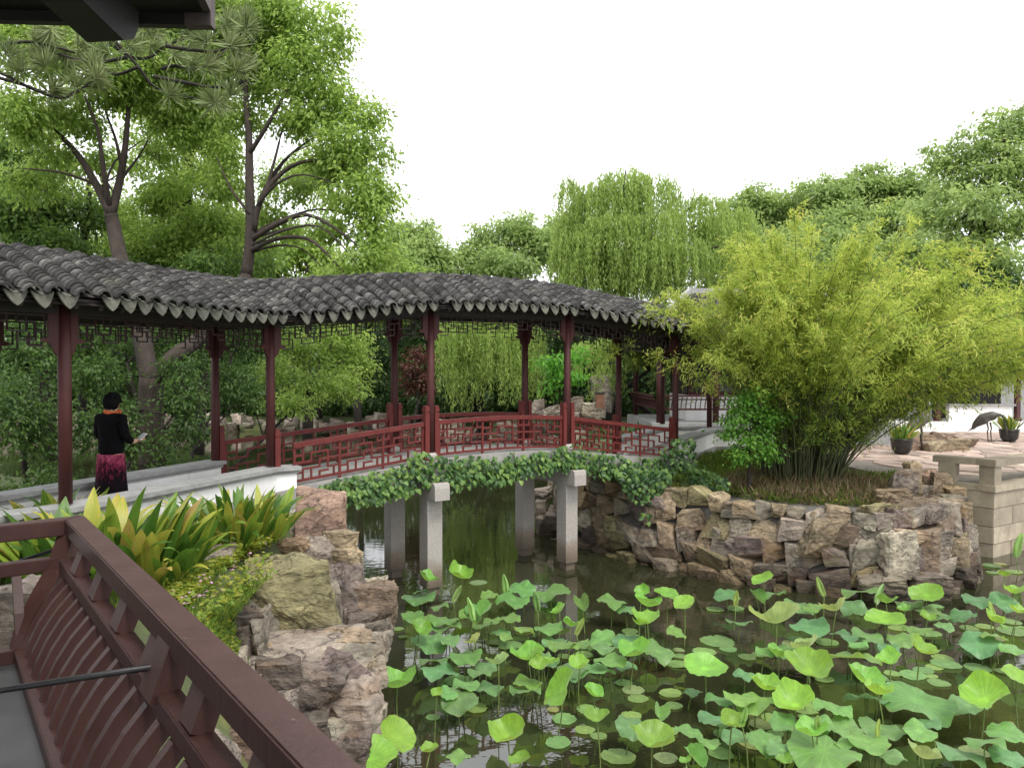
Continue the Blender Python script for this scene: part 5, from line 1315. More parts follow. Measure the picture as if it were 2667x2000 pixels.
def cover(name, pts, size, mat, seed, label):
    r = np.random.default_rng(seed); P0 = np.array(pts); n = len(P0)
    C = P0 + np.stack([np.zeros(n), np.zeros(n), r.uniform(.02, .12, n)], 1); D = unit(np.stack([r.normal(size=n), r.normal(size=n), r.normal(0, .25, n)], 1)); N = unit(np.stack([r.normal(0, .4, n), r.normal(0, .4, n), np.ones(n)], 1))
    L = size * r.uniform(.7, 1.3, n); o = link(name, leaves_mesh(name, C, D, N, L, L * .8, r.random(n), mat)); tag(o, label, None, None, 'stuff'); return o
cover('ground_cover', scatter_px([(430, 1560), (560, 1440), (760, 1330), (740, 1400), (560, 1500), (480, 1600)], 3500, 1.8, 6) + scatter_px([(400, 1500), (700, 1360), (720, 1400), (420, 1560)], 3500, 1.85, 8) + scatter_px([(500, 1680), (540, 1540), (700, 1440), (740, 1560), (620, 1720)], 900, 1.5, 18), .06, L_CLOVER, 7, 'yellow-green clover between the rocks of the left bank')
cover('pink_flowers', [(p[0], p[1], p[2] + .1) for p in scatter_px([(430, 1600), (700, 1440), (720, 1500), (500, 1680)], 60, 1.7, 16)], .04, L_FLOWER, 17, 'tiny pink flowers among the clover')
ig = [];
r_ = random.Random(4)
ISL = [(2.4, 17.2), (3.1, 16.2), (4.2, 15.3), (5.0, 14.75), (6.0, 14.35), (7.0, 14.1), (7.6, 14.4), (8.6, 15.4), (8.8, 18.2), (6.6, 20.6), (4.6, 18.6), (3.9, 17.0)]
while len(ig) < 24000:
    x, y = r_.uniform(2.4, 8.8), r_.uniform(14, 20.5)
    if inside(ISL, x, y): ig.append((x, y, 0))
_a = np.array(ig); ig = [tuple(q) for q in np.stack([_a[:, 0], _a[:, 1], ground_h(_a[:, 0], _a[:, 1]) - .02], 1)]
blades('island_grass', ig, .06, .22, .013, L_GRASS, 9, label='grass and ground cover around the bamboo base')
cover('island_ground_cover', ig[:5000], .07, L_CLOVER, 10, 'low yellow-green ground cover in front of the curved white wall')
dg = []
while len(dg) < 4500:
    a = r_.uniform(0, 6.28); q = r_.random() ** .5; x, y = 6.4 + 2.1 * q * math.cos(a), 15.6 + 1.5 * q * math.sin(a)
    if inside(ISL, x, y): dg.append((x, y, 0))
_a = np.array(dg); dg = [tuple(q) for q in np.stack([_a[:, 0], _a[:, 1], ground_h(_a[:, 0], _a[:, 1]) - .02], 1)]
blades('dry_grass', dg, .12, .42, .014, L_DRY, 11, lean=.7, label='dry straw-coloured grass around the foot of the bamboo')

# ------------------------------------------------------------------ trees
def L_(x, y, Y): return PY(x, y, Y)
YT = 15.9
big_limbs = [

  ([L_(392, 1000, YT), L_(374, 900, YT + .3), L_(350, 780, YT + .8), L_(318, 690, YT + 1.5), L_(296, 590, YT + 2), L_(288, 555, YT + 2)], .20, .15),
  ([L_(400, 1000, YT), L_(445, 935, YT), L_(515, 885, YT + .5), L_(600, 800, YT + 1.2), L_(640, 720, YT + 2)], .17, .14),
  ([L_(290, 560, YT + 2), L_(250, 480, YT + 2), L_(200, 400, YT + 2), L_(140, 340, YT + 2), L_(60, 290, YT + 2)], .11, .03),
  ([L_(290, 560, YT + 2), L_(312, 470, YT + 2.2), L_(325, 390, YT + 2), L_(335, 280, YT + 2), L_(340, 150, YT + 2)], .11, .03),
  ([L_(285, 540, YT + 2), L_(268, 430, YT + 1.6), L_(255, 340, YT + 1.4), L_(220, 250, YT + 1)], .07, .02),
  ([L_(318, 440, YT + 2.2), L_(300, 360, YT + 2), L_(270, 280, YT + 2.4)], .05, .015),
  ([L_(250, 480, YT + 2), L_(160, 450, YT + 1.6), L_(60, 440, YT + 1)], .04, .012),
  ([L_(640, 720, YT + 2), L_(652, 620, YT + 2), L_(650, 480, YT + 2.2), L_(648, 350, YT + 2.4), L_(640, 220, YT + 2.6), L_(660, 80, YT + 2.6)], .14, .04),
  ([L_(660, 600, YT + 2), L_(680, 520, YT + 2), L_(735, 450, YT + 2), L_(800, 420, YT + 1.8), L_(880, 428, YT + 1.6), L_(940, 455, YT + 1.4)], .08, .015),
  ([L_(660, 590, YT + 2), L_(690, 500, YT + 2.6), L_(740, 420, YT + 3), L_(800, 370, YT + 3.2), L_(870, 330, YT + 3.2)], .06, .015),
  ([L_(655, 625, YT + 2), L_(720, 585, YT + 1.6), L_(800, 560, YT + 1.2), L_(880, 600, YT + .8), L_(930, 640, YT + .6)], .07, .015),
  ([L_(650, 655, YT + 2), L_(720, 622, YT + 1.4), L_(800, 622, YT + 1), L_(860, 670, YT + .6), L_(910, 730, YT + .3)], .06, .015),
  ([L_(655, 610, YT + 2), L_(740, 570, YT + 2.4), L_(830, 545, YT + 2.6), L_(920, 560, YT + 2.6)], .045, .012),
  ([L_(650, 400, YT + 2.3), L_(700, 320, YT + 2), L_(760, 210, YT + 2), L_(800, 120, YT + 2)], .06, .015),
  ([L_(662, 560, YT + 2), L_(700, 470, YT + 2.4), L_(760, 400, YT + 2.2), L_(840, 370, YT + 2)], .045, .01),
  ([L_(668, 540, YT + 2), L_(720, 480, YT + 1.6), L_(790, 455, YT + 1.4), L_(880, 480, YT + 1.2)], .04, .008),
  ([L_(660, 620, YT + 2), L_(730, 600, YT + 2.2), L_(810, 590, YT + 2.2), L_(890, 630, YT + 2)], .035, .008),
  ([L_(655, 640, YT + 2), L_(740, 600, YT + 1), L_(830, 590, YT + .8), L_(900, 650, YT + .6), L_(950, 720, YT + .4)], .035, .008),
  ([L_(648, 660, YT + 2), L_(720, 640, YT + 1.8), L_(790, 650, YT + 1.6), L_(850, 710, YT + 1.4)], .035, .008),
  ([L_(690, 510, YT + 2), L_(720, 400, YT + 2.2), L_(740, 330, YT + 2.4), L_(790, 260, YT + 2.4)], .04, .01),
  ([L_(312, 470, YT + 2.2), L_(360, 410, YT + 2.6), L_(400, 340, YT + 2.8)], .04, .01),
  ([L_(270, 500, YT + 2), L_(300, 420, YT + 2.6), L_(380, 360, YT + 3)], .035, .01),
  ([L_(652, 560, YT + 2), L_(600, 490, YT + 2), L_(560, 400, YT + 2.4)], .04, .012),
]
big_lobes = pxlobes([(760, 60, 118, 100, 18.6), (690, 30, 100, 80, 18.8), (795, 180, 105, 90, 18.2), (700, 190, 85, 90, 19), (850, 285, 100, 80, 18), (925, 390, 98, 85, 17.6), (940, 500, 88, 80, 17.4), (985, 610, 66, 100, 17.2), (940, 700, 90, 60, 16.8), (860, 440, 70, 60, 18),
    (780, 320, 75, 50, 18.6), (640, 90, 90, 90, 19), (640, 300, 55, 60, 19), (860, 600, 60, 40, 17.4), (1000, 520, 40, 50, 17.4), (885, 90, 35, 60, 18.2), (960, 300, 45, 45, 17.8)])
more = pxlobes([(560, 60, 95, 90, 18.5), (430, 150, 110, 80, 18), (270, 190, 150, 70, 17.5), (100, 130, 120, 90, 17), (330, 250, 100, 45, 18.2), (40, 280, 90, 70, 17), (510, 260, 70, 70, 18.6), (190, 300, 80, 50, 18), (420, 300, 55, 60, 18.4), (150, 420, 60, 40, 18), (330, 60, 120, 70, 18), (200, 60, 110, 60, 17.5), (480, 20, 90, 60, 18.5)])
more += pxlobes([(540, 350, 60, 45, 18.8), (600, 470, 50, 45, 18.6), (250, 420, 45, 40, 19.5), (420, 400, 50, 45, 19.5), (700, 560, 50, 40, 19.5), (780, 500, 50, 40, 19.5), (80, 480, 70, 50, 18.5), (30, 40, 110, 80, 17.5), (150, 20, 100, 60, 17.8), (420, 60, 90, 70, 18), (600, 170, 70, 60, 18.8), (360, 190, 90, 50, 17.8), (520, 170, 70, 60, 18.4), (90, 340, 70, 50, 17.4), (470, 360, 40, 40, 18.5), (590, 400, 45, 40, 18.6), (230, 350, 40, 30, 18)])
# crown splits: sparse around the forks so the sky shows through
BIGTREE = tree('camphor_tree', 'large forked camphor tree with arching boughs rising behind the left half of the roof', Vector((*L_(398, 1215, YT).xy, gh(-7.7, 16.5))), big_lobes + more, .135, 1150, .36, L_CAMPHOR, BARKLIGHT, limbs=big_limbs, droop=.55, shell=.45, width=.5, seed=7)
tB = [L_(478, 1100, 23), L_(480, 760, 23), L_(482, 560, 23), L_(490, 420, 23), L_(496, 330, 23)]
tree('camphor_tree', 'straight dark-trunked tree standing left of the arching boughs', Vector((*tB[0].xy, .8)), pxlobes([(500, 230, 70, 70, 23), (440, 280, 60, 60, 23), (560, 330, 60, 60, 23), (570, 480, 55, 70, 23), (420, 520, 60, 50, 23), (560, 590, 100, 60, 22), (440, 640, 90, 55, 22)]), .15, 1300, .38, L_CAMPHOR, BARK,
     limbs=[(tB, .26, .13), ([tB[3], L_(525, 350, 23), L_(560, 290, 23)], .11, .03), ([tB[3], L_(470, 300, 23), L_(478, 200, 23)], .09, .03), ([L_(484, 600, 23), L_(540, 560, 23), L_(600, 500, 23)], .05, .02), ([L_(482, 520, 23), L_(440, 440, 23), L_(430, 360, 23)], .05, .02)], seed=8)
tC = [L_(90, 1120, 21), L_(95, 760, 21), L_(110, 600, 21), L_(130, 470, 21)]
tree('evergreen_tree', 'dark leafy tree at the far left above the roof end', Vector((*tC[0].xy, .9)), pxlobes([(60, 430, 100, 80, 21), (130, 540, 90, 70, 21), (30, 570, 90, 90, 20), (160, 640, 90, 55, 20), (230, 560, 45, 60, 21), (90, 680, 120, 55, 20), (380, 690, 90, 40, 22), (560, 690, 110, 40, 20)]), .15, 1000, .38, L_MID, BARK,
     limbs=[(tC, .2, .1), ([tC[2], L_(160, 480, 21), L_(190, 400, 21)], .08, .02), ([tC[2], L_(60, 500, 21), L_(40, 420, 21)], .08, .02), ([L_(215, 760, 21), L_(220, 600, 21), L_(235, 500, 21)], .12, .05)], seed=9)
sp = np.random.default_rng(4); sl = []
for i in range(135):
    x, y = sp.uniform(-20, 880), sp.uniform(220, 660)
    if x > 620 and y < 420: continue
    sl.append((x, y, sp.uniform(28, 62), sp.uniform(24, 46), sp.uniform(20.5, 27)))
tree('camphor_tree', 'loose airy tree filling the gaps between the dark trunks above the left roof', Vector((*L_(250, 1100, 23).xy, .8)), pxlobes(sl), .13, 560, .4, L_CAMPHOR, BARK, trunk=[L_(215, 1100, 24), L_(218, 800, 24), L_(225, 560, 24), L_(235, 420, 24)], tr=.14, nbranch=1, seed=71, reach=1.6)
# background trees far away, left to right
def simple(name, label, ells, leaf, dens, clump, mat, gy=None, tr=.25, **kw):
    lobes = pxlobes(ells); c = sum((l[0] for l in lobes), Vector()) / len(lobes); z = gy if gy is not None else .9
    return tree(name, label, Vector((c.x, c.y, z)), lobes, leaf, dens, clump, mat, tr=tr, **kw)
simple('evergreen_tree', 'bright green tree crown just above the roof between the boughs and the far trees', [(760, 640, 70, 60, 34), (840, 680, 70, 50, 34), (700, 700, 70, 50, 33), (900, 720, 80, 50, 32)], .26, 420, .6, L_CAMPHOR)
simple('round_tree', 'rounded far tree left of the gap in the treeline', [(1010, 650, 60, 65, 46), (1075, 620, 62, 52, 46), (1120, 660, 60, 55, 45), (1060, 700, 100, 60, 44), (1165, 690, 45, 40, 45)], .3, 330, .7, L_FAR)
simple('round_tree', 'broad rounded far tree in the middle of the treeline', [(1270, 640, 72, 58, 48), (1350, 610, 75, 48, 48), (1420, 640, 70, 60, 47), (1310, 700, 110, 50, 46), (1450, 590, 55, 40, 49), (1215, 690, 50, 50, 47)], .3, 330, .7, L_FAR)
simple('round_tree', 'far green tree mass rising left of the bamboo tips', [(2010, 580, 80, 60, 52), (2080, 540, 75, 60, 52), (1960, 650, 90, 60, 50), (1880, 620, 60, 50, 51), (1980, 530, 60, 50, 52), (1920, 570, 60, 50, 52)], .32, 300, .75, L_FAR)
simple('round_tree', 'far rounded tree directly behind the top of the bamboo', [(2160, 520, 90, 62, 50), (2240, 500, 80, 55, 50), (2200, 590, 120, 60, 48), (2320, 520, 80, 60, 50), (2390, 500, 80, 60, 49), (2350, 590, 110, 70, 48), (2280, 470, 60, 40, 50)], .32, 300, .75, L_FAR)
simple('evergreen_tree', 'tall spreading tree at the right edge of the picture', [(2640, 330, 80, 60, 36), (2560, 390, 90, 60, 36), (2630, 440, 90, 60, 35), (2500, 480, 80, 50, 36), (2450, 420, 70, 40, 37), (2560, 540, 110, 60, 34), (2650, 590, 80, 60, 34), (2440, 560, 80, 60, 36), (2620, 690, 90, 60, 33), (2520, 640, 80, 50, 34), (2690, 500, 60, 80, 35)], .26, 300, .6, L_FAR, tr=.35, nbranch=2)
simple('evergreen_tree', 'dark tree low behind the right side of the bamboo', [(2520, 760, 120, 80, 33), (2640, 800, 100, 90, 33), (2400, 760, 90, 80, 34), (2600, 900, 120, 80, 33), (2450, 880, 110, 80, 34)], .26, 330, .65, L_DARK)
simple('evergreen_tree', 'dark evergreen screen behind the willow strands under the roof', [(1100, 880, 90, 110, 46), (1250, 860, 110, 110, 46), (1420, 900, 110, 120, 44), (1300, 980, 140, 70, 45), (1150, 990, 110, 60, 45)], .28, 330, .7, L_DARK)
simple('evergreen_tree', 'dark evergreen behind the right bridge bay', [(1480, 920, 90, 110, 40), (1600, 900, 100, 120, 40), (1720, 930, 90, 110, 40), (1540, 1010, 110, 50, 39), (1680, 1010, 100, 50, 38)], .26, 330, .7, L_DARK)
simple('evergreen_tree', 'dark shrub bank on the far shore left of the red maple', [(900, 960, 80, 90, 50), (980, 930, 80, 100, 50), (820, 1000, 90, 50, 52), (720, 990, 90, 50, 54), (600, 1000, 90, 50, 55), (1010, 1020, 70, 40, 48)], .28, 330, .7, L_DARK)
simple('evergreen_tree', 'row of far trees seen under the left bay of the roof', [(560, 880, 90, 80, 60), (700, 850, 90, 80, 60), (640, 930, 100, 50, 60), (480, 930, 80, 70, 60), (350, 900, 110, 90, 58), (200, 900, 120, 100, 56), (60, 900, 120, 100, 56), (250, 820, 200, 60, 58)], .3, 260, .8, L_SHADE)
simple('evergreen_tree', 'dense dark tree closing the view at the far left behind the roof', [(40, 640, 110, 70, 27), (170, 690, 110, 60, 27), (300, 720, 90, 45, 28), (20, 520, 80, 80, 27), (120, 760, 160, 60, 26)], .2, 480, .5, L_MID)
simple('evergreen_tree', 'green tree mass behind the straight dark trunk above the roof', [(420, 690, 100, 60, 28), (540, 660, 90, 70, 29), (640, 700, 90, 50, 29), (600, 600, 60, 50, 30), (460, 740, 140, 50, 28), (400, 600, 50, 40, 29)], .2, 480, .5, L_MID)
wood_rng = np.random.default_rng(77)
wl_ = []
for i in range(130):
    x = -62 + 124 * i / 129; hgt = wood_rng.uniform(3.2, 5.5); wl_.append((Vector((x + wood_rng.normal(), 66 + wood_rng.normal() * 2.5, hgt * .7)), (2.6, 2.0, hgt * .8)))
for i in range(70):
    x = -44 + 66 * i / 69; Yb = float(np.interp(x, [-44, -28, -14, -6, -1, 4, 22], [50, 57, 56, 51, 46, 43, 44])); hgt = wood_rng.uniform(1.6, 3.2)
    wl_.append((Vector((x + wood_rng.normal() * .5, Yb + wood_rng.normal(), .9 + hgt * .45)), (1.5, 1.2, hgt * .6)))
for i in range(40):
    x = -40 + 60 * i / 39; wl_.append((Vector((x, 68 + wood_rng.normal() * 2, wood_rng.uniform(6.5, 8.0))), (2.6, 2.0, 2.4)))
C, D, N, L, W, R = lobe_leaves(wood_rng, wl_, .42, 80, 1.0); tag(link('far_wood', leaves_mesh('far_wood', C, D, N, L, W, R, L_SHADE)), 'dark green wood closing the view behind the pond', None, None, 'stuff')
simple('round_tree', 'pale green tree mass hidden behind the middle of the bamboo', [(2080, 690, 120, 80, 44), (2240, 700, 130, 80, 44), (2400, 690, 120, 90, 43), (2550, 720, 110, 80, 42), (1950, 740, 100, 70, 44), (2150, 620, 120, 60, 46)], .3, 330, .7, L_FAR)
simple('round_tree', 'light green tree low on the far shore just right of the arching boughs', [(1000, 700, 60, 60, 42), (1050, 740, 70, 60, 42), (930, 740, 70, 50, 42), (880, 780, 80, 60, 42), (990, 800, 90, 60, 42), (760, 780, 100, 60, 44)], .26, 330, .6, L_CAMPHOR)
# understorey between the columns
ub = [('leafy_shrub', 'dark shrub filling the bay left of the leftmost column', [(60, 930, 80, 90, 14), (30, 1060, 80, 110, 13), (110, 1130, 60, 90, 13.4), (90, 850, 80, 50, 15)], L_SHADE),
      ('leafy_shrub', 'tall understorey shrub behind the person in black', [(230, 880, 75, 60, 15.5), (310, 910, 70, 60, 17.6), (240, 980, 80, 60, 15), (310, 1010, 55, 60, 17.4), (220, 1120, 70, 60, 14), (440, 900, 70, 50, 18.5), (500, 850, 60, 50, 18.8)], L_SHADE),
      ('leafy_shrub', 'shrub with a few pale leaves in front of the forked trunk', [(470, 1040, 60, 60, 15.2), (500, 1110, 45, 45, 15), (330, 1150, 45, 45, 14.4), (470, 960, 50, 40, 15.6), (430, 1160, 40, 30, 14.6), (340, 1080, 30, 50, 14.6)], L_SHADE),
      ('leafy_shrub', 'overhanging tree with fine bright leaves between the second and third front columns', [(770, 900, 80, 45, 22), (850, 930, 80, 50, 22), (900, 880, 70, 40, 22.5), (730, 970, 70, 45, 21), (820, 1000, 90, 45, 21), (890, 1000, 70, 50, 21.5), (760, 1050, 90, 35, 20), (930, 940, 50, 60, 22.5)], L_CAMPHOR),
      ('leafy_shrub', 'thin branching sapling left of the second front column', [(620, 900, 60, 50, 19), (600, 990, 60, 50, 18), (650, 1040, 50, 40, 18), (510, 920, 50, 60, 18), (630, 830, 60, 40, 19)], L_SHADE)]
for i, (nm, lb, el, mt) in enumerate(ub):
    lobes = pxlobes(el); c = sum((l[0] for l in lobes), Vector()) / len(lobes)
    bx, by = {3: (-8.6, 17.2), 4: (-8.0, 16.6)}.get(i, (c.x, c.y))
    tree(nm, lb, Vector((bx, by, gh(bx, by) - .1)), lobes, (.10 if i != 3 else .12), (1500 if i != 3 else 1000), .3, mt, tr=.07, nbranch=3, seed=60 + i)
m = MB(); sm = smooth_path([L_(398, 1230, 15.9), L_(392, 1080, 15.9), L_(395, 985, 15.9)], 3); m.tube(sm, [.27 - .03 * i / 6 for i in range(len(sm))], 10); m.build('trunk', BARKLIGHT, BIGTREE, True)
und = [(Vector((-5.6 - .5 * i, 13.9 - .42 * i + .25 * math.sin(i * 2.1), 2.05 + .12 * math.sin(i * 1.7))), (.42, .42, .34)) for i in range(11)]
tree('low_hedge', 'low dark undergrowth along the outside of the back wall at left', Vector((-7.5, 12.2, 1.8)), und, .10, 1300, .25, L_SHADE, tr=.03, cat='hedge')
simple('maple_tree', 'small bright lime-green maple left of the second right-hand column', [(1440, 950, 50, 25, 27), (1480, 985, 50, 22, 27), (1500, 930, 40, 20, 27.5), (1440, 1010, 30, 14, 27)], .17, 600, .4, L_MAPLE, gy=1.6, tr=.06)
simple('maple_tree', 'small red-leaved maple on the far shore', [(1080, 960, 40, 30, 34), (1105, 1000, 35, 30, 34), (1065, 1010, 30, 20, 34), (1090, 930, 30, 22, 34)], .17, 500, .4, L_REDMAPLE, gy=.8, tr=.06)
simple('leafy_shrub', 'bright green gardenia bush left of the bamboo culms', [(1950, 1040, 60, 40, 15.7), (1920, 1090, 50, 35, 15.6), (1995, 1090, 55, 45, 15.7), (1960, 1145, 55, 35, 15.6), (1900, 1130, 30, 20, 15.6), (1935, 1190, 40, 26, 15.5), (1990, 1185, 45, 30, 15.5)], .10, 1200, .22, L_BUSH, gy=1.5, tr=.05, nbranch=3)
# low ivy hedge on the bank in front of the far pavilion
lob = [(Vector((2.6 + .45 * i, 24.5 + .4 * i, 1.75)), (.45, .4, .4)) for i in range(12)]
hd_ = tree('hedge', 'low dark green hedge running below the far pavilion railing', Vector((4.5, 26, 1.5)), lob, .12, 1100, .25, L_SHADE, tr=.04, cat='hedge')

# ------------------------------------------------------------------ willows
def willow(label, base, top_lobes, strands, seed, leaf=.16, lenr=(1.5, 3.2), per=26, tr=.25, pad=None):
    r = np.random.default_rng(seed); root = empty('willow_tree', base); tag(root, label, 'tree')
    mb = MB(); c0 = sum((l[0] for l in top_lobes), Vector()) / len(top_lobes)
    path = curve_pts(base, c0 + Vector((0, 0, .5)), 0, 6, r, .2); mb.tube(path, [tr * (1 - .6 * i / 6) for i in range(7)], 8)
    for c, rad in top_lobes:
        mb.tube(curve_pts(path[4], c + Vector((0, 0, rad[2] * .4)), .5, 6, r, .12), [tr * .4 * (1 - .75 * i / 6) for i in range(7)], 6)
    Cs, Ds, Ns, Ls, Rs = [], [], [], [], []
    vol = np.array([l[1][0] * l[1][2] for l in top_lobes]); vol /= vol.sum()
    for s in range(strands):
        c, rad = top_lobes[int(r.choice(len(top_lobes), p=vol))]
        d = unit(r.normal(size=(1, 3)))[0]; d[2] = abs(d[2]) * r.uniform(-.3, 1)
        p0 = np.array(c) + d * np.array(rad) * r.uniform(.5, 1.0); L = r.uniform(*lenr)
        t = np.sort(r.random(per)); tone = np.clip(r.normal(.5, .18), 0, 1)
        bow = np.array([d[0], d[1], 0]) * .55
        P = p0 + np.outer(t, [0, 0, -L]) + np.outer(np.sqrt(t) * .7, bow) + r.normal(size=(per, 3)) * .045
        D = r.normal(size=(per, 3)) * .42; D[:, 2] -= 1
        Cs.append(P); Ds.append(unit(D)); Ns.append(unit(r.normal(size=(per, 3)) + np.array([0, -.4, .3]))); Ls.append(leaf * r.uniform(.7, 1.3, per)); Rs.append(np.clip(tone + r.normal(0, .12, per), 0, 1))
    L = np.concatenate(Ls); mb.build('trunk', BARK, root, True)
    link('crown', leaves_mesh('crown', np.concatenate(Cs), np.concatenate(Ds), np.concatenate(Ns), L, L * .24, np.concatenate(Rs), L_WILLOW), root)
willow('weeping willow with hanging strands framed under the middle of the bridge roof', Vector((-1.6, 39, .9)), pxlobes([(1180, 850, 50, 45, 36), (1260, 820, 70, 50, 36), (1340, 840, 60, 40, 36), (1390, 880, 30, 40, 36), (1210, 900, 40, 40, 36), (1300, 870, 50, 40, 35)]), 620, 1, .2, (1.6, 3.4), 30)
willow('tall pale green willow rising above the right part of the bridge roof', Vector((4.5, 37.5, 1.2)), pxlobes([(1560, 500, 70, 50, 36), (1630, 460, 70, 40, 36), (1700, 480, 70, 45, 36), (1500, 570, 50, 50, 36), (1600, 580, 80, 50, 35), (1720, 570, 80, 55, 35), (1830, 520, 60, 40, 36), (1860, 590, 60, 50, 36), (1930, 560, 50, 40, 37), (1780, 650, 80, 60, 35), (1650, 680, 80, 60, 35), (1520, 680, 60, 50, 35), (1480, 730, 40, 50, 35), (1480, 480, 30, 30, 36), (1540, 620, 70, 60, 35), (1470, 640, 40, 50, 35.5), (1700, 640, 80, 60, 34.5), (1900, 660, 70, 60, 35)]), 2300, 2, .22, (1.2, 2.8), 30, .3)
willow('willow boughs hanging low behind the last two bridge columns', Vector((5.5, 33, 1.5)), pxlobes([(1540, 900, 50, 30, 31), (1620, 870, 60, 30, 31), (1700, 880, 60, 40, 31), (1760, 900, 40, 50, 31), (1580, 960, 40, 20, 30)]), 380, 3, .18, (.7, 1.6), 24, .15)

# ------------------------------------------------------------------ bamboo
bam = empty('bamboo_clump', PZ(2085, 1262, 1.6)); tag(bam, 'huge spreading yellow-green bamboo clump on the rock island', 'bamboo')
br_ = np.random.default_rng(33); B0 = Vector(bam.location)
Cs, Ds, Ns, Ls, Rs = [], [], [], [], []
culm_pts = []; Cs2, Ds2, Ns2, Ls2, Rs2 = [], [], [], [], []
for i in range(200):
    a = br_.uniform(0, 2 * math.pi); q = math.sqrt(br_.random())
    b = B0 + Vector((.85 * q * math.cos(a), .6 * q * math.sin(a) + .1, 0)); b.z = 1.5
    spread = br_.uniform(.05, 1.0)
    out = Vector((math.cos(a), .62 * math.sin(a), 0)); out += Vector((br_.normal() * .35, br_.normal() * .25, 0))
    if out.x < -.15 and spread > .35 and br_.random() < .55: continue
    H = br_.uniform(4.5, 6.2) * (1 - .26 * spread); R_ = (.8 + 3.1 * spread) * (.66 if out.x < 0 else 1.42)
    pts = []
    for j in range(11):
        t = j / 10; bend = max(0, t - .7)
        pts.append(b + out * R_ * (0.30 * t + .70 * t ** 2.2) + Vector((0, 0, H * (t * 1.06 - .10 * t * t - 1.1 * spread * bend ** 1.6))))
    culm_pts.append(pts)
    m = MB(); m.tube(pts, [.013 * (1 - .75 * j / 10) + .003 for j in range(11)], 5, False); m.build('culm', L_CULM, bam, True)
    # side twigs with leaf sprays
    for s in range(58):
        t = br_.uniform(.36, 1.0) ** .7; t = min(.999, max(.42, t)); t = br_.uniform(.22, .5) if s % 9 == 0 else t; f_ = t * 10; k = int(f_)
        p = np.array(pts[k].lerp(pts[k + 1], f_ - k)); dirn = np.array(pts[k + 1] - pts[k]); dirn /= np.linalg.norm(dirn)
        tw = br_.normal(size=3) * .7 + dirn * .8; tw[2] += .1; tw /= np.linalg.norm(tw); Lt = br_.uniform(.15, .55)
        n = 15; u = br_.uniform(.15, 1.05, n); P = p + np.outer(u * Lt, tw) + br_.normal(size=(n, 3)) * .05; P[:, 2] -= u * u * Lt * .25
        D = br_.normal(size=(n, 3)) * .55 + tw * .8; D[:, 2] -= .35
        tone = np.clip(br_.normal((.40 if s % 9 else .1) if t > .45 else .12, .13), 0, 1)  # low sprays take darker leaf tones: inner-crown shade put into the colour
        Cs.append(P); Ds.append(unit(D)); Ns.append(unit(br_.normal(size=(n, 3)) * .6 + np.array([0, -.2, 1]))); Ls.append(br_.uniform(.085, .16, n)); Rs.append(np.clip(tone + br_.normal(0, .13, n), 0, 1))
L = np.concatenate(Ls)
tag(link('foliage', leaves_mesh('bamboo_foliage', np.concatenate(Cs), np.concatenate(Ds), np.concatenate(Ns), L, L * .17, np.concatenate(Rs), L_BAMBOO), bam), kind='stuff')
# long low culms leaning out to the right over the terrace
for i in range(46):
    b = B0 + Vector((br_.uniform(.2, .8), br_.uniform(-.3, .7), 0)); b.z = 1.5
    R_ = br_.uniform(2.6, 6.2); H = br_.uniform(3.3, 4.8); dy = br_.uniform(-.25, .45)
    pts = [b + Vector((R_ * (.35 * t + .65 * t ** 1.8), R_ * dy * t, H * (1.5 * t - .62 * t * t * (1 + .15 * R_ / 4)))) for t in [j / 10 for j in range(11)]]
    m = MB(); m.tube(pts, [.012 * (1 - .75 * j / 10) + .003 for j in range(11)], 5, False); m.build('culm', L_CULM, bam, True)
    for s in range(60):
        t = min(.999, br_.uniform(.35, 1.0)); f_ = t * 10; k = int(f_); p = np.array(pts[k].lerp(pts[k + 1], f_ - k)); dirn = np.array((pts[k + 1] - pts[k]).normalized())
        tw = br_.normal(size=3) * .7 + dirn * .7; tw[2] -= .25; tw /= np.linalg.norm(tw); Lt = br_.uniform(.2, .65); n = 15; u = br_.uniform(.15, 1.05, n)
        P = p + np.outer(u * Lt, tw) + br_.normal(size=(n, 3)) * .06; P[:, 2] -= u * u * Lt * .35
        D = br_.normal(size=(n, 3)) * .55 + tw * .7; D[:, 2] -= .5; tone = np.clip(br_.normal(.36, .15), 0, 1)
        Cs2.append(P); Ds2.append(unit(D)); Ns2.append(unit(br_.normal(size=(n, 3)) * .6 + np.array([0, -.2, 1]))); Ls2.append(br_.uniform(.10, .19, n)); Rs2.append(np.clip(tone + br_.normal(0, .13, n), 0, 1))
L = np.concatenate(Ls2)
tag(link('foliage', leaves_mesh('bamboo_foliage', np.concatenate(Cs2), np.concatenate(Ds2), np.concatenate(Ns2), L, L * .17, np.concatenate(Rs2), L_BAMBOO), bam), kind='stuff')
# upright bare shoots at the foot
for i in range(120):
    a = br_.uniform(0, 2 * math.pi); q = math.sqrt(br_.random()); b = B0 + Vector((.8 * q * math.cos(a), .5 * q * math.sin(a), 0)); b.z = 1.5
    out = Vector((math.cos(a) * .5 + br_.normal() * .2, .3 * math.sin(a), 0)) * br_.uniform(.5, 1.4); h = br_.uniform(1.3, 2.9)
    m = MB(); m.tube([b + out * (t ** 1.6) + Vector((0, 0, h * t)) for t in (0, .25, .5, .75, 1)], .009, 5, False); m.build('culm', L_CULM, bam, True)

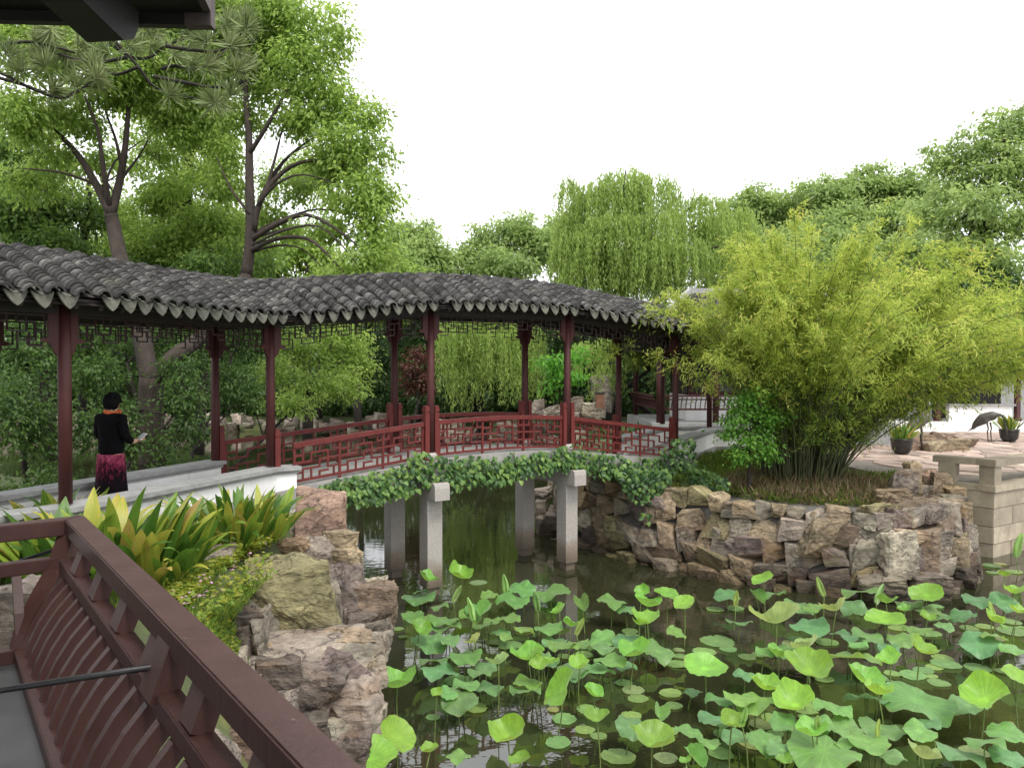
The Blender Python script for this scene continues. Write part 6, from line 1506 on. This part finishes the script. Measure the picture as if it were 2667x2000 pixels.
# ------------------------------------------------------------------ pine boughs hanging in from the upper left
pb = empty('pine_bough', PY(-120, 260, 9)); tag(pb, 'pine bough with long needle tufts hanging in at the upper left', 'pine branch')
pr_ = np.random.default_rng(12); mb = MB()
bough = [[(-140, 150), (0, 190), (90, 235), (170, 255), (240, 210)], [(-140, 170), (40, 215), (150, 250), (230, 225)], [(200, 20), (300, 110), (360, 175), (400, 225), (470, 250), (560, 262)], [(250, 80), (330, 145), (390, 150), (430, 120), (500, 95)],
         [(400, 200), (480, 215), (560, 228), (620, 215), (640, 175)], [(330, 150), (240, 165), (180, 150), (120, 130)], [(360, 175), (300, 195), (260, 170)], [(420, 180), (460, 172), (520, 180), (590, 130), (630, 80)], [(430, 120), (490, 130), (560, 135), (600, 120)], [(-60, 130), (60, 110), (130, 120), (200, 140)]]
tips = []
for bi, bp in enumerate(bough):
    Yb = 8.4 + .25 * (bi % 4); P = smooth_path([PY(x, y, Yb + .1 * i) for i, (x, y) in enumerate(bp)], 4)
    mb.tube(P, [.022 * (1 - .6 * i / len(P)) for i in range(len(P))], 6)
    tips.append((P[-1], P[-1] - P[-3]))
    for j in range(3, len(P) - 1, 1):
        if pr_.random() < .16: tips.append((P[j] + Vector(pr_.normal(size=3) * .12) + Vector((0, 0, .1)), Vector(pr_.normal(size=3)) * .6 + (P[j] - P[j - 1]).normalized()))
for (x, y) in [(640, 75), (615, 185), (490, 85), (560, 270), (60, 190), (120, 175), (200, 230), (20, 150), (250, 205), (330, 120), (440, 250), (600, 250), (540, 110)]: tips.append((PY(x, y, 8.5), Vector((pr_.normal() * .5, -.3, .5))))
mb.build('branch', BARK, pb, True)
Cs, Ds, Ls, Rs = [], [], [], []
for p, d in tips:
    n = 80; d = np.array(Vector(d).normalized()); D = unit(pr_.normal(size=(n, 3)) * .75 + d * .75 + np.array([0, 0, .1])); L = pr_.uniform(.17, .30, n)
    Cs.append(np.array(p) + D * (L * .5)[:, None]); Ds.append(D); Ls.append(L); Rs.append(np.clip(pr_.normal(.5, .2) + pr_.normal(0, .1, n), 0, 1))
L = np.concatenate(Ls); D = np.concatenate(Ds)
tag(link('needles', leaves_mesh('pine_needles', np.concatenate(Cs), D, unit(pr_.normal(size=D.shape)), L, np.full(len(L), .0021), np.concatenate(Rs), L_PINE), pb), kind='stuff')
m = MB(); c = PY(633, 222, 8.6); m.lathe(c, [(.005, -.06), (.028, -.045), (.036, -.01), (.03, .03), (.012, .055)], 10); m.build('cone', BARK, pb)

# ------------------------------------------------------------------ far pavilion on the right bank
def tiled_slope(parent, e0, e1, r0, r1, rows, name='roof_slope'):
    """rolled-tile slope between eave line e0-e1 and ridge line r0-r1"""
    m = MB(); m.add([e0, e1, r1, r0], [(0, 1, 2, 3)]); m.build(name, TILEBED, parent)
    m = MB(); nrm = (e1 - e0).cross(r0 - e0).normalized()
    if nrm.z < 0: nrm = -nrm
    for i in range(rows):
        t = (i + .5) / rows; a, b = lerp(e0, e1, t), lerp(r0, r1, t); x = (e1 - e0).normalized(); w = (e1 - e0).length / rows * .42
        vs = []
        for p in (a, b):
            ww = w if p is a else max(.04, (r1 - r0).length / rows * .42)
            for q in range(5): an = math.pi * q / 4; vs.append(p + x * -math.cos(an) * ww + nrm * math.sin(an) * .08)
        m.add(vs, [(q, q + 1, q + 6, q + 5) for q in range(4)] + [(4, 3, 2, 1, 0)])
    tag(m.build('roof_tiles', TILE, parent, True), kind='stuff')
fp = empty('far_pavilion', (9, 27, 1.5)); tag(fp, 'dark red timber pavilion with tiled hip roof partly hidden behind the bamboo', 'pavilion')
X0, X1, Y0, Y1 = 5.0, 12.6, 26.0, 31.0; ez, rz = 5.0, 6.9
E = [Vector((X0 - .8, Y0 - .8, ez + .15)), Vector((X1 + .8, Y0 - .8, ez + .15)), Vector((X1 + .8, Y1 + .8, ez + .15)), Vector((X0 - .8, Y1 + .8, ez + .15))]
Rg = [Vector((X0 + 1.6, 28.5, rz)), Vector((X1 - 1.6, 28.5, rz))]
rf = empty('roof', (8.8, 28.5, ez), fp); rf.matrix_parent_inverse = Matrix.Translation(-Vector(fp.location))
tiled_slope(rf, E[0], E[1], Rg[0], Rg[1], 34); tiled_slope(rf, E[3], E[0], Rg[0], Rg[0] + Vector((0, -.01, 0)), 24); tiled_slope(rf, E[1], E[2], Rg[1] + Vector((0, -.01, 0)), Rg[1], 24); tiled_slope(rf, E[2], E[3], Rg[1], Rg[0], 34)
for a, b in ((E[0], Rg[0]), (E[1], Rg[1]), (Rg[0], Rg[1])): m = MB(); m.bar(a + Vector((0, 0, .1)), b + Vector((0, 0, .1)), .16, .22); m.build('ridge', CAPSTONE, rf)
m = MB(); m.prism([(X0 - .7, Y0 - .7), (X1 + .7, Y0 - .7), (X1 + .7, Y1 + .7), (X0 - .7, Y1 + .7)], ez - .12, ez + .1); m.build('soffit', DARKWOOD, fp)
m = MB(); m.prism([(X0 - .3, Y0 - .3), (X1 + .3, Y0 - .3), (X1 + .3, Y1 + .3), (X0 - .3, Y1 + .3)], 1.0, 2.3); m.build('plinth', CAPSTONE, fp)
for i in range(5):
    x = lerp(X0, X1, i / 4)
    for y in (Y0, Y1): m = MB(); m.lathe((x, y, 2.3), [(.11, 0), (.11, 2.6)], 12); m.build('column', RED, fp, True)
m = MB(); m.prism([(X0 + 1.2, Y0 + 1.3), (X1, Y0 + 1.3), (X1, Y1 - .8), (X0 + 1.2, Y1 - .8)], 2.3, 3.2); m.build('low_wall', PLASTER, fp)
m = MB(); m.prism([(X0 + 1.22, Y0 + 1.34), (X1 - .02, Y0 + 1.34), (X1 - .02, Y1 - .84), (X0 + 1.22, Y1 - .84)], 3.2, 4.9); m.build('timber_wall', DARKWOOD, fp)
for i in range(7):
    x = X0 + 1.65 + i * .9
    w = empty('window', (x, Y0 + 1.3, 3.9), fp); w.matrix_parent_inverse = Matrix.Translation(-Vector(fp.location))
    m = MB(); m.box((x, Y0 + 1.31, 3.95), (.62, .03, 1.25)); m.build('pane', GLASS, w)
    for dx in (-.34, .34): put_bar('frame', (x + dx, Y0 + 1.27, 3.2), (x + dx, Y0 + 1.27, 4.7), .06, .07, RED, w)
    for z in (3.26, 4.62): put_bar('frame', (x - .31, Y0 + 1.27, z), (x + .31, Y0 + 1.27, z), .06, .07, RED, w)
    for dx in (-.2, .2): put_bar('muntin', (x + dx, Y0 + 1.275, 3.3), (x + dx, Y0 + 1.275, 4.6), .02, .025, RED, w)
    for z in (3.5, 3.95, 4.4): put_bar('muntin', (x - .3, Y0 + 1.278, z), (x + .3, Y0 + 1.278, z), .02, .025, RED, w)
# its bench railing
def far_bench(parent, a, b, z):
    d = (b - a).normalized(); n = Vector((d.y, -d.x, 0)); L = (b - a).length
    g = empty('bench_railing', a + Vector((0, 0, z)), parent); g.matrix_parent_inverse = Matrix.Translation(-Vector(parent.location))
    for o_, zz, h in ((.22, .46, .06), (.17, .34, .04), (0, 0, .06)): put_bar('rail', a + n * o_ + Vector((0, 0, z + zz)), b + n * o_ + Vector((0, 0, z + zz)), .06, h, RED, g)
    k = int(L / .16)
    m = MB(); m.tube([Vector((0, 0, 0)), n * .01 + Vector((0, 0, .12)), n * .07 + Vector((0, 0, .24)), n * .17 + Vector((0, 0, .34)), n * .2 + Vector((0, 0, .42))], .018, 5); me = m.mesh('baluster', RED)
    for i in range(k): put('baluster', me, g, Matrix.Translation(a + d * ((i + .5) * L / k) + Vector((0, 0, z))))
far_bench(fp, Vector((X0, Y0, 0)), Vector((X1, Y0, 0)), 2.75); far_bench(fp, Vector((X0, Y1, 0)), Vector((X0, Y0 + .05, 0)), 2.75)
# ------------------------------------------------------------------ white hall behind the terrace
wh = empty('white_hall', (18, 33, 1.5)); tag(wh, 'white-walled hall with red columns behind the terrace at the far right', 'building')
def boxp(name, a, b, mat, par=wh):
    m = MB(); m.box([(a[i] + b[i]) / 2 for i in range(3)], [abs(b[i] - a[i]) for i in range(3)]); return m.build(name, mat, par)
boxp('plinth', (13.8, 31.2, 1.3), (28, 39, 1.98), PLASTER)
boxp('wall', (13.9, 34.0, 1.98), (27.8, 39, 5.2), PLASTER)
boxp('low_wall', (18.0, 31.6, 1.98), (20.6, 31.85, 2.62), PLASTER); boxp('wall_cap', (17.95, 31.5, 2.62), (20.7, 31.95, 2.7), CAPSTONE)
boxp('low_wall', (22.6, 31.6, 1.98), (27, 31.85, 2.62), PLASTER); boxp('wall_cap', (22.5, 31.5, 2.62), (27.1, 31.95, 2.7), CAPSTONE)
boxp('door', (16.6, 33.9, 1.98), (17.4, 33.98, 4.6), RED); boxp('door', (18.6, 33.9, 1.98), (21.6, 33.98, 4.6), DARKWOOD)
for x in (14.4, 16.95, 17.7, 21.0, 22.2, 25): m = MB(); m.lathe((x, 31.9, 1.98), [(.16, 0), (.18, .08), (.12, .14), (.12, 3.3)], 12); m.build('column', RED, wh, True)
tiled_slope(wh, Vector((13.0, 30.6, 5.2)), Vector((28.6, 30.6, 5.2)), Vector((14.5, 35.5, 7.4)), Vector((28, 35.5, 7.4)), 60)
boxp('eave_beam', (13.4, 31.7, 4.9), (28.2, 32.1, 5.25), RED)
# brown litter bin among the rocks
bn = empty('litter_bin', PY(1562, 1070, 27)); tag(bn, 'small brown wooden litter bin among the garden rocks', 'litter bin')
c = Vector(bn.location); m = MB(); m.box(c + Vector((0, 0, .35)), (.28, .28, .5)); m.build('body', surf('bin_wood', [(.3, (.12, .05, .03)), (.7, (.2, .09, .05))], 6, .6, .2, 30), bn); m = MB(); m.box(c + Vector((0, 0, .63)), (.33, .33, .05)); m.build('lid', DARKWOOD, bn)

# ------------------------------------------------------------------ pots and crane statues on the terrace
def skin_mesh(name, verts, edges, radii, mat, sub=2, root=0):
    me = bpy.data.meshes.new(name); me.from_pydata([tuple(v) for v in verts], edges, []); o = bpy.data.objects.new(name, me); COL.objects.link(o)
    o.modifiers.new('skin', 'SKIN'); sv = me.skin_vertices[0].data if me.skin_vertices else None
    if sv is None: bpy.context.view_layer.update(); sv = me.skin_vertices[0].data
    for i, r in enumerate(radii): sv[i].radius = (r, r) if not hasattr(r, '__len__') else r
    sv[root].use_root = True
    s = o.modifiers.new('sub', 'SUBSURF'); s.levels = sub; s.render_levels = sub
    dg_ = bpy.context.evaluated_depsgraph_get(); out = bpy.data.meshes.new_from_object(o.evaluated_get(dg_)); bpy.data.objects.remove(o)
    out.materials.clear(); out.materials.append(mat); out.polygons.foreach_set('use_smooth', [True] * len(out.polygons)); return out
def pot(label, px, py, w, h, seed):
    p = PZ(px, py, TZ + .03); s = p.y / F; R_ = w * s / 2; H = h * s
    root = empty('potted_plant', p); tag(root, label, 'potted plant')
    m = MB(); m.lathe(p, [(R_ * .55, 0), (R_ * .62, .02), (R_ * .88, H * .3), (R_ * .97, H * .7), (R_, H * .9), (R_ * 1.06, H * .93), (R_ * 1.06, H), (R_ * .93, H), (R_ * .9, H * .85)], 24); m.build('pot', BLACKPOT, root, True)
    r = random.Random(seed)
    for i in range(52):
        a = r.uniform(0, 6.28); q = math.sqrt(r.random()); sc = R_ * r.uniform(1.3, 2.3)
        M = Matrix.Translation(p + Vector((R_ * .7 * q * math.cos(a), R_ * .7 * q * math.sin(a), H * .85))) @ Matrix.Rotation(a - math.pi / 2, 4, 'Z') @ Matrix.Rotation(-q * r.uniform(.3, .8), 4, 'X') @ Matrix.Rotation(r.gauss(0, .5), 4, 'Z') @ Matrix.Diagonal((sc * .75, sc, sc, 1))
        put('leaf', SL[r.randrange(9)], root, M)
pot('black round pot of yellow-green leaves left of the upright crane statue', 2348, 1182, 54, 40, 1)
pot('black round pot of yellow-green leaves at the right edge of the terrace', 2628, 1150, 46, 32, 2)
def crane(label, base, H, pose, yaw):
    root = empty('crane_statue', base); tag(root, label, 'statue')
    if pose == 'up':
        v = [(0, 0, .52), (-.12, 0, .50), (-.26, 0, .40), (-.36, 0, .30), (.12, 0, .56), (.17, 0, .66), (.13, 0, .77), (.10, 0, .86), (.14, 0, .93), (.19, 0, .95), (.27, 0, .95), (.34, 0, .94)]
        e = [(0, 1), (1, 2), (2, 3), (0, 4), (4, 5), (5, 6), (6, 7), (7, 8), (8, 9), (9, 10), (10, 11)]
        r = [.10, .105, .07, .02, .075, .035, .024, .022, .024, .03, .012, .005]
    else:
        v = [(0, 0, .60), (-.14, 0, .56), (-.27, 0, .42), (-.34, 0, .28), (.12, 0, .64), (.22, 0, .66), (.30, 0, .60), (.33, 0, .48), (.34, 0, .38), (.36, 0, .32), (.37, 0, .24), (.375, 0, .17)]
        e = [(0, 1), (1, 2), (2, 3), (0, 4), (4, 5), (5, 6), (6, 7), (7, 8), (8, 9), (9, 10), (10, 11)]
        r = [.12, .125, .085, .03, .085, .04, .028, .024, .024, .03, .012, .005]
    me = skin_mesh('body', v, e, r, BRONZE, 2)
    M = Matrix.Translation(base) @ Matrix.Rotation(yaw, 4, 'Z') @ Matrix.Diagonal((H, H, H, 1))
    put('body', me, root, M)
    for sy, fx in ((-1, -.02), (1, .05)):
        m = MB(); m.tube([(fx - .02, sy * .035, .46), (fx + .01, sy * .04, .30), (fx - .01, sy * .04, .26), (fx + .005, sy * .04, .02)], [.022, .014, .016, .011], 7)
        for an in (-.5, 0, .5): m.tube([(fx, sy * .04, .012), (fx + .09 * math.cos(an), sy * .04 + .09 * math.sin(an), .008)], [.01, .005], 5)
        put('leg', m.mesh('leg', BRONZE, True), root, M)
    m = MB(); vs = []
    for s in (-1, 1):
        m.add([(.08, s * .095, .56), (-.1, s * .125, .58), (-.34, s * .05, .34), (-.44, s * .02, .22), (-.26, s * .085, .34), (-.05, s * .12, .44)], [(0, 1, 2, 3, 4, 5)])
    put('wing', m.mesh('wing', BRONZE), root, M)
crane('bronze crane statue with raised neck beside the left pot', PZ(2398, 1172, TZ + .03), 1.75, 'up', .35)
crane('bronze crane statue with bowed head beside the right pot', PZ(2575, 1150, TZ + .03), 1.45, 'down', -.5)

# ------------------------------------------------------------------ person in the corridor
def cloth(name, stops, scale, rough=.8): return surf(name, stops, scale, rough, .3, 60, spec=.06)
SKIN = surf('skin', [(.3, (.42, .24, .16)), (.7, (.52, .31, .22))], 6, .55, 0)
HAIR = surf('black_hair', [(.3, (.004, .004, .005)), (.7, (.012, .011, .011))], 30, .9, .6, 90, .01, stretch=(1, 1, .3), spec=.08)
JACKET = cloth('black_lace_jacket', [(.3, (.003, .003, .004)), (.62, (.007, .007, .008)), (.75, (.02, .015, .014))], 40, .95)
SCARF = cloth('orange_scarf', [(.3, (.45, .09, .03)), (.7, (.62, .16, .06))], 12)
def skirt_mat():
    m, n, l, p = new_mat('pink_black_skirt')
    vec = pos_vec(n, l, (1, 1, .45)); t = noise_node(n, l, 26, 6, .75, vec); g = n.new("ShaderNodeNewGeometry"); sx = n.new("ShaderNodeSeparateXYZ"); l.new(g.outputs['Position'], sx.inputs[0])
    v = mathn(n, l, 'ADD', mathn(n, l, 'MULTIPLY', t.outputs[0], 1.3), mathn(n, l, 'MULTIPLY', mathn(n, l, 'SUBTRACT', sx.outputs[2], 2.70), .95))
    r = ramp(n, [(.56, (.006, .004, .006)), (.70, (.10, .012, .03)), (.86, (.27, .04, .085)), (1.0, (.38, .15, .19))]); l.new(v, r.inputs[0]); l.new(r.outputs[0], p.inputs['Base Color']); p.inputs['Roughness'].default_value = .9; p.inputs['Specular IOR Level'].default_value = .1
    return m
SKIRT = skirt_mat()
fz = DECKZ[1]; pc = Vector((-5.44, 10.4, fz))
per = empty('person', pc); tag(per, 'person in black jacket, orange scarf and pink-black skirt looking at a phone', 'person')
# local axes: person faces away and to the right
fwd = Vector((.26, .965, 0)).normalized(); rgt = Vector((fwd.y, -fwd.x, 0))
def B_(r, f, z): return pc + rgt * r + fwd * f + Vector((0, 0, z))
def loft(rings, n=20):
    """rings: (centre r, f, z, radius_r, radius_f)"""
    m = MB(); vs = []
    for cr, cf, z, ar, af in rings: vs += [B_(cr + ar * math.cos(2 * math.pi * i / n), cf + af * math.sin(2 * math.pi * i / n), z) for i in range(n)]
    m.add(vs, [(k * n + i, k * n + (i + 1) % n, (k + 1) * n + (i + 1) % n, (k + 1) * n + i) for k in range(len(rings) - 1) for i in range(n)] + [tuple(range(n - 1, -1, -1)), tuple((len(rings) - 1) * n + i for i in range(n))]); return m
HH = 1.62
bv = [B_(0, 0, .86), B_(0, .01, 1.05), B_(0, .0, 1.22), B_(0, .0, 1.34), B_(0, .03, 1.42), B_(0, .055, 1.50), B_(0, .06, 1.565),
      B_(.16, 0, 1.32), B_(.215, .02, 1.07), B_(.22, .17, 1.0), B_(.215, .24, 1.02),
      B_(-.16, 0, 1.32), B_(-.215, .02, 1.07), B_(-.10, .19, 1.02), B_(-.06, .25, 1.03),
      B_(.09, 0, .82), B_(.095, .02, .46), B_(.095, 0, .09), B_(.10, .12, .035),
      B_(-.09, 0, .82), B_(-.095, .02, .46), B_(-.095, 0, .09), B_(-.10, .12, .035)]
be = [(0, 1), (1, 2), (2, 3), (3, 4), (4, 5), (5, 6), (3, 7), (7, 8), (8, 9), (9, 10), (3, 11), (11, 12), (12, 13), (13, 14), (0, 15), (15, 16), (16, 17), (17, 18), (0, 19), (19, 20), (20, 21), (21, 22)]
brd = [.13, .12, .13, .10, .052, .078, .06, .06, .043, .033, .028, .06, .043, .033, .028, .085, .058, .04, .03, .085, .058, .04, .03]
link('body', skin_mesh('body', bv, be, brd, SKIN, 2), per)
# head details: nose, ear
m = MB(); m.tube([B_(0, .125, 1.52), B_(0, .152, 1.495), B_(0, .14, 1.485)], [.008, .013, .008], 6); m.build('nose', SKIN, per, True)
for s in (-1, 1): m = MB(); m.tube([B_(s * .078, .05, 1.525), B_(s * .088, .042, 1.505), B_(s * .078, .055, 1.475)], [.012, .016, .009], 6); m.build('ear', SKIN, per, True)
# short layered hair
bm = bmesh.new(); bmesh.ops.create_icosphere(bm, subdivisions=4, radius=1)
for v in bm.verts:
    c_ = v.co.copy(); nz = noise.noise(c_ * 4) * .14 + noise.noise(c_ * 13) * .16 + noise.noise(c_ * 27) * .08
    k = 1 + nz
    fr_ = c_.y   # forward
    if c_.z < -.15 and fr_ > .15: k *= .72
    v.co = Vector((c_.x * .112 * k, c_.y * .118 * k, c_.z * .125 * k))
me = bpy.data.meshes.new('hair'); bm.to_mesh(me); bm.free(); me.materials.append(HAIR); me.polygons.foreach_set('use_smooth', [True] * len(me.polygons))
Mh = Matrix((rgt, fwd, Vector((0, 0, 1)))).transposed().to_4x4(); Mh.translation = B_(0, .032, 1.555); put('hair', me, per, Mh)
# jacket: torso and sleeves as one surface
jv = [B_(0, 0, .80), B_(0, .005, .95), B_(0, .01, 1.08), B_(0, 0, 1.22), B_(0, 0, 1.335), B_(0, .015, 1.395), B_(.165, 0, 1.325), B_(.225, .015, 1.08), B_(.225, .14, 1.0), B_(-.165, 0, 1.325), B_(-.225, .015, 1.08), B_(-.12, .15, 1.01)]
je = [(0, 1), (1, 2), (2, 3), (3, 4), (4, 5), (4, 6), (6, 7), (7, 8), (4, 9), (9, 10), (10, 11)]
jr = [(.19, .15), (.19, .15), (.18, .145), (.185, .14), (.125, .105), (.07, .07), .085, .064, .05, .085, .064, .05]
link('jacket', skin_mesh('jacket', jv, je, jr, JACKET, 2), per)
loft([(0, 0, .845, .185, .145), (0, 0, .70, .195, .16), (0, 0, .5, .205, .175), (0, 0, .3, .225, .195), (0, 0, .16, .245, .215)]).build('skirt', SKIRT, per, True)
m = MB(); m.tube([B_(.085 * math.cos(a), .035 + .08 * math.sin(a), 1.405 + .012 * math.sin(2 * a)) for a in [2 * math.pi * i / 16 for i in range(17)]], .032, 8, False); m.build('scarf', SCARF, per, True)
for s in (-1, 1):
    m = MB(); m.tube([B_(s * .1, -.05, .03), B_(s * .1, .06, .035), B_(s * .1, .15, .025)], [.04, .045, .03], 8); m.build('shoe', DARKWOOD, per, True)
# hands: palm plus five fingers curled on the phone
def hand(hx, sgn):
    w = B_(hx, .245, 1.02); fv = [w, w + fwd * .05]; fe = [(0, 1)]; fr2 = [.026, .03]
    for i in range(4):
        a = len(fv); o_ = rgt * ((i - 1.5) * .017); Ls_ = (.030, .034, .032, .025)[i]
        fv += [w + fwd * .08 + o_, w + fwd * (.08 + Ls_) + o_ + Vector((0, 0, .012)), w + fwd * (.08 + Ls_ * 1.2) + o_ + Vector((0, 0, .032))]; fe += [(1, a), (a, a + 1), (a + 1, a + 2)]; fr2 += [.0095, .0085, .007]
    a = len(fv); fv += [w + rgt * sgn * -.032 + fwd * .03, w + rgt * sgn * -.045 + fwd * .06 + Vector((0, 0, .025))]; fe += [(0, a), (a, a + 1)]; fr2 += [.011, .009]
    link('hand', skin_mesh('hand', fv, fe, fr2, SKIN, 1), per)
hand(.215, 1); hand(-.06, -1)
phc = B_(.215, .33, 1.06); Mp = Matrix((rgt, (fwd * .85 + Vector((0, 0, .5))).normalized(), (Vector((0, 0, .85)) - fwd * .5).normalized())).transposed().to_4x4(); Mp.translation = phc
ph = empty('phone', phc); tag(ph, 'white smartphone held in the hand of the person in black', 'phone')
m = MB(); m.box((0, 0, 0), (.075, .15, .009)); put('case', m.mesh('case', surf('white_plastic', [(.3, (.75, .75, .75)), (.7, (.8, .8, .8))], 3, .3, 0)), ph, Mp)
m = MB(); m.box((0, 0, .0055), (.066, .125, .002)); put('screen', m.mesh('screen', GLASS), ph, Mp)
